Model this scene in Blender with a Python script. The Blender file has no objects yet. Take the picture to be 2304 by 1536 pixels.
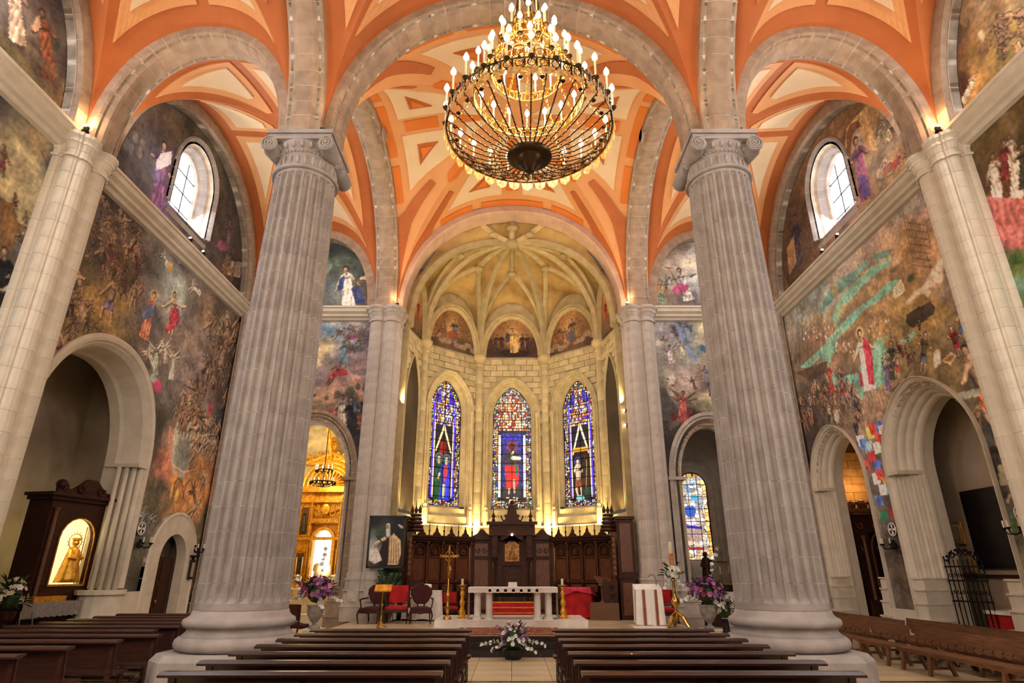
import bpy, math, random
import numpy as np
from mathutils import Vector, Matrix
R = math.radians; PI = math.pi
random.seed(7)
SC = bpy.context.scene; COL = SC.collection

# ---------------- camera, world, exposure, lights ----------------
cd = bpy.data.cameras.new('camera'); cam = bpy.data.objects.new('camera', cd); COL.objects.link(cam)
cam.location = (0, 0, 2.0); cam.rotation_euler = (R(90 + 21.1), 0, 0)
cd.sensor_width = 36; cd.lens = 36 * 1340 / 2304; cd.clip_start = .1; cd.clip_end = 200
SC.camera = cam
SC.view_settings.view_transform = 'Standard'; SC.view_settings.look = 'None'
SC.view_settings.gamma = 1; SC.view_settings.use_curve_mapping = False
SC.view_settings.exposure = -.5
SC.cycles.use_adaptive_sampling = True; SC.cycles.adaptive_threshold = .08; SC.cycles.adaptive_min_samples = 12
SC.cycles.use_denoising = True; SC.cycles.denoising_prefilter = 'FAST'
SC.cycles.max_bounces = 4; SC.cycles.diffuse_bounces = 3; SC.cycles.glossy_bounces = 2
SC.cycles.sample_clamp_indirect = 4
w = bpy.data.worlds.new('sky'); SC.world = w; w.use_nodes = True
w.node_tree.nodes['Background'].inputs[0].default_value = (.5, .42, .34, 1)
w.node_tree.nodes['Background'].inputs[1].default_value = .25

def light(kind, loc, power, color=(1, 1, 1), size=.3, aim=None, sizey=None, spot=None, blend=.6):
    l = bpy.data.lights.new(kind.lower() + '_light', kind); l.energy = power; l.color = color
    o = bpy.data.objects.new(kind.lower() + '_light', l); COL.objects.link(o); o.location = loc
    if kind == 'AREA':
        l.shape = 'RECTANGLE'; l.size = size; l.size_y = sizey or size
    else: l.shadow_soft_size = size
    if kind == 'SPOT': l.spot_size = R(spot or 90); l.spot_blend = blend
    if aim is not None:
        o.rotation_euler = (Vector(aim) - Vector(loc)).to_track_quat('-Z', 'Y').to_euler()
    return o
DAY = (.96, .97, 1); WARM = (1, .72, .44); YEL = (1, .76, .34); SOFT = (1, .92, .82)
# daylight through the clear side windows, plus added fill lamps
for s in (-1, 1):
    light('AREA', (s * 11.15, 17.7, 14.7), 420, DAY, 1.5, (0, 16.5, 6), 2.6)
    light('AREA', (s * 11.0, 7.3, 14.7), 900, DAY, 1.7, (s * 3, 10, 2), 3)
    light('AREA', (s * 11.0, 4.5, 7.0), 1150, SOFT, 2.5, (-s * 10.8, 12.8, 5), 5)  # added low fill lamp aimed across at the wall pier, no window here
    light('POINT', (s * 10.5, 11.85, 12.55), 34, (1, .6, .28), .05); light('POINT', (s * 4.72, 22.05, 12.5), 16, (1, .6, .28), .05)
light('AREA', (0, -5.5, 10.5), 1500, SOFT, 8, (0, 18, 10), 7)  # large fill lamp added behind the camera; the rear wall has no window
# chandelier glow
for z_, p_ in ((8.75, 420), (9.6, 300)): light('POINT', (.26, 7.3, z_), p_, WARM, .5)
# uplights standing on cornices and capitals, washing the vaults
for s in (-1, 1):
    light('SPOT', (s * 10.25, 11.75, 12.45), 200, WARM, .12, (s * 8.0, 8.0, 17), spot=130)
    light('SPOT', (s * 10.2, 13.2, 12.45), 330, SOFT, .12, (s * 8.0, 16.5, 17), spot=130)
    light('SPOT', (s * 4.5, 13.15, 12.35), 420, WARM, .15, (s * 2.5, 18, 18), spot=140)
    light('SPOT', (s * 5.9, 13.15, 12.35), 300, SOFT, .15, (s * 8, 18, 17), spot=140)
    light('SPOT', (s * 4.5, 11.8, 12.35), 160, WARM, .15, (s * 2.5, 7, 18), spot=140)
    light('SPOT', (s * 5.9, 11.8, 12.35), 110, WARM, .15, (s * 8, 7, 17), spot=140)
    light('SPOT', (s * 4.3, 22.2, 12.5), 300, WARM, .1, (s * 1.5, 18, 18), spot=130)
    light('SPOT', (s * 6.1, 22.2, 12.5), 160, WARM, .1, (s * 8, 18, 17), spot=130)
    # apse: floodlights hidden behind the crest of the stalls
    light('SPOT', (s * 1.55, 26.75, 3.45), 620, YEL, .1, (s * 1.5, 27.3, 12), spot=120, blend=.9)
    light('SPOT', (s * 3.55, 25.0, 3.5), 640, YEL, .1, (s * 3.6, 25.6, 12), spot=120, blend=.9)
    light('SPOT', (s * 4.0, 23.9, 4.0), 420, YEL, .1, (s * 4.6, 23.4, 12), spot=110, blend=.9)
    light('POINT', (s * 2.7, 25.75, 3.7), 34, YEL, .1)
    light('POINT', (s * .95, 26.85, 3.7), 20, YEL, .1); light('POINT', (s * 1.72, 26.95, 3.6), 24, YEL, .06); light('POINT', (s * 3.8, 25.05, 3.75), 26, YEL, .06)
    light('SPOT', (s * 4.45, 23.2, 8.4), 340, YEL, .1, (-s * 3, 26.5, 15.5), spot=110)
light('AREA', (0, 21.6, 11.8), 330, SOFT, 3, (0, 23.6, 1), 1)  # added overhead fill lamp that brightens the stalls
# ---------------- materials ----------------
def srgb(c):
    return tuple(((v / 255) / 12.92 if v / 255 <= .04045 else ((v / 255 + .055) / 1.055) ** 2.4) for v in c)
MATS = {}
def mat(name, c, rough=.7, metal=0., c2=None, scale=3., bump=0., bscale=None, vary=0., emit=0., stretch=None, detail=6, spec=.5, coat=0.):
    if name in MATS: return MATS[name]
    m = bpy.data.materials.new(name); m.use_nodes = True; nt = m.node_tree; N = nt.nodes; L = nt.links
    b = N['Principled BSDF']; b.inputs['Roughness'].default_value = rough; b.inputs['Metallic'].default_value = metal
    b.inputs['Specular IOR Level'].default_value = spec; b.inputs['Coat Weight'].default_value = coat
    col = srgb(c) + (1,); c2c = srgb(c2 or tuple(v * .8 for v in c)) + (1,)
    tc = N.new('ShaderNodeTexCoord'); mp = N.new('ShaderNodeMapping'); L.new(tc.outputs['Object'], mp.inputs[0])
    if stretch: mp.inputs['Scale'].default_value = stretch
    n = N.new('ShaderNodeTexNoise'); n.inputs['Scale'].default_value = scale; n.inputs['Detail'].default_value = detail
    L.new(mp.outputs[0], n.inputs['Vector'])
    r = N.new('ShaderNodeValToRGB'); r.color_ramp.elements[0].position = .35; r.color_ramp.elements[1].position = .65
    r.color_ramp.elements[0].color = c2c; r.color_ramp.elements[1].color = col
    L.new(n.outputs[0], r.inputs[0]); out = r.outputs[0]
    if vary:
        oi = N.new('ShaderNodeObjectInfo'); mr = N.new('ShaderNodeMapRange')
        mr.inputs[3].default_value = 1 - vary; mr.inputs[4].default_value = 1 + vary
        L.new(oi.outputs['Random'], mr.inputs[0])
        h = N.new('ShaderNodeHueSaturation'); L.new(mr.outputs[0], h.inputs['Value']); L.new(out, h.inputs['Color']); out = h.outputs[0]
    L.new(out, b.inputs['Base Color'])
    if bump:
        n2 = N.new('ShaderNodeTexNoise'); n2.inputs['Scale'].default_value = bscale or scale * 6; n2.inputs['Detail'].default_value = 5
        L.new(mp.outputs[0], n2.inputs['Vector'])
        bp = N.new('ShaderNodeBump'); bp.inputs['Strength'].default_value = bump; bp.inputs['Distance'].default_value = .02
        L.new(n2.outputs[0], bp.inputs['Height']); L.new(bp.outputs[0], b.inputs['Normal'])
    if emit:
        b.inputs['Emission Color'].default_value = col; b.inputs['Emission Strength'].default_value = emit
    if emit: m.cycles.emission_sampling = 'NONE'
    MATS[name] = m; return m
def paintmat(name, rough=.75, emit=0., gain=1.):
    if name in MATS: return MATS[name]
    m = bpy.data.materials.new(name); m.use_nodes = True; nt = m.node_tree; N = nt.nodes; L = nt.links
    b = N['Principled BSDF']; b.inputs['Roughness'].default_value = rough; b.inputs['Specular IOR Level'].default_value = .25
    a = N.new('ShaderNodeAttribute'); a.attribute_name = 'paint'
    tc = N.new('ShaderNodeTexCoord'); n = N.new('ShaderNodeTexNoise'); n.inputs['Scale'].default_value = 9; n.inputs['Detail'].default_value = 8
    L.new(tc.outputs['Object'], n.inputs['Vector'])
    mr = N.new('ShaderNodeMapRange'); mr.inputs[1].default_value = .3; mr.inputs[2].default_value = .7; mr.inputs[3].default_value = .72 * gain; mr.inputs[4].default_value = 1.28 * gain
    L.new(n.outputs[0], mr.inputs[0])
    h = N.new('ShaderNodeHueSaturation'); L.new(a.outputs['Color'], h.inputs['Color']); L.new(mr.outputs[0], h.inputs['Value'])
    if emit:
        m.cycles.emission_sampling = 'NONE'; L.new(a.outputs['Color'], b.inputs['Emission Color']); b.inputs['Emission Strength'].default_value = emit
        b.inputs['Base Color'].default_value = (.02, .02, .02, 1)
    else: L.new(h.outputs[0], b.inputs['Base Color'])
    MATS[name] = m; return m
M_ST = mat('limestone', (190, 178, 168), .85, c2=(174, 162, 152), scale=3, bump=.35, bscale=40, vary=.07)
M_SH = mat('column_limestone', (160, 150, 145), .85, c2=(142, 132, 128), scale=3, bump=.35, bscale=40, vary=.05)
M_CR = mat('cream_stone', (214, 202, 184), .8, c2=(202, 190, 170), scale=3, bump=.25, bscale=30, vary=.04)
M_MO = mat('mortar', (228, 214, 196), .9, bump=.2)
M_AR = mat('arch_stone', (166, 142, 120), .85, c2=(146, 122, 102), scale=4, bump=.4, bscale=30, vary=.1)
M_AP = mat('apse_stone', (198, 178, 134), .85, c2=(178, 158, 114), scale=3, bump=.4, bscale=30, vary=.16)
M_APW = mat('apse_vault_plaster', (200, 166, 104), .85, c2=(146, 112, 62), scale=.9, bump=.3, bscale=12, detail=9)
M_OR = mat('orange_plaster', (178, 98, 46), .7, c2=(170, 91, 41), scale=1)
M_MI = mat('peach_plaster', (214, 152, 98), .7, c2=(208, 145, 91), scale=1)
M_CE = mat('cream_plaster', (222, 194, 158), .7, c2=(214, 186, 148), scale=1)
M_NO = mat('deep_orange_plaster', (210, 116, 36), .7, c2=(202, 108, 32), scale=1)
M_NI = mat('niche_plaster', (178, 160, 138), .85, c2=(150, 130, 108), scale=.8, bump=.1)
M_WD = mat('dark_walnut', (72, 36, 18), .5, c2=(40, 19, 10), scale=4, stretch=(1, 12, 12), bump=.1, bscale=20, spec=.25)
M_PW = mat('pew_wood', (54, 22, 17), .3, c2=(32, 13, 10), scale=3, stretch=(1, 14, 14), bump=.06, coat=.25)
M_PR = mat('aisle_pew_wood', (70, 32, 20), .42, c2=(40, 19, 12), scale=3, stretch=(1, 14, 14), bump=.06)
M_BN = mat('brown_bench_wood', (120, 78, 46), .5, c2=(84, 52, 30), scale=3, stretch=(12, 1, 12), bump=.08)
M_FL = mat('beige_marble', (206, 186, 152), .3, c2=(178, 156, 122), scale=1.4, vary=.07)
M_FD = mat('dark_marble', (40, 24, 20), .25, c2=(24, 14, 12), scale=3)
M_WM = mat('white_marble', (236, 230, 222), .3, c2=(214, 206, 198), scale=2)
M_GO = mat('gold', (234, 176, 60), .35, .55, c2=(196, 128, 30), scale=8, bump=.3, bscale=25)
M_BR = mat('brass', (214, 170, 92), .25, .95, c2=(170, 124, 56), scale=8)
M_IR = mat('black_iron', (28, 24, 22), .45, .6)
M_LC = mat('chandelier_iron', (84, 62, 36), .35, .8, c2=(50, 36, 22))
M_SW = mat('stall_panel_wood', (112, 62, 32), .42, c2=(74, 38, 20), scale=4, stretch=(12, 12, 1), bump=.1)
M_RD = mat('red_velvet', (190, 16, 18), .85, c2=(150, 8, 12))
M_DR = mat('dark_red_velvet', (70, 12, 12), .85)
M_CL = mat('white_cloth', (236, 230, 224), .85, c2=(224, 216, 208))
M_BK = mat('near_black', (12, 10, 10), .6)
M_CN = mat('candle_wax', (240, 226, 190), .5)
M_LF = mat('leaf_green', (44, 74, 34), .6, c2=(26, 48, 22), vary=.2)
M_BULB = mat('lit_bulb', (255, 214, 140), emit=30)
M_SPOTL = mat('lit_spot', (255, 226, 190), emit=40)
M_SKYW = mat('window_glass_lit', (255, 255, 255), emit=9)

# ---------------- mesh helpers ----------------
def link(name, me, m=None, parent=None, kind=None):
    o = bpy.data.objects.new(name, me); COL.objects.link(o)
    if m is not None: me.materials.append(m)
    if parent is not None: o.parent = parent
    if kind: o['kind'] = kind
    return o
class MB:
    def __init__(s): s.v = []; s.f = []
    def add(s, vs, fs):
        n = len(s.v); s.v += [tuple(p) for p in vs]; s.f += [tuple(i + n for i in f) for f in fs]; return s
    def box(s, x0, x1, y0, y1, z0, z1):
        return s.add([(x0, y0, z0), (x1, y0, z0), (x1, y1, z0), (x0, y1, z0), (x0, y0, z1), (x1, y0, z1), (x1, y1, z1), (x0, y1, z1)],
                     [(0, 3, 2, 1), (4, 5, 6, 7), (0, 1, 5, 4), (1, 2, 6, 5), (2, 3, 7, 6), (3, 0, 4, 7)])
    def cbox(s, c, d): return s.box(c[0] - d[0] / 2, c[0] + d[0] / 2, c[1] - d[1] / 2, c[1] + d[1] / 2, c[2] - d[2] / 2, c[2] + d[2] / 2)
    def bbox(s, x0, x1, y0, y1, z0, z1, b=.01):   # bevelled box
        return s.prism([(x0 + b, y0), (x1 - b, y0), (x1, y0 + b), (x1, y1 - b), (x1 - b, y1), (x0 + b, y1), (x0, y1 - b), (x0, y0 + b)], z0, z1)
    def prism(s, pts, z0, z1, f=None, top=1.):
        n = len(pts); f = f or (lambda x, y, z: (x, y, z))
        cx = sum(p[0] for p in pts) / n; cy = sum(p[1] for p in pts) / n
        vs = [f(x, y, z0) for x, y in pts] + [f(cx + (x - cx) * top, cy + (y - cy) * top, z1) for x, y in pts]
        return s.add(vs, [tuple(range(n))[::-1], tuple(range(n, 2 * n))] + [(i, (i + 1) % n, n + (i + 1) % n, n + i) for i in range(n)])
    def lathe(s, prof, c=(0, 0, 0), n=16, axis='z', rf=None):
        vs = []; fs = []; k = len(prof)
        for i in range(n):
            a = 2 * PI * i / n; q = rf(a) if rf else 1
            for r, z in prof:
                x, y = r * q * math.cos(a), r * q * math.sin(a)
                p = (x, y, z) if axis == 'z' else ((x, z, y) if axis == 'y' else (z, x, y))
                vs.append((p[0] + c[0], p[1] + c[1], p[2] + c[2]))
        for i in range(n):
            for j in range(k - 1):
                fs.append((i * k + j, ((i + 1) % n) * k + j, ((i + 1) % n) * k + j + 1, i * k + j + 1))
        fs.append(tuple(i * k for i in range(n))[::-1]); fs.append(tuple(i * k + k - 1 for i in range(n)))
        return s.add(vs, fs)
    def tube(s, pts, r, n=6, closed=False):
        pts = [Vector(p) for p in pts]; rs = r if isinstance(r, (list, tuple)) else [r] * len(pts)
        vs = []; m = len(pts); up = None
        for i, p in enumerate(pts):
            a = pts[i - 1] if (i > 0 or closed) else p; b = pts[(i + 1) % m] if (i < m - 1 or closed) else p
            t = (b - a); t = t.normalized() if t.length > 1e-9 else Vector((0, 0, 1))
            if up is None: up = Vector((0, 0, 1)) if abs(t.z) < .9 else Vector((1, 0, 0))
            x = t.cross(up); x = x.normalized() if x.length > 1e-6 else Vector((1, 0, 0)); y = x.cross(t).normalized(); up = y
            for k in range(n):
                a_ = 2 * PI * k / n; vs.append(tuple(p + (x * math.cos(a_) + y * math.sin(a_)) * rs[i]))
        fs = []
        for i in range(m if closed else m - 1):
            j = (i + 1) % m
            for k in range(n): fs.append((i * n + k, i * n + (k + 1) % n, j * n + (k + 1) % n, j * n + k))
        if not closed: fs += [tuple(range(n))[::-1], tuple(range((m - 1) * n, m * n))]
        return s.add(vs, fs)
    def ball(s, c, r, n=8, sz=None):
        k = max(4, n // 2 + 1); sz = sz or (1, 1, 1); vs = []; fs = []
        for j in range(k + 1):
            t = PI * j / k
            for i in range(n):
                a = 2 * PI * i / n
                vs.append((c[0] + r * sz[0] * math.sin(t) * math.cos(a), c[1] + r * sz[1] * math.sin(t) * math.sin(a), c[2] + r * sz[2] * math.cos(t)))
        for j in range(k):
            for i in range(n): fs.append((j * n + i, j * n + (i + 1) % n, (j + 1) * n + (i + 1) % n, (j + 1) * n + i))
        return s.add(vs, fs)
    def build(s, name, m=None, parent=None, kind=None, smooth=False):
        me = bpy.data.meshes.new(name); me.from_pydata(s.v, [], s.f)
        if smooth: me.polygons.foreach_set('use_smooth', [True] * len(me.polygons))
        return link(name, me, m, parent, kind)
def part(name, m, parent, fn, smooth=False, kind=None):
    b = MB(); fn(b); return b.build(name, m, parent, kind, smooth)
def thing(name, label, cat, loc=(0, 0, 0), rz=0, group=None):
    o = bpy.data.objects.new(name, None); COL.objects.link(o); o.empty_display_size = .1
    o.location = loc; o.rotation_euler = (0, 0, rz); o['label'] = label; o['category'] = cat
    if group: o['group'] = group
    return o
def struct(name):
    o = bpy.data.objects.new(name, None); COL.objects.link(o); o['kind'] = 'structure'; return o
def dup(root, loc, rz, label=None, group=None):
    r = root.copy(); COL.objects.link(r); r.location = loc; r.rotation_euler = (0, 0, rz)
    if label: r['label'] = label
    if group: r['group'] = group
    for ch in list(root.children):
        c = ch.copy(); COL.objects.link(c); c.parent = r
        for g in list(ch.children):
            d = g.copy(); COL.objects.link(d); d.parent = c
    return r
def tag(o, label, cat, group=None):
    o['label'] = label; o['category'] = cat
    if group: o['group'] = group
    return o

# ---------------- arches ----------------
EX = 2.15
class Arch:
    def __init__(s, cu, zs, a, b, zb=None, pointed=False, ex=2.0):
        s.cu, s.zs, s.a, s.b, s.zb, s.p, s.ex = cu, zs, a, b, (zs if zb is None else zb), pointed, ex
    def curve(s, n=40):
        pts = []
        if s.p:
            Rr = (s.a ** 2 + s.b ** 2) / (2 * s.a); th = math.asin(min(1, s.b / Rr)); c = Rr - s.a
            for i in range(n // 2 + 1):
                t = PI - th * i / (n // 2); pts.append((s.cu + c + Rr * math.cos(t), s.zs + Rr * math.sin(t)))
            pts += [(2 * s.cu - u, z) for u, z in pts[-2::-1]]
        else:
            for i in range(n + 1):
                t = PI - PI * i / n; cc, ss = math.cos(t), math.sin(t)
                pts.append((s.cu + s.a * math.copysign(abs(cc) ** (2 / s.ex), cc), s.zs + s.b * max(0, ss) ** (2 / s.ex)))
        if s.zb < s.zs - .01:
            pts = [(pts[0][0], s.zb)] + pts + [(pts[-1][0], s.zb)]
        return pts
    def inside(s, u, z, off=0):   # numpy arrays
        a, b = s.a + off, s.b + off; du = np.abs(u - s.cu); low = (z <= s.zs) & (z >= s.zb - off) & (du < a)
        dz = np.maximum(z - s.zs, 0)
        if s.p:
            Rr = (a * a + b * b) / (2 * a); up = (z > s.zs) & ((du + Rr - a) ** 2 + dz ** 2 < Rr * Rr)
        else: up = (z > s.zs) & ((np.minimum(du / a, 1)) ** s.ex + (dz / b) ** s.ex < 1)
        return low | up
def resample(pts, N):
    P = np.array(pts); d = np.r_[0, np.cumsum(np.hypot(*np.diff(P, axis=0).T))]
    s = np.linspace(0, d[-1], N); return np.c_[np.interp(s, d, P[:, 0]), np.interp(s, d, P[:, 1])], d[-1]
def sweep(b, P, prof, f, caps=True):
    """P: Nx2 path (u,z); prof: closed list of (d outward, w depth)"""
    T = np.gradient(P, axis=0); T /= np.linalg.norm(T, axis=1)[:, None] + 1e-9
    k = len(prof); vs = []; fs = []
    for (u, z), (tu, tz) in zip(P, T):
        for d, w_ in prof: vs.append(f(u - tz * d, z + tu * d, w_))
    n = len(P)
    for i in range(n - 1):
        for j in range(k): fs.append((i * k + j, i * k + (j + 1) % k, (i + 1) * k + (j + 1) % k, (i + 1) * k + j))
    if caps: fs += [tuple(range(k)), tuple(range((n - 1) * k, n * k))[::-1]]
    b.add(vs, fs)
def voussoirs(name, arch, prof, f, m, block=.38, parent=None, mortar=M_MO, gap=.012, bname='voussoir'):
    root = parent or struct(name)
    pts = arch.curve(); _, L = resample(pts, 10); N = max(6, int(round(L / block))); K = 4
    P, _ = resample(pts, N * K + 1)
    inner = [(d + .006 if d < .05 else d, w_ * .985) for d, w_ in prof]
    b = MB(); sweep(b, P, inner, f); b.build('mortar_core', mortar, root)
    for i in range(N):
        seg = P[i * K:(i + 1) * K + 1].copy()
        l = np.hypot(*(seg[-1] - seg[0])); g = gap / max(l, .05) / 2 * random.uniform(.7, 1.4)
        s0 = seg[0] + (seg[1] - seg[0]) * g * K; s1 = seg[-1] + (seg[-2] - seg[-1]) * g * K
        seg[0] = s0; seg[-1] = s1
        # path tangents stay those of the whole curve
        b = MB(); T = np.gradient(P, axis=0)[i * K:(i + 1) * K + 1]; T = T / (np.linalg.norm(T, axis=1)[:, None] + 1e-9)
        k = len(prof); vs = []; fs = []
        for (u, z), (tu, tz) in zip(seg, T):
            for d, w_ in prof: vs.append(f(u - tz * d, z + tu * d, w_))
        for a_ in range(K):
            for j in range(k): fs.append((a_ * k + j, a_ * k + (j + 1) % k, (a_ + 1) * k + (j + 1) % k, (a_ + 1) * k + j))
        fs += [tuple(range(k)), tuple(range(K * k, (K + 1) * k))[::-1]]
        b.add(vs, fs); b.build(bname, m, root)
    return root
fL = lambda u, z, w_: (-11.2 - w_, u, z)
fR = lambda u, z, w_: (11.2 + w_, u, z)
fB = lambda u, z, w_: (u, 22.9 + w_, z)
def band_prof(D, W):   # moulded rib section of an arch, width 2W, ring depth D
    return [(D, -W), (.14, -W), (.1, -W * .86), (.1, -W * .7), (.02, -W * .5), (0, -W * .3), (0, W * .3), (.02, W * .5), (.1, W * .7), (.1, W * .86), (.14, W), (D, W)]
# ---------------- wall paintings: a small painter on metric canvases ----------------
F_ = 1340.; TH = R(21.1); C_, S_ = math.cos(TH), math.sin(TH)
def survey(px, py, axis, val):
    """where the line of sight through a photograph pixel meets the wall plane axis = val -> (u, z) in metres"""
    u, v = (px - 1152) / F_, (768 - py) / F_; d = (u, C_ - v * S_, S_ + v * C_); t = val / d[axis]
    return (d[1 - axis] * t, 2 + d[2] * t)
rng = np.random.default_rng(3)
def smooth_noise(h, w, cell, octaves=4, seed=0):
    g = np.random.default_rng(seed); out = np.zeros((h, w)); amp = 1; tot = 0
    for o in range(octaves):
        c = max(2, cell / 2 ** o); gh, gw = int(h / c) + 3, int(w / c) + 3
        q = g.random((gh, gw)); ys, xs = np.arange(h) / c, np.arange(w) / c
        y0, x0 = ys.astype(int), xs.astype(int); fy, fx = ys - y0, xs - x0; fy = fy * fy * (3 - 2 * fy); fx = fx * fx * (3 - 2 * fx)
        a = q[y0][:, x0]; b = q[y0][:, x0 + 1]; c_ = q[y0 + 1][:, x0]; d = q[y0 + 1][:, x0 + 1]
        out += amp * ((a * (1 - fx) + b * fx) * (1 - fy)[:, None] + (c_ * (1 - fx) + d * fx) * fy[:, None]); tot += amp; amp *= .55
    return out / tot
class Canvas:
    def __init__(s, u0, u1, z0, z1, res, axis=None, val=None, f=None, seed=1):
        s.u0, s.u1, s.z0, s.z1, s.res, s.axis, s.val, s.f = u0, u1, z0, z1, res, axis, val, f
        s.nu = int((u1 - u0) / res) + 1; s.nz = int((z1 - z0) / res) + 1
        s.u = np.linspace(u0, u1, s.nu); s.z = np.linspace(z0, z1, s.nz); s.U, s.Z = np.meshgrid(s.u, s.z)
        s.img = np.full((s.nz, s.nu, 3), 120.); s.seed = seed; s.px = axis is not None; s.rnd = random.Random(seed)
    def m(s, p):
        return survey(p[0], p[1], s.axis, s.val) if s.px else p
    def scale(s, p):   # metres per photograph pixel near p
        if not s.px: return 1.
        a, b, c = s.m(p), s.m((p[0] + 2, p[1])), s.m((p[0], p[1] + 2))
        return math.sqrt(abs((b[0] - a[0]) * (c[1] - a[1]) - (b[1] - a[1]) * (c[0] - a[0]))) / 2
    def bg(s, pts, power=3, warp=.6):
        P = np.array([s.m(p[:2]) for p in pts]); Cc = np.array([p[2] for p in pts], float)
        st = 4; U, Z = s.U[::st, ::st], s.Z[::st, ::st]
        wu = (smooth_noise(*U.shape, 1.2 / s.res / st, 4, s.seed) - .5) * warp * 2.5; wz = (smooth_noise(*U.shape, 1.2 / s.res / st, 4, s.seed + 9) - .5) * warp * 2.5
        W = np.zeros(U.shape); A = np.zeros(U.shape + (3,))
        for (pu, pz), c in zip(P, Cc):
            w_ = 1 / (((U + wu - pu) ** 2 + (Z + wz - pz) ** 2) ** (power / 2) + 1e-3); W += w_; A += w_[..., None] * c
        A /= W[..., None]
        yi = np.minimum(np.arange(s.nz) / st, A.shape[0] - 1.001); xi = np.minimum(np.arange(s.nu) / st, A.shape[1] - 1.001)
        y0, x0 = yi.astype(int), xi.astype(int); fy, fx = (yi - y0)[:, None, None], (xi - x0)[None, :, None]
        A = (A[y0][:, x0] * (1 - fx) + A[y0][:, x0 + 1] * fx) * (1 - fy) + (A[y0 + 1][:, x0] * (1 - fx) + A[y0 + 1][:, x0 + 1] * fx) * fy if A.shape[0] > 2 and A.shape[1] > 2 else A
        n = smooth_noise(s.nz, s.nu, .9 / s.res, 6, s.seed + 4) - .5
        s.img = A * (1 + n[..., None] * .55); return s
    def win(s, u0, u1, z0, z1):
        a = max(0, int((u0 - s.u0) / s.res)); b = min(s.nu, int((u1 - s.u0) / s.res) + 2)
        c = max(0, int((z0 - s.z0) / s.res)); d = min(s.nz, int((z1 - s.z0) / s.res) + 2)
        return (slice(c, d), slice(a, b)) if b > a and d > c else None
    def put(s, sl, col, al): s.img[sl] = s.img[sl] * (1 - al[..., None]) + col * al[..., None]
    def cap(s, p1, p2, r1, r2, col, shade=.45, al=1.):   # p in metres
        (x1, y1), (x2, y2) = p1, p2; r = max(r1, r2)
        sl = s.win(min(x1, x2) - r, max(x1, x2) + r, min(y1, y2) - r, max(y1, y2) + r)
        if sl is None: return
        U, Z = s.U[sl], s.Z[sl]; dx, dy = x2 - x1, y2 - y1; L = dx * dx + dy * dy + 1e-9
        t = np.clip(((U - x1) * dx + (Z - y1) * dy) / L, 0, 1); rr = r1 + (r2 - r1) * t
        ex, ey = U - x1 - t * dx, Z - y1 - t * dy; d = np.sqrt(ex * ex + ey * ey) / rr
        a = np.clip((1 - d) * rr / s.res + .5, 0, 1) * al
        nx, ny = ex / rr, ey / rr; lit = 1 - shade * .35 + shade * (.9 * (-nx * .5 + ny * .6) - .5 * d * d)
        s.put(sl, np.array(col, float) * lit[..., None], a)
    def blob(s, p, rx, ry, col, al=.7, soft=1.2, rot=0, noise=.5):   # p photo pixel, radii pixels
        k = s.scale(p); x, y = s.m(p); rx, ry = rx * k, ry * k; r = max(rx, ry) * 1.3
        sl = s.win(x - r, x + r, y - r, y + r)
        if sl is None: return
        U, Z = s.U[sl] - x, s.Z[sl] - y; c, n = math.cos(rot), math.sin(rot)
        q = np.sqrt(((U * c + Z * n) / rx) ** 2 + ((-U * n + Z * c) / ry) ** 2)
        q = q + (smooth_noise(*q.shape, max(3, .35 * r / s.res), 4, int(p[0] * 7 + p[1])) - .5) * noise
        s.put(sl, np.array(col, float), np.clip((1 - q) * 3 / soft, 0, 1) * al)
    def poly(s, pts, col, al=1., metric=False, fold=0., soft=1.):
        P = [p if metric else s.m(p) for p in pts]; xs, ys = [p[0] for p in P], [p[1] for p in P]
        sl = s.win(min(xs), max(xs), min(ys), max(ys))
        if sl is None: return
        U, Z = s.U[sl], s.Z[sl]; ins = np.zeros(U.shape, bool)
        for i in range(len(P)):
            (xa, ya), (xb, yb) = P[i], P[i - 1]
            if ya == yb: continue
            ins ^= ((ya > Z) != (yb > Z)) & (U < (xb - xa) * (Z - ya) / (yb - ya) + xa)
        a = ins.astype(float) * al; c = np.array(col, float) * np.ones(U.shape + (3,))
        if fold:
            h = max(ys) - min(ys); n = smooth_noise(U.shape[0], U.shape[1], max(3, .09 * h / s.res), 3, int(abs(xs[0] * 77))) - .5
            ph = (U - min(xs)) / max(.02, .11 * h) * 6.28 + n * 7 + (Z - min(ys)) * 2 / h
            c = c * (1 + fold * (np.sin(ph) * .2 + n * .8))[..., None]
        s.put(sl, c, a)
    def line(s, pts, w_, col, al=1.):
        for a, b in zip(pts[:-1], pts[1:]):
            k = s.scale(a); s.cap(s.m(a), s.m(b), w_ * k / 2, w_ * k / 2, col, .1, al)
    def person(s, head, feet, skin=(180, 145, 115), top=None, low=None, robe=None, arms=None, hair=(50, 35, 28), halo=None, legs=.5, lean=0, metric=False, wings=None):
        H = head if metric else s.m(head); Fp = feet if metric else s.m(feet)
        ax = np.array([Fp[0] - H[0], Fp[1] - H[1]]); L = float(np.hypot(*ax)); ax /= L; nx = np.array([ax[1], -ax[0]])
        if nx[0] < 0: nx = -nx
        L = L / .93; H = np.array(H); pt = lambda t, o=0.: tuple(H + ax * L * t + nx * L * o); rr = s.rnd
        if wings:
            for sg in (-1, 1):
                tip = pt(-.12 + rr.uniform(-.1, .1), sg * .42); s.cap(pt(.18, sg * .06), tip, .07 * L, .02 * L, wings, .6); s.cap(pt(.25, sg * .08), pt(.15, sg * .42), .07 * L, .02 * L, wings, .6)
        if halo: s.cap(pt(0), pt(0), .12 * L, .12 * L, halo, .1, .6)
        body = top or skin; spread = legs * .12
        lc = low or skin
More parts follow.
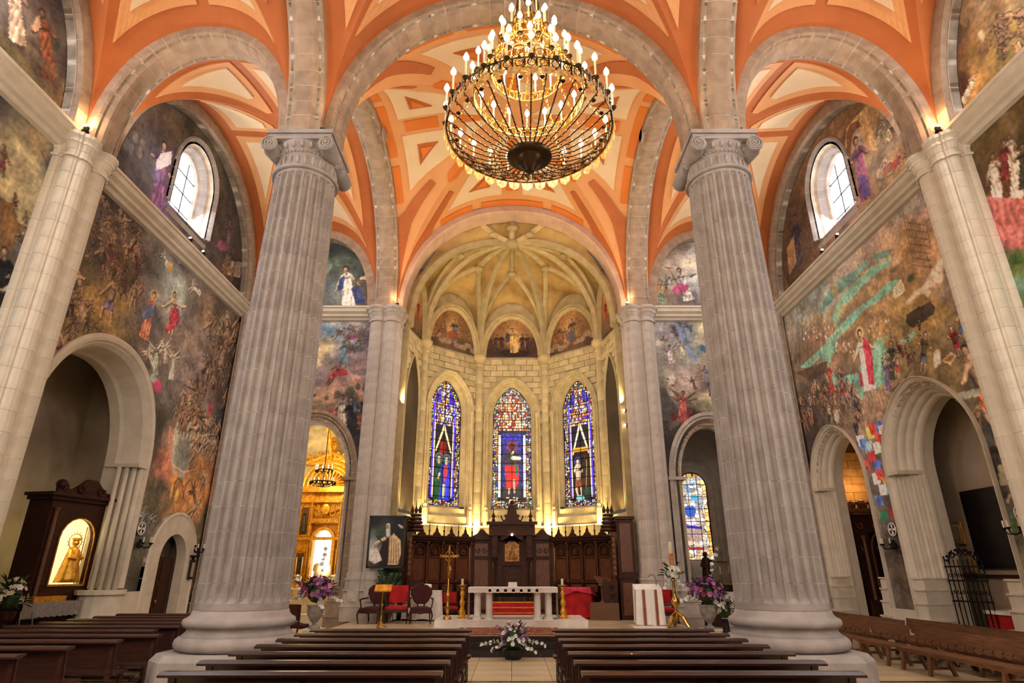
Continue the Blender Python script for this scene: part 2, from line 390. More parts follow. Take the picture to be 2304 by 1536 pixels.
        if robe:
            a, b, c, d = pt(.14, -.1), pt(.14, .1), pt(.97, .16), pt(.97, -.16)
            s.poly([a, pt(.45, -.11), d, pt(1., -.03), c, pt(.45, .11), b, pt(.09, .03), pt(.09, -.03)], robe, 1, True, .9)
        else:
            k1, k2 = pt(.73, -spread * rr.uniform(.6, 1.6)), pt(.73, spread * rr.uniform(.6, 1.6))
            for kk, sg in ((k1, -1), (k2, 1)):
                s.cap(pt(.5, sg * .05), kk, .068 * L, .05 * L, lc, .6); s.cap(kk, pt(.95 - .05 * rr.random(), sg * spread * 1.1), .047 * L, .028 * L, skin, .6)
            if low: s.poly([pt(.42, -.09), pt(.42, .09), pt(.7, .13), pt(.68, -.13)], low, 1, True, .8)
        if not robe or top: s.cap(pt(.18), pt(.44), .115 * L, .09 * L, body, .6)
        s.cap(pt(.2, -.06), pt(.2, .06), .05 * L, .05 * L, robe if robe and not top else body, .5)
        hands = arms or [(pt(.5 + rr.uniform(-.3, .05), -.2 - .08 * rr.random())), (pt(.5 + rr.uniform(-.3, .05), .2 + .08 * rr.random()))]
        for i, h in enumerate(hands):
            h = (h if metric else s.m(h)) if arms else h; sg = -1 if (np.dot(np.array(h) - H, nx) < 0) else 1
            sh = pt(.18, sg * .09); el = tuple((np.array(sh) + np.array(h)) / 2 + ax * .05 * L + nx * sg * .03 * L)
            s.cap(sh, el, .046 * L, .038 * L, top or robe or skin, .5); s.cap(el, tuple(h), .036 * L, .026 * L, skin, .5)
        s.cap(pt(.06), pt(.12), .03 * L, .035 * L, skin, .4)
        s.cap(pt(-.012), pt(.0), .066 * L, .062 * L, hair, .3); s.cap(pt(.008), pt(.035), .05 * L, .042 * L, skin, .4)
    def crowd(s, box, n, size, skins=((170, 135, 108), (150, 115, 92), (120, 90, 74)), cloth=((90, 40, 40), (60, 60, 80), (130, 110, 90)), pc=.4, tilt=.3, al=None, wings=None):
        x0, y0, x1, y1 = box; rr = s.rnd; L = []
        for i in range(n):
            L.append((rr.uniform(y0, y1), rr.uniform(x0, x1)))
        for y, x in sorted(L):
            hgt = size * rr.uniform(.75, 1.2); ang = rr.gauss(0, tilt)
            H = s.m((x, y)); k = s.scale((x, y)); Fm = (H[0] + math.sin(ang) * hgt * k, H[1] - math.cos(ang) * hgt * k)
            sk = rr.choice(skins); r = rr.random(); c = rr.choice(cloth)
            s.person(H, Fm, sk, robe=c if r < pc * .5 else None, low=c if pc * .5 <= r < pc else None, top=c if r < pc * .25 else None, legs=rr.uniform(.3, 1.3), metric=True, wings=wings)
    def grain(s, a=.12):
        n = smooth_noise(s.nz, s.nu, 5, 3, s.seed + 40) - .5; s.img = np.clip(s.img * (1 + n[..., None] * a * 2), 0, 255)
def painted(name, cv, mask, f, m, parent=None, kind=None, w_=0.):
    """turn a canvas into a flat painted mesh, with one colour per vertex"""
    U, Z = cv.U, cv.Z; nz, nu = U.shape
    X, Y, ZZ = f(U, Z, w_); co = np.stack([np.broadcast_to(q, U.shape) for q in (X, Y, ZZ)], -1).reshape(-1, 3)
    q = np.zeros((nz - 1, nu - 1), bool); mu, mz = (U[:-1, :-1] + U[1:, 1:]) / 2, (Z[:-1, :-1] + Z[1:, 1:]) / 2
    q[:] = mask(mu, mz); iy, ix = np.nonzero(q); a = iy * nu + ix
    F = np.stack([a, a + 1, a + nu + 1, a + nu], 1)
    used, inv = np.unique(F, return_inverse=True); F = inv.reshape(-1, 4); co = co[used]; col = cv.img.reshape(-1, 3)[used] / 255
    lin = np.where(col <= .04045, col / 12.92, ((np.clip(col, 0, 1) + .055) / 1.055) ** 2.4)
    me = bpy.data.meshes.new(name); me.vertices.add(len(co)); me.vertices.foreach_set('co', co.astype(np.float32).ravel())
    me.loops.add(len(F) * 4); me.loops.foreach_set('vertex_index', F.astype(np.int32).ravel())
    me.polygons.add(len(F)); me.polygons.foreach_set('loop_start', np.arange(0, len(F) * 4, 4, dtype=np.int32)); me.polygons.foreach_set('loop_total', np.full(len(F), 4, np.int32))
    at = me.color_attributes.new('paint', 'FLOAT_COLOR', 'POINT')
    at.data.foreach_set('color', np.c_[lin, np.ones(len(lin))].astype(np.float32).ravel())
    me.update(); me.validate(); return link(name, me, m, parent, kind)
# ---------------- vaults ----------------
ZS = 12.1
class Vault:
    def __init__(s, cx, cy, hx, hy, Hx, Hy, Hc): s.c = (cx, cy, hx, hy, Hx, Hy, Hc)
    def P(s, p, q):   # p, q in -1..1 (angle space) -> point
        cx, cy, hx, hy, Hx, Hy, Hc = s.c; X, Y = math.sin(p * PI / 2), math.sin(q * PI / 2)
        m = min(abs(X), abs(Y)); pr = max(0, 1 - m ** EX) ** (1 / EX)
        wx, wy = 1 - X * X, 1 - Y * Y; d = wx * wy + wx * Y * Y + wy * X * X + 1e-9
        H = (Hc * wx * wy + Hx * wx * Y * Y + Hy * wy * X * X) / d if d > 1e-7 else 0
        return Vector((cx + hx * X, cy + hy * Y, ZS + H * pr))
    def PN(s, p, q, off):
        a = s.P(p, q); e = .004
        dp = s.P(min(1, p + e), q) - s.P(max(-1, p - e), q); dq = s.P(p, min(1, q + e)) - s.P(p, max(-1, q - e))
        n = dp.cross(dq); n = n.normalized() if n.length > 1e-9 else Vector((0, 0, 1))
        if n.z < 0: n = -n
        return a - n * off
    def base(s, root, m, N=56):
        b = MB(); vs = [tuple(s.P(-1 + 2 * i / N, -1 + 2 * j / N)) for i in range(N + 1) for j in range(N + 1)]
        fs = []
        for i in range(N):
            for j in range(N):
                a, b_, c, d = i * (N + 1) + j, (i + 1) * (N + 1) + j, (i + 1) * (N + 1) + j + 1, i * (N + 1) + j + 1
                if (i < N / 2) == (j < N / 2): fs += [(a, b_, c), (a, c, d)]
                else: fs += [(a, b_, d), (b_, c, d)]
        b.add(vs, fs); return b.build('vault_shell', m, root, smooth=False)
    def patch(s, name, poly, off, m, root, k=7, skirt=None):
        n = len(poly); c = (sum(p[0] for p in poly) / n, sum(p[1] for p in poly) / n); vs = []; ids = {}; fs = []
        def vid(p, o):
            key = (round(p[0], 5), round(p[1], 5), o)
            if key not in ids: ids[key] = len(vs); vs.append(tuple(s.PN(p[0], p[1], o)))
            return ids[key]
        for i in range(n):
            A, B = poly[i], poly[(i + 1) % n]
            g = lambda a, b: (c[0] + (A[0] - c[0]) * a + (B[0] - c[0]) * b, c[1] + (A[1] - c[1]) * a + (B[1] - c[1]) * b)
            for a in range(k):
                for b_ in range(k - a):
                    p1, p2, p3 = g(a / k, b_ / k), g((a + 1) / k, b_ / k), g(a / k, (b_ + 1) / k)
                    fs.append((vid(p1, off), vid(p2, off), vid(p3, off)))
                    if a + b_ < k - 1:
                        p4 = g((a + 1) / k, (b_ + 1) / k); fs.append((vid(p2, off), vid(p4, off), vid(p3, off)))
            for a in range(k):
                p1 = (A[0] + (B[0] - A[0]) * a / k, A[1] + (B[1] - A[1]) * a / k); p2 = (A[0] + (B[0] - A[0]) * (a + 1) / k, A[1] + (B[1] - A[1]) * (a + 1) / k)
                so = (off - .06) if skirt is None else skirt
                fs.append((vid(p1, off), vid(p2, off), vid(p2, so), vid(p1, so)))
        return MB().add(vs, fs).build(name, m, root)
    def plan(s, x, y):   # offset from centre in metres -> angle space
        cx, cy, hx, hy = s.c[:4]; return (math.asin(max(-1, min(1, x / hx))) * 2 / PI, math.asin(max(-1, min(1, y / hy))) * 2 / PI)
def inset(poly, ds):
    """inset a convex polygon (counter-clockwise) by per-edge distances"""
    n = len(poly); L = []
    area = sum(poly[i][0] * poly[(i + 1) % n][1] - poly[(i + 1) % n][0] * poly[i][1] for i in range(n))
    if area < 0: poly = poly[::-1]; ds = [ds[(n - 2 - i) % n] for i in range(n)]
    for i in range(n):
        (x0, y0), (x1, y1) = poly[i], poly[(i + 1) % n]; dx, dy = x1 - x0, y1 - y0; l = math.hypot(dx, dy); nx, ny = -dy / l, dx / l
        L.append((nx, ny, nx * x0 + ny * y0 + ds[i]))
    out = []
    for i in range(n):
        a1, b1, c1 = L[i - 1]; a2, b2, c2 = L[i]; D = a1 * b2 - a2 * b1; out.append(((c1 * b2 - c2 * b1) / D, (a1 * c2 - a2 * c1) / D))
    return out
def strip(V, k, sx, sy, bw, gr, rd, off, m, root, name, cut=.35):
    """a panel of one eighth of a groin vault: straight along one axis, curved along the other"""
    cx, cy, hx, hy = V.c[:4]; hc, hs = (hx, hy) if k else (hy, hx)   # curved half span, straight half span
    lo = rd / hc; y1 = 1 - bw / hs; up = lambda Y: math.asin(Y) - gr / hc * (1 + .25 * Y)
    ys = [Y for Y in np.linspace(.02, y1, 120) if up(Y) > lo + .03 + cut * .1]; y0 = ys[0]; NR, NC = 16, 12
    G = []
    for i in range(NR + 1):
        Y = y0 + (y1 - y0) * i / NR; u = up(Y); row = []
        for j in range(NC + 1):
            a = (lo + (u - lo) * j / NC) * 2 / PI; b_ = math.asin(Y) * 2 / PI
            row.append((a * sx, b_ * sy) if k else (b_ * sx, a * sy))
        G.append(row)
    vs = [tuple(V.PN(p, q, off)) for r_ in G for p, q in r_]; W_ = NC + 1
    fs = [(i * W_ + j, i * W_ + j + 1, (i + 1) * W_ + j + 1, (i + 1) * W_ + j) for i in range(NR) for j in range(NC)]
    ring = [(0, j) for j in range(NC)] + [(i, NC) for i in range(NR)] + [(NR, j) for j in range(NC, 0, -1)] + [(i, 0) for i in range(NR, 0, -1)]
    n0 = len(vs); vs += [tuple(V.PN(*G[i][j], off - .06)) for i, j in ring]; n = len(ring)
    fs += [(ring[q][0] * W_ + ring[q][1], ring[(q + 1) % n][0] * W_ + ring[(q + 1) % n][1], n0 + (q + 1) % n, n0 + q) for q in range(n)]
    return MB().add(vs, fs).build(name, m, root)
def coffer_vault(root, V, bw=.5, iw=.3):
    V.base(root, M_OR)
    for sx in (-1, 1):
        for sy in (-1, 1):
            for k in (0, 1):
                strip(V, k, sx, sy, bw, .3, .16, .04, M_MI, root, 'frame_panel'); strip(V, k, sx, sy, bw + iw, .3 + iw * .9, .16 + iw * .8, .08, M_CE, root, 'panel')
def star_vault(root, V):
    cx, cy, hx, hy = V.c[:4]; V.base(root, M_MI)
    P = V.plan
    def rot(k, mir, r, a):   # sector k (0..3), mirrored or not: radius r, angle a from the axis (0..45)
        t = R(90 * k + (-a if mir else a)); return (r * math.cos(t), r * math.sin(t))
    def sq(k, mir, d, o):    # square coordinates: d along the axis, o sideways
        o = -o if mir else o; t = R(90 * k); return (d * math.cos(t) - o * math.sin(t), d * math.sin(t) + o * math.cos(t))
    for k in range(4):
        for mir in (0, 1):
            S = lambda d, o: P(*sq(k, mir, d, o))
            # cream field of each eighth, widening outwards, with a sunk triangle in it
            V.patch('panel', [S(2.2, .45), S(4.15, .45), S(4.15, 2.75), S(2.35, 1.55)], .04, M_CE, root)
            a, b, c = (2.85, .95), (3.65, .95), (3.65, 1.85); V.patch('triangle_coffer', [S(*a), S(*b), S(*c)], .075, M_OR, root, 4)
            g = ((a[0] + b[0] + c[0]) / 3, (a[1] + b[1] + c[1]) / 3); q = lambda p: S(g[0] + (p[0] - g[0]) * .55, g[1] + (p[1] - g[1]) * .55)
            V.patch('triangle_boss', [q(a), q(b), q(c)], .12, M_NO, root, 3)
            # inner wedge near the crown
            V.patch('panel', [S(.75, .12), S(1.75, .2), S(1.75, .95)], .04, M_CE, root, 5)
            # orange bar along the axis, the ring, the groin bars and the border
            V.patch('axis_bar', [S(2.75, 0), S(3.95, 0), S(3.95, .27), S(2.75, .27)], .04, M_NO, root, 4)
            V.patch('axis_bar', [S(1.2, 0), S(1.95, 0), S(1.95, .16), S(1.2, .16)], .04, M_NO, root, 4)
            V.patch('groin_bar', [S(1.9, 1.6), S(2.6, 2.3), S(2.6, 2.6), S(1.9, 1.9)], .04, M_NO, root, 4)
            V.patch('border_band', [S(4.45, 0), S(4.745, 0), S(4.745, 1.35), S(4.45, 1.35)], .04, M_NO, root, 5)
            V.patch('border_band', [S(4.45, 1.75), S(4.745, 1.75), S(4.745, 3.1), S(4.45, 3.1)], .04, M_NO, root, 5)
            V.patch('border_band', [S(3.1, 2.6), S(4.2, 3.7), S(4.74, 4.735), S(4.74, 3.6), S(4.4, 3.35), S(3.3, 2.45)][:6], .04, M_OR, root, 6)
vn = 0
ceil = struct('ceiling'); star_vault(ceil, Vault(0, 17.7, 4.75, 4.75, 5.05, 5.05, 5.75))
c2 = struct('ceiling'); coffer_vault(c2, Vault(0, 7.3, 4.75, 4.75, 5.05, 5.05, 5.6))
for s in (-1, 1):
    for cy in (17.7, 7.3):
        c2 = struct('ceiling'); coffer_vault(c2, Vault(s * 8.2, cy, 2.55, 4.75, 3.75, 5.05, 4.9))
# plain shell that closes the church behind the camera
part('ceiling', M_CE, None, lambda b: b.box(-12, 12, -7, 2.6, 17.2, 17.5), kind='structure')
part('wall_rear', M_CE, None, lambda b: b.box(-12, 12, -7.4, -7, 0, 17.2), kind='structure')
part('ceiling', M_CE, None, lambda b: b.box(-12.5, 12.5, 2.6, 23.3, 18.6, 18.9), kind='structure')

# ---------------- stone arches ----------------
tn = [0]
def trim():
    tn[0] += 1; return struct('trim_%d' % tn[0])
BP = band_prof(.36, .45)
for Y in (12.5, 22.9):      # transverse arches
    f = lambda u, z, w_, Y=Y: (u, Y + w_, z)
    voussoirs('x', Arch(0, ZS, 4.4, 4.7, ex=EX) if Y < 20 else Arch(0, ZS, 4.5, 4.72, ex=EX), BP if Y < 20 else [(.3, -.45), (.03, -.45), (0, -.4), (0, .45), (.3, .45)], f, M_AR if Y < 20 else mat('pink_stone', (206, 172, 150), .8, c2=(190, 156, 136), scale=2, bump=.2, vary=.03), parent=trim(), block=.42)
    for s in (-1, 1):
        if Y < 20: voussoirs('x', Arch(s * 8.2, ZS, 2.2, 3.4, ex=EX), BP, f, M_AR, parent=trim())
for s in (-1, 1):           # arcades between nave and aisles
    for cy in (17.7, 7.3):
        f = lambda u, z, w_, s=s: (s * 5.2 + w_, u, z); t = trim()
        voussoirs('x', Arch(cy, ZS, 4.4, 4.7, ex=EX), BP, f, M_AR, parent=t, block=.42)
        if cy > 10:
            def ros(b):
                for q, r_ in ((.06, .3), (.1, .22), (.14, .1)):
                    b.lathe([(r_ + .04, 0), (r_, q), (r_ - .06, q)], (s * 4.72, 17.7, 16.98), 14, 'x')
            part('keystone_medallion', M_AR, t, ros)
FP = [(.36, -.45), (.0, -.45), (0, -.3), (.05, -.22), (.05, 0), (.36, 0)]
for s in (-1, 1):           # wall arches framing the lunettes
    for cy in (17.7, 7.3):
        voussoirs('x', Arch(cy, ZS, 4.4, 4.7, ex=EX), FP, fL if s < 0 else fR, M_AR, parent=trim(), block=.6)
    voussoirs('x', Arch(s * 8.2, ZS, 2.2, 3.4, ex=EX), FP, fB, M_AR, parent=trim(), block=.5)

# ---------------- openings of the side and end walls ----------------
A_NL = Arch(15.85, 4.95, 2.35, 2.9, 0, ex=2.15); A_DL = Arch(20.75, 2.35, .8, .8, 0)
A_DLo = Arch(20.75, 2.35, 1.5, 1.4, 0)
A_N2 = Arch(15.95, 4.7, 1.8, 2.05, 0, pointed=True); A_N1 = Arch(20.75, 4.8, 1.5, 1.75, 0, pointed=True)
A_W = Arch(17.7, 14.9, 1.15, 1.35, 13.3)
A_CL = Arch(-7.7, 5.3, 1.4, 2.2, .0); A_CR = Arch(7.7, 5.3, 1.25, 2.0, .0)
LUN = Arch(17.7, ZS, 4.42, 4.72, ex=EX); LUNn = Arch(7.3, ZS, 4.42, 4.72, ex=EX)
LUNb = lambda s: Arch(s * 8.2, ZS, 2.22, 3.42, ex=EX)
M_MU = paintmat("wall_paint", .7)
# ---------------- paintings on the walls ----------------
ML = Canvas(12.9, 22.7, .9, 12.0, .035, 0, -11.2, seed=11)
MR = Canvas(12.9, 22.7, .9, 12.0, .035, 0, 11.2, seed=12)
LL = Canvas(13.1, 22.3, 12.3, 17.0, .035, 0, -11.2, seed=13)
LR = Canvas(13.1, 22.3, 12.3, 17.0, .035, 0, 11.2, seed=14)
NLl = Canvas(8.6, 12.2, 2, 12.0, .04, 0, -11.2, seed=15); NLu = Canvas(8.3, 12.2, 12.3, 17.0, .04, 0, -11.2, seed=16)
NRl = Canvas(8.6, 12.2, 2, 12.0, .04, 0, 11.2, seed=17); NRu = Canvas(8.3, 12.2, 12.3, 17.0, .04, 0, 11.2, seed=18)
BLl = Canvas(-10.7, -5.5, 1.0, 12.0, .035, 1, 22.9, seed=19); BLu = Canvas(-10.7, -5.5, 12.3, 15.6, .035, 1, 22.9, seed=20)
BRl = Canvas(5.5, 10.7, 1.0, 12.0, .035, 1, 22.9, seed=21); BRu = Canvas(5.5, 10.7, 12.3, 15.6, .035, 1, 22.9, seed=22)
SK = (190, 152, 118); SK2 = (165, 128, 98); SK3 = (135, 102, 80)
# --- left wall: the great mural ---
c = ML
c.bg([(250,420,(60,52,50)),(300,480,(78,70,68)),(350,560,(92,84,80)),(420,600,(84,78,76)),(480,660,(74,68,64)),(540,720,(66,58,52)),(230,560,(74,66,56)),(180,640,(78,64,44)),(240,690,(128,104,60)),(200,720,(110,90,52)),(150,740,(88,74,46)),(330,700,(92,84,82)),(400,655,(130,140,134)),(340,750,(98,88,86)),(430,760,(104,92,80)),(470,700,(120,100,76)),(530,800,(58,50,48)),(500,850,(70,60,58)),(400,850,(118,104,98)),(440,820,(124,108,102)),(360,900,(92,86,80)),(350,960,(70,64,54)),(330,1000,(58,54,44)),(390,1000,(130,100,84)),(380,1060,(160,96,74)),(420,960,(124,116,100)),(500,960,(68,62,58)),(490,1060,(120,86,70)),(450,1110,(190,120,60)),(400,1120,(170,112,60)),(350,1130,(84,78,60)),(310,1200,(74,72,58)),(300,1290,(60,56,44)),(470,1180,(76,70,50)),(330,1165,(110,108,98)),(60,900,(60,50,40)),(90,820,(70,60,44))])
c.poly([(180,640),(215,645),(250,690),(270,765),(210,800),(140,790),(150,720)], (126,100,56), .75, fold=.35)
c.blob((395,672), 36, 48, (160,172,160), .75, 1.6); c.blob((345,670), 22, 34, (134,128,126), .6, 1.6)
c.blob((352,968), 24, 52, (62,56,48), .8, 1., .2); c.blob((375,1040), 12, 60, (176,104,78), .7, 1.4)
for p in ((330,640),(300,560),(450,640),(430,730),(370,780),(470,760),(520,640),(260,430)): c.blob(p, 34, 20, (112,104,102), .45, 2.)
for p in ((540,760),(545,840),(520,900),(505,1000)): c.blob(p, 20, 40, (46,40,40), .6, 2.)
for a in [(204,498,218,541),(224,503,225,540),(272,467,270,500),(262,481,262,520),(257,522,258,555),(247,536,250,585),(265,544,262,590),(287,544,282,600),(311,547,300,590),(325,569,315,610),(265,582,255,620),(284,596,275,640),(298,621,297,660),(317,640,315,680),(228,436,238,470),(240,452,250,480)]:
    c.person(a[:2], a[2:], random.choice((SK, SK2, SK3)), low=random.choice((None, None, (90,50,60), (100,90,80))))
c.person((281,484),(285,540), SK, low=(150,140,140), arms=[(300,493),(272,500)]); c.person((227,548),(240,630), SK2, arms=[(191,577),(245,585)])
c.person((247,540),(252,590), SK3, robe=(96,48,62)); c.person((306,632),(298,700), SK, arms=[(290,670),(315,660)], legs=.9)
c.person((260,626),(238,722), SK, low=(110,90,120), arms=[(225,662),(268,672)], legs=1.2)
c.person((179,612),(182,672), SK); c.person((175,648),(168,690), SK2, top=(150,110,60)); c.person((149,670),(152,712), SK, robe=(50,54,66)); c.person((182,672),(215,700), SK2, low=(90,40,50))
c.person((179,689),(205,738), SK, arms=[(165,715),(200,735)]); c.person((134,741),(128,815), SK2, low=(110,40,60)); c.person((158,733),(150,790), SK3)
c.person((347,664),(324,756), (190,155,130), robe=(190,110,80), halo=(190,150,90), arms=[(345,690),(338,695)]); c.poly([(335,683),(350,690),(346,712),(318,722),(322,700)], (84,96,130), .9, fold=.7)
c.person((393,663),(384,752), (205,175,140), low=(160,48,66), halo=(190,180,120), arms=[(364,690),(419,690)]); c.poly([(384,692),(402,694),(406,722),(386,744),(370,748),(380,722)], (160,50,68), .95, fold=.8)
for a, r_, w_ in (((366,566),(378,600),(150,150,160)),((430,640),(450,660),(160,150,150)),((400,548),(405,590),(120,120,120))): c.person(a, r_, SK, robe=w_, wings=(190,182,170), legs=1)
c.blob((383,600), 9, 10, (176,132,56), .9, .8)
c.crowd((470,690,552,770), 16, 42, (SK, SK2, (150,130,104)), tilt=.5, pc=.1)
for a, b in (((352,775),(350,840)),((392,790),(385,850)),((330,782),(345,820)),((372,770),(372,815))): c.person(a, b, SK, robe=random.choice(((120,130,110),(170,160,140))), wings=(200,192,176))
c.blob((352,866), 20, 13, (172,60,92), .95, .8); c.blob((345,850), 12, 8, (110,160,140), .8)
k = c.scale((414,995)); cx_, cz_ = c.m((414,992)); c.blob((414,992), 36, 68, (150,148,132), .95, .35, .1, .12); c.blob((410,1025), 30, 34, (96,100,92), .8, .8, .1, .3)
c.line([(384,960),(379,1000),(388,1045),(412,1062),(440,1056)], 2.5, (200,150,120), .9); c.poly([(398,935),(410,948),(418,938),(430,952),(440,932),(452,950),(460,930),(440,905),(400,910)], (92,80,70), .9)
c.crowd((395,870,455,925), 14, 46, (SK, SK2), tilt=.6, pc=.1); c.crowd((440,930,500,1060), 22, 42, (SK, (205,172,136)), tilt=.5, pc=.05); c.crowd((440,800,520,930), 14, 38, (SK3, SK2), tilt=.6, pc=.1)
c.blob((472,918), 8, 14, (150,44,60), .9)
for p, r_ in (((392,1085),16),((410,1105),14),((432,1110),16),((385,1110),9),((398,1118),8)): c.blob(p, r_ * .6, r_ * 1.5, (214,130,50), .85, 1.6)
c.blob((398,1112), 6, 14, (240,180,80), .9, 1.4); c.blob((430,1118), 6, 12, (240,180,90), .9, 1.4)
for pts in (((388,1120),(394,1085),(402,1075),(410,1085),(412,1120)),((412,1118),(418,1090),(428,1078),(438,1100))): c.line(list(pts), 4, (120,80,50), .8)
c.blob((350,1095), 34, 20, (84,78,58), .7); c.crowd((310,1130,355,1180), 8, 34, ((150,150,140),(130,130,122)), tilt=.9, pc=0)
c.person((450,1128),(420,1168), SK, legs=1.3); c.person((432,1096),(440,1130), SK3, wings=(80,66,56))
for bx, n_, sz in (((210,470,330,560),16,30),((230,560,330,640),12,32),((150,640,230,740),8,36),((470,690,550,860),16,36),((150,760,260,800),5,44)): c.crowd(bx, n_, sz, ((150,120,98),(126,98,80),(100,78,66)), tilt=.6, pc=.15)
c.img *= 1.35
# --- right wall: river landscape ---
c = MR
c.bg([(2050,430,(128,116,106)),(2090,470,(176,136,116)),(2000,470,(116,112,104)),(1950,520,(130,108,92)),(1900,560,(138,128,114)),(1850,640,(124,132,126)),(1800,690,(120,126,118)),(1780,720,(128,118,104)),(2000,540,(140,116,92)),(2050,560,(120,92,60)),(2100,560,(130,100,70)),(2080,700,(124,98,52)),(2000,700,(136,110,72)),(1950,740,(124,98,66)),(1880,760,(120,94,70)),(1800,800,(104,88,74)),(1820,860,(80,70,60)),(1900,880,(84,74,62)),(1960,930,(112,94,72)),(1990,820,(128,106,60)),(2120,760,(100,84,56)),(2200,850,(70,64,52)),(2100,830,(92,78,52)),(2230,980,(60,60,52)),(2260,1080,(66,66,56)),(1950,1000,(110,90,75)),(1970,1100,(90,80,70)),(2030,1200,(56,50,44)),(1850,920,(70,60,52)),(1830,960,(58,48,44)),(1840,760,(126,100,78)),(2150,640,(110,94,80)),(2010,740,(134,110,60))])
TE = (98,152,130); TD = (74,120,112)
c.poly([(1854,677),(1867,651),(1890,628),(1922,608),(1965,574),(1940,612),(1916,634),(1870,680),(1838,712)], TD, .9); c.poly([(1965,572),(2008,559),(1996,578),(1972,588)], TD, .9)
c.poly([(1890,668),(1925,632),(1960,600),(1985,590),(2010,575),(2002,596),(1960,625),(1935,648),(1905,690),(1880,735),(1872,712)], TE, .9)
c.poly([(2024,628),(2020,646),(1975,678),(1940,700),(1915,735),(1880,768),(1850,800),(1820,828),(1800,826),(1850,780),(1885,735),(1925,696),(1965,668),(2000,632)], TE, .95)
c.poly([(1850,800),(1868,770),(1885,770),(1866,820),(1880,850),(1930,838),(1945,800),(1975,760),(2000,752),(1988,775),(2005,800),(1992,860),(1978,870),(1960,900),(1938,900),(1905,860),(1868,870),(1856,848)], TE, .92)
c.poly([(2025,768),(2055,746),(2062,750),(2046,770)], TE, .9)
for q_ in range(70):
    x_, y_ = random.uniform(1800, 2110), random.uniform(600, 830)
    if x_ < 1770 + (y_ < 700) * (700 - y_) * 1.1: continue
    c.blob((x_, y_), random.uniform(5, 16), random.uniform(3, 7), random.choice(((150,122,70),(120,92,56),(170,140,96),(96,84,52),(140,100,66),(88,80,60))), .45, 1.6, .6)
for p_ in (((1900,690),(1960,645)),((1890,755),(1950,715)),((1850,730),(1870,700)),((1880,800),(1900,770))): c.line(list(p_), 7, (156,120,74), .5)
c.blob((1893,700), 16, 10, (150,120,72), .6); c.blob((1990,745), 44, 20, (140,112,66), .6); c.blob((1880,655), 12, 16, (148,116,70), .7)
for p, r_ in (((2118,596),15),((2100,620),12),((2086,640),10),((2070,655),9),((2052,670),9),((2130,580),12),((2145,595),14),((2115,625),14),((2088,660),10),((2108,610),20),((2128,588),16),((2095,632),18),((2080,650),14),((2060,662),13),((2045,678),9),((2138,610),16)): c.blob(p, r_, r_ * .8, (176,160,142), .75, 1.2)
for x in range(2032, 2072, 6): c.line([(x, 480 + (x - 2032) * .6), (x + 24, 590 + (x - 2032) * .3)], 1.6, (84,62,44))
for y in range(500, 600, 16): c.line([(2033 + (y - 480) * .2, y), (2076 + (y - 480) * .2, y + 6)], 1.6, (84,62,44))
for a in (((2083,460),(2120,540)),((2110,470),(2085,500)),((2090,480),(2125,475)),((2105,500),(2118,560)),((2083,500),(2095,560))): c.line(list(a), 1.8, (80,58,42))
c.poly([(2008,650),(2028,627),(2037,654),(2020,668),(2012,672)], (196,172,140)); 
for i in range(6): c.blob((2018 + i % 3 * 6, 652 + i // 3 * 7 - i % 3 * 3), 1.5, 2.4, (90,70,60), .9)
c.poly([(2040,708),(2092,676),(2104,690),(2100,708),(2052,738),(2038,726)], (52,44,38), .95, fold=.3); c.blob((2050,625), 12, 10, (66,72,44), .8); c.blob((2012,605), 14, 6, (70,74,44), .7)
for x, y in [(1800 + random.random() * 80, 730 + random.random() * 45) for _ in range(40)] + [(1955 + random.random() * 45, 712 + random.random() * 50) for _ in range(26)] + [(1880 + random.random() * 45, 770 + random.random() * 25) for _ in range(16)]: c.blob((x, y), 2.2, 3, random.choice(((206,190,160),(160,110,80),(90,76,60))), .9, .6)
for x in range(1795, 1850, 9): c.line([(x, 700 + random.random() * 20), (x + 6, 820)], 1.2, (84,70,60), .8)
c.poly([(1790,838),(1858,812),(1862,836),(1826,858)], (74,58,48), .9, fold=.3)
c.crowd((1795,852,1930,945), 44, 36, (SK2, SK3, SK), ((110,40,44),(60,60,84),(150,140,120),(84,76,60)), .6, .15)
c.crowd((1855,816,1895,850), 4, 40, (SK2,), ((90,80,130),(150,60,50)), .9, .05)
th_ = [i * .5 for i in range(14)]; c.line([(1922 + 11 * math.cos(a), 908 + 18 * math.sin(a)) for a in th_], 2, (96,80,60)); c.blob((1882,935), 10, 14, (150,142,128), .9)
c.person((1934,750),(1956,872), (200,160,125), robe=(222,208,178), halo=(226,186,110), arms=[(1921,812),(1967,782)]); c.poly([(1940,758),(1952,764),(1962,790),(1968,866),(1955,864),(1948,815),(1944,790)], (170,44,58), .97, fold=.7); c.poly([(1931,830),(1936,835),(1944,868),(1936,872)], (166,44,56), .9)
c.poly([(1942,882),(1985,868),(2006,900),(2000,940),(1962,990),(1930,975),(1938,930)], (126,100,80), .9, fold=.4)
for a, b, kw in (((2170,788),(2252,945),dict(low=(206,78,36),legs=1.1)),((2139,738),(2160,800),dict(top=(140,30,44),low=(140,30,44))),((2158,700),(2172,765),dict(low=(50,80,140))),((2190,740),(2206,812),dict(low=(110,96,72))),((2156,660),(2160,705),dict()),((2082,752),(2075,838),dict(top=(92,76,52),low=(72,76,86))),((2068,722),(2070,760),dict(top=(96,60,44))),((2003,740),(2010,775),dict()),((2004,772),(2010,850),dict(robe=(60,62,50))),((2020,790),(2018,850),dict(low=(170,60,56))),((1992,812),(2000,875),dict(robe=(96,80,110))),((2018,765),(2030,800),dict(top=(140,116,56)))): c.person(a, b, SK, **kw)
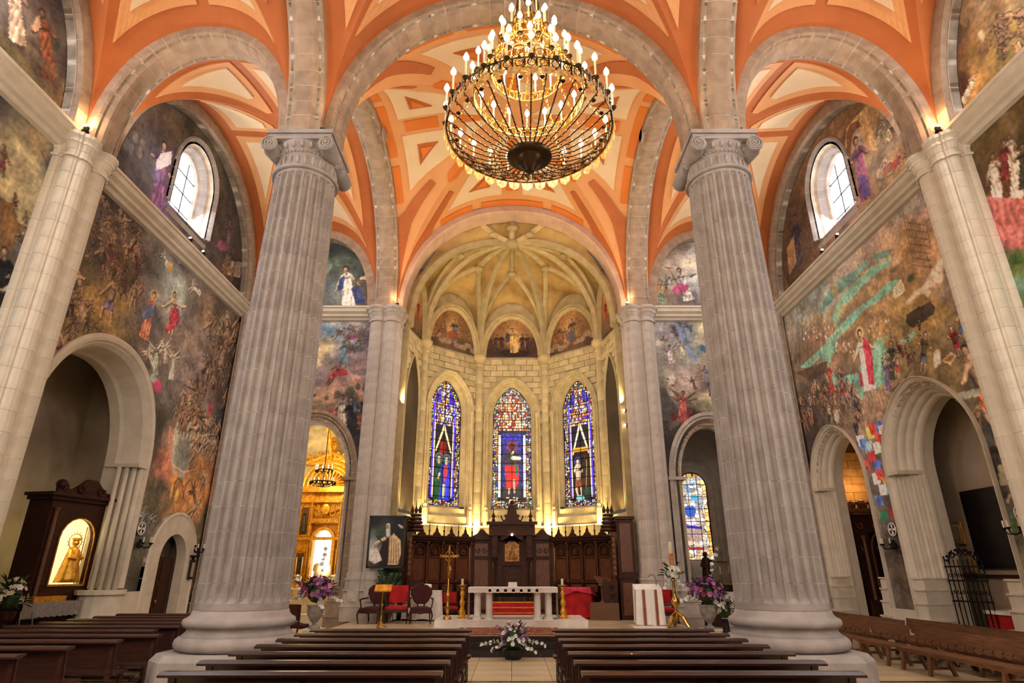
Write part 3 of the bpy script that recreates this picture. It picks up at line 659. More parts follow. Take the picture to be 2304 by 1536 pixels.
c.blob((2108,806), 12, 20, (196,184,160), .9, .8, .5); c.poly([(2118,812),(2140,792),(2154,800),(2138,821)], (190,150,96)); c.poly([(2124,810),(2140,797),(2147,801),(2136,815)], (130,96,60))
for a in (((2020,885),(2048,830)),((2005,880),(2040,850))): c.line(list(a), 3, (70,56,44))
c.poly([(2150,885),(2205,872),(2206,890),(2160,900)], (110,112,104)); c.person((2205,905),(2195,975), SK3, legs=1.2)
FLG = [((1977,958),(60,90,160)),((1984,968),(214,200,190)),((1956,972),(206,176,60)),((1962,964),(180,50,40)),((1935,990),(206,206,206)),((1942,998),(60,90,170)),((1952,1004),(110,150,200)),((1977,988),(180,50,44)),((1980,1012),(60,120,70)),((1972,1006),(206,200,190)),((1960,1026),(176,44,44)),((1973,1047),(64,90,170)),((1992,1034),(206,176,66)),((1970,1075),(200,190,184)),((1978,1066),(180,50,50)),((1991,1082),(206,120,50)),((1998,1098),(70,140,130)),((1977,1125),(60,84,150)),((1987,1160),(40,96,70)),((2008,1152),(130,36,44)),((1948,1045),(150,60,60)),((1985,1100),(190,180,170))]
for (x, y), cc in FLG: c.poly([(x - 9, y - 10), (x + 8, y - 13), (x + 12, y + 12), (x - 3, y + 16)], cc, .95, fold=.6)
for i in range(4): c.line([(1980 + i, 962 + i * 5), (1994, 958 + i * 5)], 1.6, (170,40,50))
c.person((2026,1215),(2040,1330), (90,70,56), robe=(70,56,46)); c.blob((2030,1290), 22, 26, (84,64,46), .6)
for a, b, kw in (((2240,985),(2252,1110),dict(robe=(44,38,36))),((2296,1070),(2290,1190),dict(robe=(60,74,44),hair=(150,150,150)))): c.person(a, b, SK2, **kw)
c.poly([(2245,1045),(2300,1035),(2304,1080),(2250,1095)], (126,116,88), .9)
c.crowd((1985,735,2060,800), 10, 26, (SK2, SK3), tilt=.3)
c.img *= 1.55
# --- lunettes of the side walls ---
c = LL
c.bg([(300,300,(86,72,62)),(260,340,(60,50,46)),(350,260,(92,76,64)),(420,260,(74,68,56)),(300,400,(72,62,58)),(370,440,(84,66,100)),(330,380,(92,82,80)),(460,580,(76,68,62)),(520,500,(60,54,52)),(530,600,(58,48,48)),(545,660,(42,38,38)),(450,300,(84,76,60)),(400,540,(70,62,58))])
c.person((370,328),(352,460), (190,150,130), robe=(112,66,112)); c.poly([(362,345),(388,340),(384,370),(350,385),(352,362)], (206,206,226), .9, fold=.5); c.blob((352,395), 24, 20, (120,100,170), .5, 1.8)
for p in ((305,310),(320,325),(295,335),(315,345),(285,325)): c.blob(p, 9, 13, (130,112,96), .6)
c.blob((500,553), 18, 10, (132,62,92), .85, 1, .4); c.person((518,500),(512,560), SK3, robe=(84,66,74)); c.poly([(508,585),(545,590),(540,625),(512,618)], (150,130,110), .8, fold=.6); c.crowd((500,570,545,600), 5, 34, (SK3,), pc=.5)
c.img *= 1.25
c = LR
c.bg([(1900,270,(120,86,52)),(1960,260,(160,118,72)),(2020,280,(118,100,90)),(2060,330,(176,134,86)),(1980,370,(128,104,76)),(1800,480,(94,66,44)),(1770,600,(84,58,40)),(1830,560,(100,74,56)),(1900,500,(110,84,80)),(1960,440,(140,104,68)),(1760,650,(70,52,38)),(1870,330,(110,80,54)),(2020,400,(160,124,80))])
c.poly([(1900,330),(1905,290),(1925,262),(1950,240),(1975,340),(1940,332),(1935,290),(1922,295),(1915,345)], (176,132,80), .95, fold=.2); c.poly([(1915,345),(1922,292),(1936,288),(1946,330),(1940,350)], (150,132,112), .9); c.poly([(1905,300),(1912,280),(1930,270),(1938,284),(1926,290),(1916,310),(1914,345),(1905,340)], (106,66,46), .95)
c.crowd((1968,262,2010,290), 10, 30, (SK2,), ((130,70,50),(150,130,90)), .7, .2)
c.person((1925,318),(1948,440), (176,130,104), robe=(120,66,100)); c.poly([(1928,400),(1950,390),(1956,440),(1940,445)], (74,56,130), .8, fold=.6); c.line([(1935,350),(1950,400)], 7, (160,60,110))
c.person((1990,352),(1985,405), (200,160,120), low=(170,50,48), legs=1.3); c.person((2036,350),(1995,385), (206,170,130), legs=1.2); c.blob((2012,368), 20, 8, (180,56,50), .9, .8); c.poly([(1975,380),(1988,378),(1986,402),(1972,400)], (190,160,120), .9)
c.person((1788,490),(1797,592), (130,92,70), robe=(66,54,66)); c.poly([(1770,560),(1786,530),(1792,590),(1776,620)], (176,128,80), .8); c.blob((1765,640), 12, 30, (150,110,66), .6, 1.4)
c.img *= 1.2
# --- left edge, near bay ---
c = NLu
c.bg([(30,40,(100,90,84)),(0,120,(110,100,60)),(60,120,(70,56,50)),(120,60,(84,68,62)),(100,180,(100,72,54)),(60,200,(104,92,60)),(140,240,(150,104,56)),(160,160,(70,56,56)),(170,60,(58,50,54)),(150,120,(92,76,66))])
c.person((28,-60),(40,90), SK, robe=(196,164,136)); c.person((95,30),(112,170), (130,84,60), robe=(124,66,40)); c.poly([(70,60),(88,30),(92,60),(80,75)], (176,140,110), .8)
c.line([(50,90),(165,215)], 22, (120,104,80), .5); c.blob((155,130), 10, 18, (84,52,50), .8); c.blob((128,105), 8, 14, (46,44,44), .8); c.img *= 1.2
c = NLl
c.bg([(20,250,(60,60,64)),(80,290,(60,58,58)),(100,330,(140,120,84)),(60,380,(180,166,120)),(20,420,(176,160,110)),(90,440,(160,150,110)),(20,500,(110,84,50)),(50,560,(90,90,90)),(60,620,(50,54,56)),(20,680,(66,60,56)),(140,300,(66,66,70)),(40,760,(60,58,54)),(120,380,(90,86,84))])
c.blob((90,330), 34, 30, (156,134,96), .8, 1.4); c.line([(95,345),(112,380)], 3, (90,70,50)); c.poly([(0,340),(60,355),(112,440),(90,520),(40,500),(0,440)], (190,172,124), .8)
c.poly([(0,440),(30,460),(40,490),(28,560),(0,560)], (116,84,50), .95, fold=.4); c.person((34,435),(36,470), SK2, low=(130,40,50)); c.person((58,476),(58,520), SK2, low=(170,160,130)); c.crowd((40,510,80,545), 8, 26, (SK2,), ((140,60,90),(90,130,80),(200,190,180)), .9, .1)
c.blob((50,565), 24, 22, (90,100,104), .9); c.person((10,565),(12,700), SK, robe=(26,26,30)); c.person((40,590),(36,690), SK, robe=(30,28,30)); c.person((30,625),(28,740), SK, robe=(190,200,190)); c.person((10,330),(2,395), SK2, low=(130,50,70), arms=[(-5,320),(22,372)]); c.person((0,700),(0,820), SK2, robe=(90,100,80)); c.img *= 1.2
# --- right edge, near bay ---
c = NRu
c.bg([(2160,40,(130,104,80)),(2200,30,(150,124,90)),(2150,140,(110,66,36)),(2200,120,(150,112,56)),(2160,180,(90,52,34)),(2240,160,(150,116,60)),(2160,230,(216,140,60)),(2280,60,(130,110,80)),(2200,200,(170,124,60)),(2260,120,(120,104,60)),(2140,90,(84,60,44)),(2300,100,(110,96,56))])
for a in (((2172,0),(2184,50),(2188,90)),((2186,68),(2215,45),(2235,20),(2250,0)),((2145,30),(2172,60)),((2160,0),(2164,40))): c.line(list(a), 6, (150,104,60))
c.crowd((2225,20,2300,90), 16, 50, (SK2,), ((170,130,90),(120,90,60)), .7, .6); c.blob((2214,110), 16, 18, (110,80,62), .8); c.blob((2208,80), 9, 16, (190,170,140), .9); c.blob((2280,60), 12, 16, (160,130,60), .8)
c.person((2196,166),(2168,228), (206,176,150), robe=(206,180,140)); c.line([(2225,178),(2198,210)], 2, (110,80,50)); c.img *= 1.25
c = NRl
c.bg([(2200,330,(104,84,46)),(2260,240,(110,88,50)),(2230,400,(90,70,42)),(2290,200,(70,60,40)),(2290,380,(60,56,40)),(2260,480,(190,110,100)),(2290,520,(190,120,110)),(2280,600,(100,120,60)),(2300,680,(80,110,80)),(2220,450,(80,60,44))])
c.line([(2255,240),(2285,310)], 12, (120,100,80), .7)
for a, b, r_ in (((2233,352),(2245,450),(216,200,180)),((2262,358),(2268,450),(96,60,40)),((2282,330),(2290,440),(216,204,184)),((2270,308),(2275,380),(210,196,176)),((2300,330),(2305,420),(60,60,50)),((2258,320),(2262,400),(110,40,44))): c.person(a, b, SK2, robe=r_)
c.poly([(2205,442),(2304,446),(2304,560),(2262,560),(2232,510),(2215,470)], (196,100,96), .95, fold=.7)
for i in range(9): c.line([(2290,590),(2262 + i * 7, 560 + abs(i - 4) * 8)], 5, (70,110,44), .9)
c.blob((2295,640), 20, 26, (90,140,130), .7); c.img *= 1.15
# --- end walls of the aisles ---
c = BLl
K_ = lambda x, y: (690 + x / 5.12, 700 + y / 5.12)
c.bg([K_(200,120)+((150,140,140),), K_(200,200)+((90,140,176),), K_(280,300)+((100,140,160),), K_(150,450)+((206,180,130),), K_(350,200)+((190,180,170),), K_(600,150)+((150,134,134),), K_(650,350)+((120,106,108),), K_(600,560)+((170,130,120),), K_(400,500)+((126,124,128),), K_(300,700)+((150,124,124),), K_(150,780)+((124,112,116),), K_(300,850)+((206,150,120),), K_(600,800)+((206,140,116),), K_(150,950)+((214,160,110),), K_(500,1000)+((110,96,70),), K_(150,1080)+((130,104,84),), K_(600,1300)+((60,44,44),), K_(450,1200)+((90,60,56),), K_(250,1150)+((140,60,60),), K_(680,1100)+((60,56,60),), (830,1050,(60,50,50)), (830,1200,(64,56,50)), (620,900,(120,90,80))])
c.blob(K_(120,500), 18, 36, (216,190,140), .9, .6, 0, .1); c.line([K_(150,225),K_(210,260),K_(215,350)], 2.5, (190,130,140)); c.blob(K_(550,440), 36, 10, (96,84,88), .7, 1.4); c.blob(K_(640,700), 30, 10, (100,84,90), .7, 1.2)
c.person(K_(430,200),K_(500,350), SK, robe=(196,180,160), wings=(90,96,120)); c.blob(K_(500,300), 16, 8, (170,50,130), .9); c.person(K_(425,360),K_(430,580), SK2, robe=(100,130,140)); c.crowd((760,735,845,790), 9, 26, (SK2,), ((150,120,120),), .6, .6, wings=(150,140,140))
c.person(K_(385,600),K_(240,830), (176,110,90), low=(190,50,50), arms=[K_(280,670), K_(450,640)]); c.blob(K_(400,710), 17, 9, (190,48,50), .95, .7)
for x, y, r_ in ((350,960,12),(500,930,16),(590,870,9),(690,890,14),(230,1000,7),(90,970,5)): c.blob(K_(x, y), r_ * .8, r_, (90,84,60), .9, 1)
c.person(K_(415,985),K_(400,1300), (190,150,120), robe=(206,190,160)); c.person(K_(510,1020),K_(540,1420), (180,140,110), robe=(40,40,46)); c.person(K_(550,1010),K_(560,1150), SK2, robe=(80,110,130)); c.person(K_(650,1020),K_(640,1160), SK2, robe=(40,40,44))
c.poly([K_(580,1180),K_(690,1180),K_(690,1380),K_(600,1340)], (170,60,50), 1)
for i in range(6): c.line([K_(580,1190 + i * 32),K_(690,1195 + i * 34)], 2, (190,170,90) if i % 2 else (60,80,70), .8)
c.poly([K_(160,1130),K_(360,1150),K_(350,1240),K_(260,1190)], (170,70,70), .9, fold=.8); c.img *= 1.05
c = BLu
c.bg([(730,580,(110,140,110)),(760,560,(50,56,56)),(800,560,(44,50,50)),(845,620,(60,84,80)),(840,670,(100,70,70)),(740,650,(100,110,110)),(800,680,(90,80,64)),(720,620,(70,66,56))])
c.person((778,605),(785,688), (190,150,120), robe=(214,204,180)); c.poly([(765,625),(775,620),(772,650),(758,655)], (40,70,140), .9, fold=.4); c.poly([(790,650),(808,640),(822,680),(800,684)], (40,56,120), .9, fold=.5)
c.poly([(795,628),(830,626),(835,634),(800,636)], (110,80,56)); c.poly([(812,622),(830,620),(826,628),(808,629)], (206,196,160)); c.line([(800,636),(800,680)], 3, (70,50,40)); c.line([(828,634),(830,676)], 3, (70,50,40)); c.blob((738,600), 10, 20, (120,150,120), .7); c.img *= 1.2
c = BRl
K_ = lambda x, y: (1450 + x / 3.49, 540 + y / 3.49)
c.bg([K_(100,680)+((150,140,146),), K_(250,680)+((130,156,196),), K_(400,700)+((226,206,150),), K_(450,850)+((230,200,140),), K_(130,850)+((180,170,156),), K_(250,950)+((170,156,146),), K_(350,900)+((170,180,170),), K_(200,1030)+((206,190,176),), K_(120,1080)+((110,120,90),), K_(160,1200)+((130,110,100),), K_(300,1100)+((180,156,146),), K_(500,1150)+((120,96,92),), K_(500,1280)+((206,190,140),), K_(200,1400)+((90,70,60),), K_(350,1400)+((90,60,50),), K_(150,1500)+((84,72,60),), (1500,1000,(60,50,44)), (1500,1200,(60,54,48))])
c.crowd((1510,725,1562,755), 9, 14, (SK,), ((150,120,120),), .3, .5, wings=(140,130,150)); c.poly([K_(220,620),K_(240,620),K_(330,760),K_(420,960),K_(370,960),K_(300,820)], (130,156,206), .7)
for a, b, r_ in (((195,830),(210,960),(206,176,176)),((280,800),(300,900),(196,196,150)),((150,760),(160,850),(150,140,130)),((370,1080),(400,1170),(110,90,84)),((470,990),(480,1090),(130,130,150)),((520,1090),(530,1220),(70,66,110))): c.person(K_(*a), K_(*b), SK2, robe=r_, wings=(206,196,186))
c.person(K_(508,780),K_(530,950), SK2, robe=(170,70,66)); c.blob(K_(460,850), 8, 9, (60,120,180), .9); c.blob(K_(525,925), 6, 8, (50,110,180), .9)
c.poly([K_(110,1160),K_(160,1160),K_(280,1360),K_(200,1420),K_(130,1420)], (96,88,84), .95, fold=.2); c.poly([K_(180,1440),K_(370,1330),K_(380,1360),K_(200,1500)], (110,96,86)); 
for i in range(14): c.blob(K_(120 + random.random() * 130, 1090 + random.random() * 60), 3, 3, random.choice(((214,204,180),(190,90,90),(84,110,70))), .9)
c.person(K_(302,1200),K_(300,1420), (170,120,90), robe=(200,90,80), wings=(170,150,110)); c.blob(K_(225,1390), 7, 12, (130,30,46), .9); c.blob(K_(350,1370), 7, 16, (140,30,50), .9); c.img *= 1.0
c = BRu
c.bg([K_(300,60)+((130,104,90),), K_(150,160)+((150,120,106),), K_(400,120)+((196,196,190),), K_(400,200)+((226,216,190),), K_(420,330)+((206,214,214),), K_(100,290)+((196,176,150),), K_(60,370)+((206,170,120),), K_(180,450)+((120,104,96),), K_(350,480)+((110,104,106),), K_(450,470)+((140,130,136),), K_(200,250)+((196,180,160),)])
c.person(K_(272,235),K_(345,460), (190,140,110), robe=(226,214,200), arms=[K_(400,265), K_(230,300)], legs=1.2); c.blob(K_(285,380), 20, 13, (206,70,130), .95, .7, .3); c.line([K_(190,215),K_(310,440)], 2.4, (130,96,60)); c.line([K_(165,215),K_(225,222)], 2.4, (130,96,60))
c.person(K_(125,420),K_(150,500), SK, robe=(110,170,130), wings=(220,206,196)); c.crowd((1458,605,1510,635), 10, 24, (SK,), ((200,150,80),(120,150,190),(210,200,190)), .6, .5, wings=(214,204,190)); c.img *= 1.0
# hang the painted plaster on the walls
def put_mural(cv, name, f, mask, label, group=None):
    g_ = cv.img.mean(-1, keepdims=True); cv.img = g_ + (cv.img - g_) * .78; n_ = smooth_noise(cv.nz, cv.nu, .28 / cv.res, 4, cv.seed + 77) - .5; n2_ = smooth_noise(cv.nz, cv.nu, .7 / cv.res, 4, cv.seed + 79) - .5; cv.img = cv.img * (1 + .5 * n_ + .4 * n2_)[..., None] + (n2_[..., None] * np.array([16., 4., -12.])); cv.grain(.1); o = painted(name, cv, mask, f, M_MU); tag(o, label, 'mural', group); return o
outL = lambda u, z: ~(A_NL.inside(u, z, .15) | A_DLo.inside(u, z, -.03)) & (z > np.where(u < 19.3, 1.45, 1.0))
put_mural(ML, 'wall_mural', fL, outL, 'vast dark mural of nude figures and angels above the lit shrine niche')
outR = lambda u, z: ~(A_N2.inside(u, z, .15) | A_N1.inside(u, z, .15)) & (z > 1.0)
put_mural(MR, 'wall_mural', fR, outR, 'vast river landscape mural with robed figure above the two pointed arches')
put_mural(LL, 'lunette_mural', fL, lambda u, z: LUN.inside(u, z) & ~A_W.inside(u, z, .1), 'dark half-round mural around the glaring window over the left cornice')
put_mural(LR, 'lunette_mural', fR, lambda u, z: LUN.inside(u, z) & ~A_W.inside(u, z, .1), 'brown half-round mural with violet robed figure around the window over the right cornice')
T = lambda u, z: (u > -99)
put_mural(NLl, 'wall_mural', fL, T, 'mural with tree, rocks and black-clad crowd at the left edge, below the cornice')
put_mural(NLu, 'lunette_mural', fL, lambda u, z: LUNn.inside(u, z), 'dark mural with a kneeling figure in the top left corner, above the cornice')
put_mural(NRl, 'wall_mural', fR, T, 'mural with white-robed group and pink drapery at the right edge')
put_mural(NRu, 'lunette_mural', fR, lambda u, z: LUNn.inside(u, z), 'golden brown mural with bare trees in the top right corner, above the cornice')
put_mural(BLl, 'wall_mural', fB, lambda u, z: ~A_CL.inside(u, z, .15), 'mural of blue and pink sky with nuns over the golden chapel arch')
put_mural(BLu, 'lunette_mural', fB, lambda u, z: LUNb(-1).inside(u, z), 'half-round mural of a woman in white and blue at a desk')
put_mural(BRl, 'wall_mural', fB, lambda u, z: ~A_CR.inside(u, z, .15), 'mural of angels in pale yellow sky over the right chapel arch')
put_mural(BRu, 'lunette_mural', fB, lambda u, z: LUNb(1).inside(u, z), 'half-round mural of a figure in white and pink with a cross on clouds')

# masonry behind the paint
wl = struct('wall_left'); wr = struct('wall_right'); wb = struct('wall_back')
def backing(root, f, u0, u1, z0, z1, holes, name='masonry', m=M_NI, res=.12, w_=.03):
    U = np.arange(u0, u1 + res, res); Z = np.arange(z0, z1 + res, res); b = MB(); nu = len(U); vs = [f(u, z, w_) for z in Z for u in U]; fs = []
    for j in range(len(Z) - 1):
        uu = (U[:-1] + U[1:]) / 2; zz = np.full(len(uu), (Z[j] + Z[j + 1]) / 2); ok = np.ones(len(uu), bool)
        for h in holes: ok &= ~h.inside(uu, zz, .08)
        for i in np.nonzero(ok)[0]: fs.append((j * nu + i, j * nu + i + 1, (j + 1) * nu + i + 1, (j + 1) * nu + i))
    b.add(vs, fs); return b.build(name, m, root)
backing(wl, fL, -7, 23, 0, 17.2, [A_NL, A_DL, A_W]); backing(wr, fR, -7, 23, 0, 17.2, [A_N2, A_N1, A_W])
backing(wb, fB, -11.3, -4.6, 0, 17, [A_CL]); backing(wb, fB, 4.6, 11.3, 0, 17, [A_CR])
for s, f, root in ((-1, fL, wl), (1, fR, wr)):   # whitewashed dado below the paint
    part('dado', M_CR, root, lambda b: b.box(*sorted((s * 11.1, s * 11.22)), 18.3 if s < 0 else 17.9, 19.3 if s < 0 else 19.1, 0, 1.45 if s < 0 else 1.0))
# cornices
CP = [(0, 0), (-.12, .02), (-.18, .1), (-.28, .14), (-.3, .22), (-.42, .3), (-.45, .42), (-.5, .44), (-.5, .52), (0, .56)]
def cornice(f, u0, u1, z=11.72):
    b = MB(); n = len(CP); vs = [f(u, z + h, w_) for u in (u0, u1) for w_, h in CP]
    b.add(vs, [(i, (i + 1) % n, n + (i + 1) % n, n + i) for i in range(n)] + [tuple(range(n)), tuple(range(n, 2 * n))[::-1]])
    o = b.build('trim_cornice', M_CR, None, 'structure'); return o
for f in (fL, fR):
    cornice(f, 13.1, 22.4); cornice(f, 2.8, 11.9)
cornice(fB, -10.7, -5.8); cornice(fB, 5.8, 10.7)

# ---------------- clear windows in the lunettes ----------------
WPR = [(.42, -.06), (.36, -.12), (.28, -.06), (.24, .0), (.16, .0), (.12, .12), (.02, .16), (-.06, .42), (-.12, .45), (-.12, .7), (.42, .7)]
for i, (f, s) in enumerate(((fL, -1), (fR, 1))):
    root = struct('window_%d' % (i + 1)); A = Arch(17.7, 14.9, 1.0, 1.2, 13.3)
    voussoirs('x', A, WPR, f, M_SH, block=.4, parent=root, bname='frame_stone')
    P, _ = resample(Arch(17.7, 14.9, .9, 1.1, 13.25).curve(), 41)
    b = MB(); b.add([f(u, z, .62) for u, z in P], [tuple(range(len(P)))]); b.build('window_pane', M_SKYW, root)
    def bars(b):
        for z in (13.9, 14.6, 15.3): b.box(*sorted((s * 11.78, s * 11.81)), 16.85, 18.55, z - .015, z + .015)
        for u in (17.4, 18.0): b.box(*sorted((s * 11.78, s * 11.81)), u - .012, u + .012, 13.25, 15.85)
    part('window_bar', M_IR, root, bars)
    part('window_sill', M_SH, root, lambda b: b.add([f(u, z, w_) for u, z, w_ in ((16.4, 13.05, -.05), (19.0, 13.05, -.05), (18.6, 13.35, .65), (16.8, 13.35, .65), (16.4, 12.9, 0), (19, 12.9, 0), (18.6, 12.9, .65), (16.8, 12.9, .65))],
         [(0, 1, 2, 3), (4, 5, 1, 0), (5, 6, 2, 1), (7, 4, 0, 3), (4, 5, 6, 7)]))

# ---------------- columns ----------------
def make_column(label):
    t = thing('stone_column', label, 'column', group='fluted columns of the nave')
    def plinth(b):
        o = 1.17; c = .36; b.prism([(-o, -o + c), (-o + c, -o), (o - c, -o), (o, -o + c), (o, o - c), (o - c, o), (-o + c, o), (-o, o - c)], 0, .55)
        b.prism([(-o, -o + c), (-o + c, -o), (o - c, -o), (o, -o + c), (o, o - c), (o - c, o), (-o + c, o), (-o, o - c)], .55, .66, top=.93)
    part('plinth', M_SH, t, plinth)
    arc = lambda r, z0, z1, k=6: [(r + (z1 - z0) / 2 * math.sin(PI * i / k), z0 + (z1 - z0) * (1 - math.cos(PI * i / k)) / 2) for i in range(k + 1)]
    part('base_moulding', M_SH, t, lambda b: b.lathe([(0, .66)] + arc(.97, .66, .9) + [(.98, .91), (.93, .95), (.9, 1.0), (.93, 1.04), (.97, 1.05)] + arc(.93, 1.05, 1.2) + [(.92, 1.21), (.88, 1.25), (.85, 1.33), (0, 1.33)], n=48), True)
    nf = 24
    def ring(r, z, depth):
        v = []
        for i in range(nf * 8):
            a = 2 * PI * i / (nf * 8); q = (i % 8) / 8
            dd = 0 if q < .2 else math.sqrt(max(0, 1 - (2 * (q - .125) / .875 - 1) ** 2))
            v.append(((r - depth * dd) * math.cos(a), (r - depth * dd) * math.sin(a), z))
        return v
    z = 1.33; nd = 21; hh = (11.0 - 1.33) / nd; rad = lambda zz: .84 - .115 * ((zz - 1.33) / 9.7) ** 1.5
    b = MB(); n = nf * 8; vs = []; lv = [1.35 + i * (9.6 / 8) for i in range(9)]
    for q in lv: vs += ring(rad(q) - .012, q, .1)
    b.add(vs, [(k * n + i, k * n + (i + 1) % n, (k + 1) * n + (i + 1) % n, (k + 1) * n + i) for k in range(8) for i in range(n)]); b.build('mortar_core', M_MO, t)
    for k in range(nd):
        z0, z1 = 1.33 + k * hh + .006, 1.33 + (k + 1) * hh - .006; b = MB(); vs = ring(rad(z0), z0, .0 if k == 0 else .1)
        if k == 0: lvz = [(z0 + .12, 0), (z0 + .2, .06), (z1, .1)]
        elif k == nd - 1: lvz = [(z1 - .16, .1), (z1 - .1, .055), (z1 - .07, 0), (z1, 0)]
        else: lvz = [(z1, .1)]
        for zz, d in lvz: vs += ring(rad(zz), zz, d)
        m_ = len(lvz); b.add(vs, [(q * n + i, q * n + (i + 1) % n, (q + 1) * n + (i + 1) % n, (q + 1) * n + i) for q in range(m_) for i in range(n)] + [tuple(range(n))[::-1], tuple(range(m_ * n, (m_ + 1) * n))])
        b.build('shaft_drum', M_SH, t)
    cap = part('capital', M_SH, t, lambda b: b.lathe([(0, 11.0), (.74, 11.0)] + arc(.76, 11.0, 11.09) + [(.73, 11.1), (.7, 11.12), (.68, 11.45), (.7, 11.47), (.74, 11.55), (.82, 11.68), (.84, 11.78), (0, 11.78)], n=48), True)
    def flut(b):
        for i in range(24):
            a = 2 * PI * i / 24; b.ball((.69 * math.cos(a), .69 * math.sin(a), 11.27), .1, 6, (.55, .55, 1.5))
    part('necking_flute', M_SH, cap, flut)
    def eggs(b):
        for i in range(24):
            a = 2 * PI * (i + .5) / 24; b.ball((.79 * math.cos(a), .79 * math.sin(a), 11.66), .085, 6, (.8, .8, 1.2))
        for i in range(48):
            a = 2 * PI * i / 48; b.ball((.73 * math.cos(a), .73 * math.sin(a), 11.5), .035, 5)
    part('egg_moulding', M_SH, cap, eggs)
    for s in (-1, 1):      # bolster with a scroll at each end
        prof = [(0, -.86), (.19, -.86), (.2, -.82), (.17, -.74), (.21, -.6), (.15, -.2), (.12, -.06), (.15, -.04), (.15, .04), (.12, .06), (.15, .2), (.21, .6), (.17, .74), (.2, .82), (.19, .86), (0, .86)]
        vo = part('volute', M_SH, t, lambda b: b.lathe(prof, (s * .68, 0, 11.62), 20, 'y', rf=lambda a: 1 + .04 * math.cos(a * 10)), True)
        for e in (-1, 1):
            pts = [(s * .68 + s * (.03 + .02 * q) * math.cos(q * .62), e * .875, 11.62 + (.03 + .0185 * q * .4) * 0 + (.03 + .02 * q) * math.sin(q * .62) * 1.0) for q in [i * .35 for i in range(24)]]
            pts = [(s * .68 + s * r_ * math.cos(a_), e * .872, 11.62 + r_ * math.sin(a_)) for r_, a_ in [(.03 + .15 * i / 40, i * .36) for i in range(41)]]
            part('scroll', M_SH, vo, lambda b: (b.tube(pts, .018, 5), b.ball((s * .68, e * .87, 11.62), .035, 8)))
    def abacus(b):
        for h, z0, z1, tp in ((.74, 11.76, 11.8, 1.), (.7, 11.8, 11.95, 1.1), (.8, 11.97, 12.08, 1.)):
            b.prism([(-h, -h), (h, -h), (h, h), (-h, h)], z0, z1, top=tp)
        b.box(-.78, .78, -.83, .83, 11.77, 11.83)
    part('abacus', M_SH, t, abacus)
    def lampf(b):
        b.box(.35, .55, -.65, -.5, 12.08, 12.14); b.cbox((.45, -.6, 12.2), (.16, .1, .1))
    part('floodlight', M_IR, t, lampf)
    return t
col0 = make_column('massive fluted column with scroll capital beside the left pews')
col0.location = (-5.17, 12.5, 0)
dup(col0, (5.17, 12.5, 0), 0, 'massive fluted column with scroll capital beside the right pews')
part('impost', M_AR, None, lambda b: [b.box(s * 5.2 - .5, s * 5.2 + .5, 12.0, 13.0, 12.05, 12.2) for s in (-1, 1)], kind='structure').name = 'trim_impost'

# ---------------- clustered piers ----------------
def cluster(hx, hy, shafts):
    """outline of a pier: rectangle with engaged round shafts; returns closed list of points"""
    pts = []
    def side(x0, y0, x1, y1):
        L = math.hypot(x1 - x0, y1 - y0); ux, uy = (x1 - x0) / L, (y1 - y0) / L; nx, ny = uy, -ux; n = shafts
        pts.append((x0, y0)); 
        for i in range(n):
            c = L * (i + .5) / n; r = L / n * (.4 if n > 1 else .3)
            for k in range(7):
                a = PI * k / 6; pts.append((x0 + ux * (c - r * math.cos(a)) + nx * r * math.sin(a) * .6, y0 + uy * (c - r * math.cos(a)) + ny * r * math.sin(a) * .6))
    side(-hx, -hy, hx, -hy); side(hx, -hy, hx, hy); side(hx, hy, -hx, hy); side(-hx, hy, -hx, -hy)
    return pts
def pier(name, label, cx, cy, hx, hy, shafts=2, z0=.42, z1=11.45, m=M_ST, nb=22):
    t = thing(name, label, 'pier', (cx, cy, 0)); O = cluster(hx, hy, shafts); zb = z0 + 1.55
    part('mortar_core', M_MO, t, lambda b: b.prism([(x * .985, y * .985) for x, y in O], z0, z1))
    h = (z1 - zb) / nb
    blocks = {}
    for k in range(nb):
        if 'm' not in blocks:
            o = part('pier_block', m, t, lambda b: b.prism(O, .006, h - .006)); o.location = (0, 0, zb); blocks['m'] = o
        else:
            o = blocks['m'].copy(); COL.objects.link(o); o.parent = t; o.location = (0, 0, zb + k * h)
    k = 1
    for za, zc, q in ((z0, z0 + .45, 1.22), (z0 + .45, z0 + .52, 1.28), (z0 + .52, z0 + .62, 1.2), (z0 + .62, z0 + .95, 1.15), (z0 + .95, z0 + 1.0, 1.2), (z0 + 1.0, z0 + 1.3, 1.09), (z0 + 1.3, z0 + 1.36, 1.14), (z0 + 1.36, z0 + 1.55, 1.05)):
        part('base_moulding', m, t, lambda b: b.prism([(x * q, y * q) for x, y in (O if q < 1.16 else [(-hx * 1.1, -hy * 1.1), (hx * 1.1, -hy * 1.1), (hx * 1.1, hy * 1.1), (-hx * 1.1, hy * 1.1)])], za, zc))
    for za, zc, q, tp in ((z1, z1 + .06, 1.1, 1.), (z1 + .06, z1 + .22, 1.02, 1.), (z1 + .22, z1 + .38, 1.04, 1.12), (z1 + .38, z1 + .46, 1.2, 1.), (z1 + .46, z1 + .55, 1.16, 1.1), (z1 + .55, z1 + .65, 1.3, 1.)):
        part('capital_moulding', m, t, lambda b: b.prism([(x * q, y * q) for x, y in O], za, zc, top=tp))
    return t
for s, w1, w2 in ((-1, 'left', 'golden altar chapel'), (1, 'right', 'dark chapel with the candle altar')):
    pier('chancel_pier', 'clustered stone pier between the high altar and the ' + w2, s * 5.17, 22.75, .5, .5)
    pier('wall_pier', 'pale clustered wall pier rising at the %s edge of the view' % w1, s * 11.0, 12.5, .36, .52, 2, 0, m=M_CR)
    pier('corner_shaft', 'slender stone corner shafts at the far end of the %s wall' % w1, s * 10.95, 22.65, .16, .16, 1, 0)
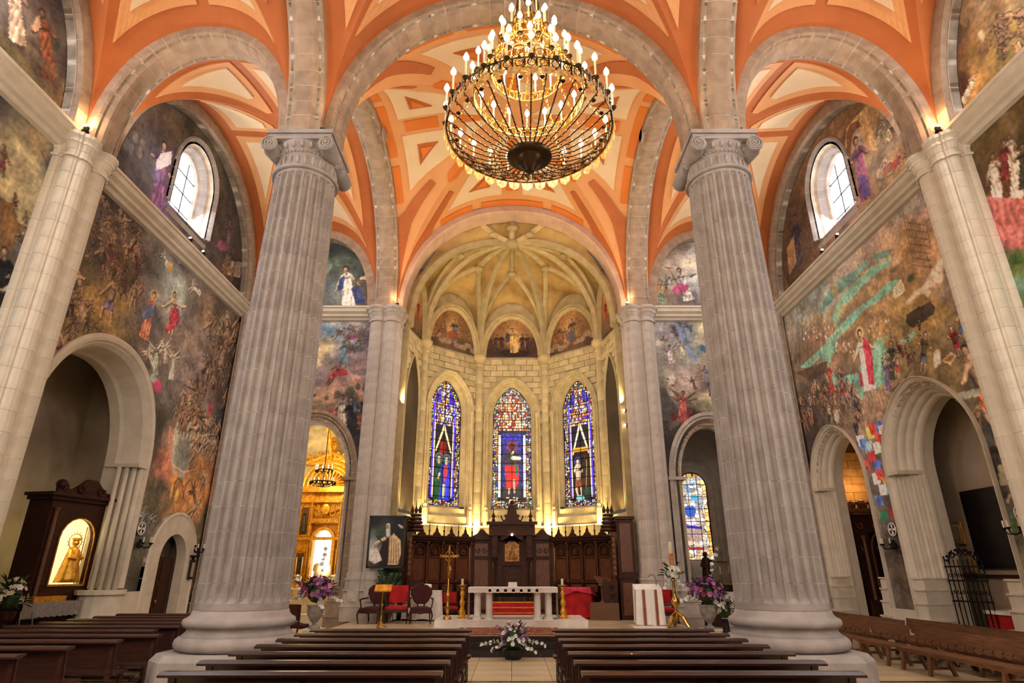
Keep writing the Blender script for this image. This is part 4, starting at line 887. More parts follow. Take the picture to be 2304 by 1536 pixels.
# ---------------- niche arches of the side walls ----------------
def rolls(n, r0, depth, lead=.0, w0=-.12):
    """stepped profile with n round rolls going into the wall: list (d outward, w depth)"""
    P = [(r0 + .3, .1), (r0 + .3, w0), (r0 + .1, w0), (r0 + .08, w0 + .06)]
    st = depth / n
    for i in range(n):
        rr = r0 * (1 - (i + 1) / n)
        top = r0 * (1 - i / n)
        for k in range(6):
            a = PI * k / 5; P.append((top - .02 - (top - rr) * .5 * (1 - math.cos(a)) , .02 + st * i + st * .45 * math.sin(a) * -.6 + st * k / 5 * .9))
    P += [(0, depth + .1), (.02, depth + .35), (r0 + .3, depth + .35)]
    return P
def niche(root, f, A, depth, m, back=None, vault=True):
    """recess behind an arch: walls, floor and back"""
    P, _ = resample(Arch(A.cu, A.zs, A.a - .02, A.b - .02, 0, A.p, A.ex).curve(), 50)
    b = MB(); n = len(P); vs = [f(u, z, w_) for w_ in (.3, depth) for u, z in P]
    b.add(vs, [(i, i + 1, n + i + 1, n + i) for i in range(n - 1)] + [tuple(range(n, 2 * n))]); return b.build('recess', m, root)
def wide_recess(root, f, u0, u1, z1, d0, d1, m, floor=True):
    b = MB(); c = [f(u, z, w_) for w_ in (d0, d1) for u, z in ((u0, 0), (u0, z1), (u1, z1), (u1, 0))]
    b.add(c, [(0, 1, 5, 4), (1, 2, 6, 5), (2, 3, 7, 6), (4, 5, 6, 7), (0, 4, 7, 3)]); return b.build('recess', m, root)
# left: wide recess with plaster vault, deep splayed reveal
def arch_trim(f, A, prof, m, N=70, blk=None, nm='trim'):
    t = trim()
    P, _ = resample(A.curve(), N); b = MB(); sweep(b, P, prof, f); b.build('arch_moulding', m, t, smooth=False); return t
t = arch_trim(fL, Arch(15.85, 4.95, 2.1, 2.68, 1.55, ex=2.15), [(.55, .1), (.55, -.06), (.45, -.1), (.36, -.08), (.31, .0), (.28, -.02), (.22, .06), (.18, .12), (.05, .6), (.0, .7), (0, 1.0), (.55, 1.0)], M_CR)
for s_, u in ((-1, 13.75), (1, 17.93)):  # clustered jamb shafts
    for k, (du, w_, r_) in enumerate(((.26, .02, .08), (.14, .14, .075), (.04, .3, .07), (-.04, .48, .07))):
        uu = u + s_ * du; p = fL(uu, 0, w_); part('jamb_shaft', M_CR, t, lambda b: b.lathe([(r_, 1.5), (r_, 4.9)], (p[0], p[1], 0), 14), True)
    if s_ > 0: part('impost_band', M_CR, t, lambda b: b.box(-12.1 if s_ > 0 else -11.3, -11.1, *sorted((u - s_ * .06, u + s_ * .5)), 4.9, 5.0))
    for z0, z1, q in ((0, .35, .95), (.35, .75, .85), (.75, .82, .9), (.82, 1.4, .7), (1.4, 1.52, .78)):
        part('base_moulding', M_CR, t, lambda b: b.prism([(-11.5 + (q * .9) * math.cos(a) * .85, u + s_ * .15 + q * .9 * math.sin(a)) for a in [2 * PI * i / 16 for i in range(16)]], z0, z1, top=.95 if z0 in (.35, .82) else 1))
wide_recess(wl, fL, 12.7, 18.9, 8.4, .95, 2.6, M_NI)
# small door in the left wall
dr = struct('door_1')
voussoirs('x', Arch(20.75, 2.35, .8, .8, 0), [(.7, -.1), (.62, -.14), (.58, -.1), (0, -.1), (0, .22), (.7, .22)], fL, M_CR, block=.45, parent=dr, bname='frame_stone')
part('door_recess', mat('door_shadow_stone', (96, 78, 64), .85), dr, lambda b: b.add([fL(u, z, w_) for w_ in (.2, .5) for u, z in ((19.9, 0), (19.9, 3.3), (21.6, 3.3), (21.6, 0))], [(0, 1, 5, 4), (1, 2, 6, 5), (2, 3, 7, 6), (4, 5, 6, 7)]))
for k in range(2):
    lf = part('door_leaf', M_WD, dr, lambda b: b.bbox(-11.58, -11.5, 19.95 + k * .8, 20.72 + k * .8, .0, 2.45))
    for j in range(3): part('door_panel', M_WD, dr, lambda b: b.bbox(-11.5, -11.47, 20.08 + k * .8, 20.6 + k * .8, .15 + j * .78, .75 + j * .78))
part('door_handle', M_BR, dr, lambda b: b.ball((-11.45, 20.8, 1.1), .05, 8))
# right: two pointed arches with many rolls
for A, nn, dep, nm, r0 in ((Arch(15.95, 4.7, 1.45, 1.85, .0, pointed=True), 4, .72, 'n2', .42), (Arch(20.75, 4.8, 1.3, 1.6, .0, pointed=True), 3, .5, 'n1', .32)):
    t = arch_trim(fR, A, [(min(d, r0 + .12), w_) for d, w_ in rolls(nn, r0, dep)], M_CR, 80)
    for s_ in (-1, 1):
        u = A.cu + s_ * (A.a + r0 * .5)
        if s_ > 0: part('impost_band', M_CR, t, lambda b: b.bbox(11.08, 11.2 + (dep if s_ > 0 else .1), *sorted((u - s_ * (r0 * .5 + .02), u + s_ * (r0 * .5 + .06))), A.zs - (.08 if s_ > 0 else .22), A.zs + .03, .02))
        for z0, z1, g in ((0, .3, .2), (.3, .42, .24), (.42, .75, .13), (.75, .8, .17), (.8, 1.15, .07), (1.15, 1.2, .1), (1.2, 1.5, .03), (1.5, 1.54, .06), (1.54, 1.8, .0), (1.8, 1.84, .04)):
            part('base_moulding', M_CR, t, lambda b: b.prism([(11.16 - g, u - r0 * .5 - g * .5), (11.2 + dep * .5, u - r0 * .5 - g * .6), (11.2 + dep, u - r0 * .5 - g * .4), (11.2 + dep, u + r0 * .5 + g * .4), (11.2 + dep * .5, u + r0 * .5 + g * .6), (11.16 - g, u + r0 * .5 + g * .5)], z0, z1))
        for k in range(nn):
            uu, ww = A.cu + s_ * (A.a + .02 + r0 * (1 - (k + .5) / nn)), (k + .35) / nn * dep
            part('jamb_shaft', M_CR, t, lambda b: b.lathe([(.075, 1.8), (.06, 1.86), (.06, A.zs - .12), (.085, A.zs - .08)], (11.2 + ww, uu, 0), 10), True)
wide_recess(wr, fR, 13.2, 18.85, 7.2, .7, 1.75, M_NI)
M_BRK = mat('warm_block_stone', (200, 160, 104), .85, c2=(170, 130, 80), scale=3, bump=.4, vary=.08)
wide_recess(wr, fR, 19.0, 23.3, 7.0, .45, 3.6, M_NI)
bw = struct('wall_chapel_masonry')
for r_ in range(18):   # end wall of the deep chapel, facing the camera side
    for k in range(6):
        x0 = 11.7 + k * .62 - (r_ % 2) * .31; x1 = min(14.8, x0 + .605); x0 = max(11.7, x0)
        if x1 - x0 > .1: part('block', M_BRK, bw, lambda b: b.box(x0, x1, 23.1 + random.random() * .015, 23.25, .9 + r_ * .3, .9 + r_ * .3 + .288))
light('POINT', (12.9, 22.5, 4.95), 45, (1, .55, .2), .1)

# ---------------- chapel arches in the end walls ----------------
CPf = [(.55, .1), (.55, -.05), (.42, -.08), (.38, 0), (.3, -.02), (.22, .1), (.16, .1), (.1, .22), (0, .28), (0, .6), (.55, .6)]
for A, m in ((Arch(-7.7, 5.3, 1.3, 2.1, .0), M_AR), (Arch(7.7, 5.3, 1.2, 2.0, .0), M_ST)):
    t = trim(); voussoirs('x', A, CPf, fB, m, block=.42, parent=t)
    for s_ in (-1, 1):
        u = A.cu + s_ * (A.a + .25); part('impost_band', m, t, lambda b: b.bbox(*sorted((u - s_ * .3, u + s_ * .36)), 22.78, 23.5, 5.22, 5.34, .03))
        for z0, z1, g in ((0, .5, .12), (.5, .6, .16), (.6, 1.0, .08), (1.0, 1.06, .12), (1.06, 1.5, .04)):
            part('base_moulding', m, t, lambda b: b.box(u - .3 - g, u + .3 + g, 22.85 - g, 23.5, z0, z1))
# left chapel room (golden altarpiece) and right chapel room
M_CHW = mat('chapel_plaster', (232, 216, 180), .8, bump=.1)
def room(name, x0, x1, y0, y1, z1, m):
    o = part(name, m, None, lambda b: b.add([(x, y, z) for z in (0, z1) for x, y in ((x0, y0), (x0, y1), (x1, y1), (x1, y0))], [(0, 1, 5, 4), (1, 2, 6, 5), (2, 3, 7, 6), (4, 5, 6, 7)]), kind='structure'); return o
room('wall_left_chapel', -11.0, -5.75, 23.45, 28.6, 8.6, M_CHW); room('wall_right_chapel', 5.75, 11.0, 23.45, 27.0, 8.2, M_ST)
rb = struct('trim_chapel_ribs')
for (x0, y0), (x1, y1) in (((-11, 28.5), (-8.4, 26)), ((-5.8, 28.5), (-8.4, 26)), ((-11, 23.6), (-8.4, 26)), ((-5.8, 23.6), (-8.4, 26)), ((-8.4, 28.5), (-8.4, 26)), ((-5.8, 26), (-8.4, 26))):
    part('rib', M_GO, rb, lambda b: b.tube([(x0 + (x1 - x0) * t, y0 + (y1 - y0) * t, 5.6 + 2.9 * math.sin(t * PI / 2)) for t in [i / 10 for i in range(11)]], .1, 6))
light('POINT', (-8.3, 25.6, 6.3), 620, (1, .8, .42), .4); light('POINT', (-7.6, 26.0, 2.2), 120, (1, .8, .45), .3)
light('POINT', (8.6, 24.6, 5.5), 10, SOFT, .4)

# ---------------- apse ----------------
AV = [(-4.4, 23.35), (-4.0, 25.3), (-1.6, 27.4), (1.6, 27.4), (4.0, 25.3), (4.4, 23.35)]
KEY = Vector((0, 24.15, 16.25))
def facet(i):
    a, b = Vector(AV[i]), Vector(AV[i + 1]); d = (b - a); L = d.length; d /= L; m_ = (a + b) / 2; n = Vector((-d.y, d.x))
    return (lambda u, z, w_: (m_.x + d.x * u + n.x * w_, m_.y + d.y * u + n.y * w_, z)), L
apw = struct('wall_apse')
LG = []
for i in range(5):
    f, L = facet(i); side = i in (0, 4)
    W = Arch(0, 8.85, .9 if not side else .62, 1.5 if not side else 2.0, 4.65, pointed=True)
    if side: W = Arch(0, 8.7, .74, 2.1, 4.25, pointed=True)
    q_ = .1 if side else .35; wo = Arch(W.cu, W.zs, W.a + q_, W.b + q_ * 1.3, W.zb - .3, pointed=True)
    backing(apw, f, -L / 2, L / 2, .3, 12, [W], 'masonry', M_AP, .08, .05)
    for r_ in range(13 if not side else 30):   # coursed blocks of the upper wall
        z0 = 11.35 - r_ * .29
        if side: z0 = 11.35 - r_ * .29
        if z0 < 3.9: break
        n_ = int(L / .58) + 2
        for k in range(n_):
            u0 = -L / 2 + k * .58 - (r_ % 2) * .29; u1 = min(L / 2, u0 + .556); u0 = max(-L / 2, u0)
            if u1 - u0 < .08: continue
            uc = (u0 + u1) / 2
            if wo.inside(np.array([u0, uc, u1]), np.array([z0 + .15] * 3), .0).any(): continue
            d_ = random.uniform(.01, .035)
            part('block', M_AP, apw, lambda b: b.add([f(u, z, w_) for w_ in (-.0 - d_, .06) for u, z in ((u0, z0), (u0, z0 + .27), (u1, z0 + .27), (u1, z0))], [(0, 1, 2, 3), (0, 4, 5, 1), (1, 5, 6, 2), (2, 6, 7, 3), (3, 7, 4, 0)]))
    # moulded frame of the window
    P, _ = resample(W.curve(), 60); b = MB(); sweep(b, P, [(.14, .06), (.14, -.05), (.02, -.03), (0, .0), (0, .1)] if side else [(.42, .06), (.42, -.06), (.34, -.1), (.28, -.04), (.24, -.06), (.18, .04), (.13, .02), (.08, .14), (0, .3), (0, .55), (.42, .55)], f); b.build('window_casing', M_AP, apw)
    if not side:
        for s_ in (-1, 1):
            p = f(s_ * 1.16, 0, -.08)
            part('colonnette', M_AP, apw, lambda b: b.lathe([(.1, 4.55), (.1, 4.65), (.07, 4.7), (.055, 4.8), (.055, 8.55), (.08, 8.62), (.06, 8.68), (.1, 8.85), (.11, 8.95)], (p[0], p[1], 0), 10), True)
            part('colonnette_base', M_AP, apw, lambda b: b.lathe([(.13, 3.85), (.13, 4.45), (.1, 4.55)], (p[0], p[1], 0), 8))
        part('window_sill', M_AP, apw, lambda b: b.add([f(u, z, w_) for u, z, w_ in ((-1.15, 4.2, -.05), (1.15, 4.2, -.05), (.92, 4.7, .45), (-.92, 4.7, .45), (-1.15, 3.9, -.05), (1.15, 3.9, -.05))], [(0, 1, 2, 3), (4, 5, 1, 0)]))
    # ledge and lower lit wall
    part('ledge', M_CR, apw, lambda b: b.add([f(u, z, w_) for z in (3.78, 3.86) for u, w_ in ((-L / 2, -.14), (L / 2, -.14), (L / 2, .05), (-L / 2, .05))], [(0, 1, 2, 3), (4, 5, 6, 7), (0, 1, 5, 4)]))
    # lunette painting and its arch
    la = L / 2 - .22; LA = Arch(0, 11.75, la, 2.15 if not side else 2.4, 11.75)
    P, _ = resample(Arch(0, 11.75, la - .12, 2.0 if not side else 2.3, 11.75).curve(), 40); b = MB()
    sweep(b, P, [(.35, .05), (.35, -.12), (.24, -.18), (.18, -.12), (.12, -.16), (.0, -.02), (0, .05)], f); b.build('lunette_frame', M_AP, apw)
    LG.append((f, L, LA))
    WA = Arch(0, 11.9, L / 2 + .1, 2.95, 11.5)
    P, _ = resample(WA.curve(), 40); b = MB(); b.add([f(u, z, .06) for u, z in P], [tuple(range(len(P)))]); b.build('masonry', M_AP, apw)
    # shaft at the corner
for i, (x, y) in enumerate(AV[1:-1]):
    v = Vector((0 - x, 23.5 - y)).normalized() * .06; r0 = .19
    t = thing('wall_shaft', ['slim round apse shaft left of the left stained window', 'slim round apse shaft between left and middle stained windows', 'slim round apse shaft between middle and right stained windows', 'slim round apse shaft right of the right stained window'][i], 'column', (x + v.x, y + v.y, 0), 0, 'apse wall shafts')
    for k in range(16):
        o = part('shaft_drum', M_AP, t, lambda b: b.lathe([(0, .01), (r0, .01), (r0, .45), (0, .45)], n=14)) if k == 0 else o0.copy()
        if k == 0: o0 = o
        else: COL.objects.link(o); o.parent = t
        o.location = (0, 0, 3.9 + k * .46)
    part('mortar_core', M_MO, t, lambda b: b.lathe([(.18, .4), (.18, 11.4)], n=14))
    part('shaft_capital', M_AP, t, lambda b: b.lathe([(.19, 11.22), (.24, 11.27), (.2, 11.32), (.2, 11.4), (.32, 11.6), (.34, 11.62), (.34, 11.75), (.3, 11.8), (0, 11.8)], n=16), True)
# vault of the apse
apv = struct('ceiling_apse')
def asurf(i, tau, s_):   # facet i (0..5; 5 is the open side), tau along it, s_ 0 wall .. 1 key
    a = Vector(AV[i]); b = Vector(AV[(i + 1) % 6]); e = a + (b - a) * tau; q = max(0, 1 - abs(2 * tau - 1) ** 2.1) ** (1 / 2.1)
    ze = 11.9 + (2.75 if i < 5 and i not in (0, 4) else 2.9 if i < 5 else 5.2) * q
    g = math.sqrt(max(0, 1 - (1 - s_) ** 2)) if q < .02 else math.sin(s_ * PI / 2) ** (.75 + .3 * q)
    g = (1 - q) * math.sqrt(max(0, 1 - (1 - s_) ** 2.2)) + q * math.sin(s_ * PI / 2)
    p = e + (Vector((KEY.x, KEY.y)) - e) * s_; return Vector((p.x, p.y, ze + (KEY.z - ze) * g))
for i in range(6):
    b = MB(); N = 24; vs = [tuple(asurf(i, t / N, s_ / N)) for t in range(N + 1) for s_ in range(N + 1)]
    b.add(vs, [(t * (N + 1) + q, t * (N + 1) + q + 1, (t + 1) * (N + 1) + q + 1, (t + 1) * (N + 1) + q) for t in range(N) for q in range(N)])
    b.build('vault_cell', M_APW, apv, smooth=True)
def rib(fn, r_=.085, n=16, nm='rib'):
    pts = [fn(k / n) for k in range(n + 1)]; pts = [p - Vector((0, 0, .06)) for p in pts]
    b = MB(); b.tube(pts, r_, 6); b.tube([p + Vector((0, 0, .07)) for p in pts], r_ * 1.9, 6); b.build(nm, M_AP, apv)
for i in range(6): rib(lambda t: asurf(i, 0, t), .1, 20)
for i in range(5):
    B = .42; bz = [asurf(i, .5, B)]
    rib(lambda t: asurf(i, .5, B + (1 - B) * t), .07); rib(lambda t: asurf(i, .5 * t, B * (1 - (1 - t) ** 1.3)), .07); rib(lambda t: asurf(i, 1 - .5 * t, B * (1 - (1 - t) ** 1.3)), .07)
    p = bz[0] - Vector((0, 0, .12)); part('boss', M_AP, apv, lambda b: (b.lathe([(0, -.1), (.12, -.1), (.2, -.04), (.24, 0), (.2, .1)], tuple(p), 14), b.ball((p.x, p.y, p.z - .1), .08, 8)), True)
rib(lambda t: asurf(5, .5, t), .08); part('boss', M_AP, apv, lambda b: b.lathe([(0, -.16), (.16, -.16), (.3, -.06), (.34, .02), (.3, .2)], (KEY.x, KEY.y, KEY.z - .14), 16), True)
for t_ in (.33, .67):
    rib(lambda t: asurf(5, t_, t), .07); p = asurf(5, t_, .45); part('boss', M_AP, apv, lambda b: b.lathe([(0, -.1), (.2, -.06), (.24, 0), (.2, .1)], tuple(p - Vector((0, 0, .1))), 12), True)
part('boss', M_AP, apv, lambda b: b.lathe([(0, -.12), (.22, -.08), (.28, 0), (.22, .1)], (0, 23.5, 16.6), 12), True)
part('wall_apse_closing', M_AP, None, lambda b: [b.box(*sorted((s * 4.35, s * 4.75)), 23.3, 23.5, 0, 17) for s in (-1, 1)] + [b.box(*sorted((s * 4.7, s * 5.75)), 23.35, 23.6, 0, 17) for s in (-1, 1)], kind='structure')

# ---------------- floor and steps ----------------
fl = struct('floor')
part('floor_base', M_FD, fl, lambda b: b.box(-15, 15, -7, 29, -.2, -.012))
TI = None; cnt = 0; b_rest = MB()
for j in range(26):
    for i in range(28):
        x0, y0 = -11.2 + i * .8, 5.4 + j * .7
        if y0 > 22.7: continue
        vis = abs(x0 + .4) < 1.3 or (y0 < 19 and (5.8 < abs(x0 + .4) or y0 < 5.5 and False))
        if y0 % 3.5 < .2: pass
        if vis and cnt < 290:
            if TI is None: TI = part('tile', M_FL, fl, lambda b: b.bbox(0, .79, 0, .69, -.06, 0, .008)); o = TI
            else: o = TI.copy(); COL.objects.link(o); o.parent = fl
            o.location = (x0, y0, 0); cnt += 1
        else: b_rest.box(x0, x0 + .79, y0, y0 + .69, -.05, 0)
for i in range(28): b_rest.box(-11.2 + i * .8, -10.41 + i * .8, -6.9, 5.38, -.05, 0)
o = b_rest.build('tile_field', M_FL, fl); o['kind'] = 'stuff'
for y in (8.9, 13.1): part('floor_strip', M_FD, fl, lambda b: b.box(-11.2, 11.2, y, y + .13, 0, .003))
pf = struct('floor_platform')
for k, (yy, zz) in enumerate(((16.7, .14), (17.0, .28), (17.3, .42))):
    xx = 5.4; part('step', M_FD, pf, lambda b: b.bbox(-2.2 - .0, 2.2, yy, 23, zz - .14, zz, .01) if k < 2 else b.bbox(-5.4, 5.4, yy, 23, zz - .14, zz, .01))
part('platform_core', M_CR, pf, lambda b: (b.box(-5.4, -2.2, 17.3, 23, 0, .28), b.box(2.2, 5.4, 17.3, 23, 0, .28)))
part('platform_top', M_FL, pf, lambda b: (b.box(-5.38, 5.38, 17.33, 22.9, .42, .43), b.prism([(-5.0, 22.9), (5.0, 22.9), (4.4, 25.3), (1.7, 27.5), (-1.7, 27.5), (-4.4, 25.3)], .3, .43)))
part('chapel_floor', M_FL, fl, lambda b: (b.box(-11, -5.6, 22.5, 28.6, 0, .03), b.box(5.6, 11, 22.5, 28, 0, .03)))
# ---------------- lunette paintings of the apse ----------------
def apse_lunette(i, f, L, LA, label):
    cv = Canvas(-LA.a, LA.a, 11.75, 11.75 + LA.b, .03, seed=50 + i); q = cv.rnd
    cv.bg([(-1.2,11.9,(70,50,40)),(1.2,11.9,(70,50,42)),(0,11.9,(90,66,50)),(-1,12.8,(120,88,60)),(1,12.8,(120,90,64)),(0,12.9,(176,140,90)),(0,13.6,(150,112,70)),(-.6,13.4,(130,92,60)),(.6,13.4,(130,96,64))], warp=.2)
    if i in (1, 3):
        for k in range(9): cv.blob((-1.2 + k * .3, 12.0 + .12 * math.sin(k * 2) + (.25 - k * .03 if i == 1 else k * .03)), .26, .16, (150,130,104), .75, 1.)
        cv.person((.05 if i == 1 else .1, 13.25), (.1, 12.15), SK, robe=(96,88,96) if i == 1 else (110,84,72), metric=True, halo=(206,170,100), legs=1); cv.blob((0, 12.45), .38, .3, (130,72,50) if i == 1 else (84,84,90), .85, 1)
        cv.crowd((-1.0, 12.6, -.4, 13.0), 5, .5, (SK2,), ((130,84,60),), .8, .3)
        if i == 3: cv.person((-.35, 12.9), (-.3, 12.2), SK, robe=(150,110,80), metric=True)
    elif i == 2:
        cv.blob((0, 11.95), 1.4, .3, (40,28,26), .9, 1.6); cv.blob((-1.05, 12.4), .3, .5, (50,34,30), .7, 1.6); cv.blob((1.05, 12.4), .3, .5, (50,34,30), .7, 1.6)
        for u in (-.75, -.5, .5, .75): cv.person((u, 12.95 - abs(u) * .1), (u * 1.05, 12.15), SK2, robe=(70,48,48), metric=True)
        cv.person((0, 13.2), (.12, 12.05), SK, robe=(196,160,100), metric=True, halo=(206,170,100)); cv.blob((.15, 12.35), .28, .3, (196,160,104), .85, .8); cv.blob((-.22, 12.75), .14, .28, (44,44,60), .8, .8); cv.person((0, 12.35), (.02, 11.95), SK, metric=True)
    else:
        cv.person((0, 13.4), (.05, 12.2), SK, robe=(150,60,44), metric=True); cv.blob((-.1, 12.2), .5, .35, (110,90,76), .8, 1); cv.blob((0, 13.6), .3, .4, (196,150,80), .5, 1.6)
    cv.img *= 1.15; cv.grain(.1)
    M = Arch(0, 11.75, LA.a - .1, LA.b - .12, 11.75); o = painted('lunette_painting', cv, lambda u, z: M.inside(u, z), lambda u, z, w_: f(u, z, w_), paintmat('apse_paint', .7), w_=-.01); tag(o, label, 'painting')
for i, lb in ((0, 'narrow arched painting with a red figure at the left end of the apse vault'), (1, 'arched painting of a seated figure on white clouds, left of the middle one'), (2, 'middle arched painting in the apse, golden figure before a dark crowd'), (3, 'arched painting of seated figures in grey cloud, right of the middle one'), (4, 'narrow arched painting with a red figure at the right end of the apse vault')):
    apse_lunette(i, LG[i][0], LG[i][1], LG[i][2], lb)
# dark tall pictures in the blind arches at the ends
M_DP = mat('dark_canvas', (74, 58, 40), .5, c2=(40, 30, 22), scale=.8, detail=9)
for i in (0, 4):
    f = LG[i][0]; A = Arch(0, 8.7, .73, 2.08, 4.26, pointed=True); P, _ = resample(A.curve(), 40)
    b = MB(); b.add([f(u, z, w_) for w_ in (.02, .05) for u, z in P], [tuple(range(40)), tuple(range(40, 80))[::-1]] + [(k, (k + 1) % 40, 40 + (k + 1) % 40, 40 + k) for k in range(40)])
    o = b.build('tall_painting', M_DP); tag(o, 'tall pointed dark painting in the blind arch by the %s chancel pier' % ('left' if i == 0 else 'right'), 'painting')

# ---------------- stained glass ----------------
M_GLS = paintmat('stained_glass', .3, emit=2.6)
PAL = [(255,240,210),(255,200,90),(236,150,40),(190,30,30),(60,60,200),(40,110,70),(250,250,250),(240,180,60),(120,40,110),(250,230,160)]
PALD = [(60,20,16),(120,30,20),(190,120,40),(40,50,90),(30,70,40),(220,190,130),(90,40,20),(255,210,120)]
def tiles(cv, mask, cell, pal, lead=(8, 6, 10), wt=.22, seed=0, aspect=1.):
    """irregular leaded pieces"""
    r = np.random.default_rng(seed); U, Z = cv.U, cv.Z
    wu = U + (smooth_noise(*U.shape, cell * 1.5 / cv.res, 2, seed) - .5) * cell * 1.2; wz = Z + (smooth_noise(*U.shape, cell * 1.5 / cv.res, 2, seed + 1) - .5) * cell * 1.2
    iu, iz = np.floor(wu / cell).astype(int), np.floor(wz / (cell * aspect)).astype(int)
    tb = r.integers(0, 997, (211, 211)); h = tb[iu % 211, iz % 211]; idx = h % len(pal); c = np.array(pal, float)[idx]
    fu, fz = np.abs(wu / cell - iu - .5), np.abs(wz / (cell * aspect) - iz - .5); edge = (fu > .5 - wt / 2) | (fz > .5 - wt / 2)
    c = np.where(edge[..., None], np.array(lead, float), c * (.6 + .4 * r.random(997)[h])[..., None])
    cv.img = np.where(mask[..., None], c, cv.img)
def lancet(i, seed):
    cv = Canvas(-.92, .92, 4.62, 10.4, .02, seed=seed); U, Z = cv.U, cv.Z; cv.img[:] = (20, 14, 30)
    mid = i == 2; al = lambda a: np.ones_like(U, bool) & a
    tiles(cv, al(Z > 8.2), .06, [(255,245,220),(255,200,100),(250,250,250),(236,150,50),(190,60,40),(60,60,220)] if not mid else [(255,235,190),(255,190,90),(210,60,30),(250,250,240),(160,30,20)], seed=seed, aspect=2.2, wt=.2)
    if not mid: tiles(cv, (Z > 9.2) & (np.abs(np.abs(U) - .42) < .2), .09, [(60,40,210),(80,60,230),(40,30,150),(120,90,240)], seed=seed + 2)
    else: tiles(cv, (Z > 7.6) & (Z < 8.1) & (np.abs(U) < .5), .08, [(50,50,220),(70,70,240),(30,30,140)], seed=seed + 2)
    if mid:
        cv.img[(np.abs(U) < .5) & (Z < 7.7) & (Z > 5.6)] = (28, 20, 60); tiles(cv, (np.abs(U) < .5) & (Z < 7.75) & (Z > 5.6), .07, [(50,50,210),(30,30,150),(70,70,230),(24,20,80)], seed=seed + 3)
        cv.person((0, 7.45), (0, 5.45), (60,40,30), robe=(40,30,22), metric=True, halo=(210,30,24), hair=(30,16,12)); cv.poly([(-.34,6.6),(.32,6.6),(.3,5.8),(.2,5.6),(-.24,5.5),(-.3,6)], (190,16,22), 1, True, .7); cv.poly([(.12,6.8),(.3,6.5),(.25,6.1),(.15,6.2)], (20,90,50), 1, True, .5)
        cv.cap((.05, 6.92), (.36, 6.9), .1, .08, (240,225,190), .3); cv.cap((.0, 7.1), (.05, 7.2), .05, .05, (240,220,180), .3); cv.cap((-.12, 5.5), (-.14, 5.3), .05, .04, (220,180,150)); cv.cap((.1, 5.9), (.12, 5.35), .06, .045, (214,170,140))
        for s_ in (-1, 1): cv.img[(np.abs(U - s_ * .58) < .05) & (Z < 8.0) & (Z > 5.1)] = (250, 235, 225)
        tiles(cv, (Z < 5.15), .16, [(255,230,190),(30,16,12),(90,20,16),(240,200,140)], seed=seed + 5)
    elif i == 1:
        tiles(cv, (np.abs(U) < .5) & (Z < 7.6) & (Z > 4.9), .12, [(60,20,16),(120,30,20),(40,20,14),(30,16,12)], seed=seed + 4)
        cv.poly([(-.45,7.0),(0,8.3),(.45,7.0),(.38,7.0),(0,8.0),(-.38,7.0)], (255,220,150), 1, True); cv.cap((0, 7.3), (0, 7.0), .17, .22, (150,24,20), .5)
        cv.person((-.2, 6.72), (-.22, 5.0), (220,180,140), robe=(20,64,40), metric=True, halo=(90,140,150)); cv.person((.2, 6.7), (.16, 5.0), (230,190,150), robe=(36,44,170), metric=True, halo=(60,150,170)); cv.poly([(.05,6.4),(.3,6.4),(.2,5.7),(.1,5.7)], (190,50,30), .9, True, .4); cv.cap((.1, 5.5), (.08, 5.05), .09, .07, (200,190,150), .3)
    else:
        tiles(cv, (np.abs(U) < .5) & (Z < 7.2) & (Z > 4.9), .12, [(30,12,10),(50,16,10),(24,14,30),(70,24,14)], seed=seed + 4)
        cv.poly([(-.48,6.9),(0,8.4),(.48,6.9),(.4,6.9),(0,8.1),(-.4,6.9)], (255,230,180), 1, True); cv.cap((-.35, 7.1), (.35, 7.1), .1, .1, (240,160,50), .3)
        cv.person((-.18, 6.6), (-.12, 5.05), (235,200,160), low=(120,60,30), metric=True, halo=(60,80,170), arms=[(-.05, 6.1), (-.3, 6.2)]); cv.person((.25, 6.7), (.25, 5.1), (60,34,24), robe=(44,26,24), metric=True); cv.line([(.3, 6.6), (.2, 5.2)], .03, (190,150,90)); cv.blob((-.1, 5.0), .25, .14, (110,190,180), .9, .6); cv.blob((.25, 5.2), .2, .3, (20,60,44), .8)
    for s_ in (-1, 1):
        if not mid: cv.img[(np.abs(U - s_ * .57) < .035) & (Z < 9.2) & (Z > 5.0)] = (80, 60, 220); cv.img[(np.abs(U - s_ * .5) < .03) & (Z < 8.4) & (Z > 5.0)] = (240, 200, 150)
    W = Arch(0, 8.85, .9, 1.5, 4.65, pointed=True); bd = W.inside(U, Z) & ~W.inside(U, Z, -.24)
    tiles(cv, bd, .095, PAL, seed=seed + 8, wt=.3); b2 = W.inside(U, Z) & ~W.inside(U, Z, -.06); tiles(cv, b2, .07, [(255,240,220),(20,10,20),(230,220,240),(60,60,160)], seed=seed + 9, wt=.3)
    return cv, W
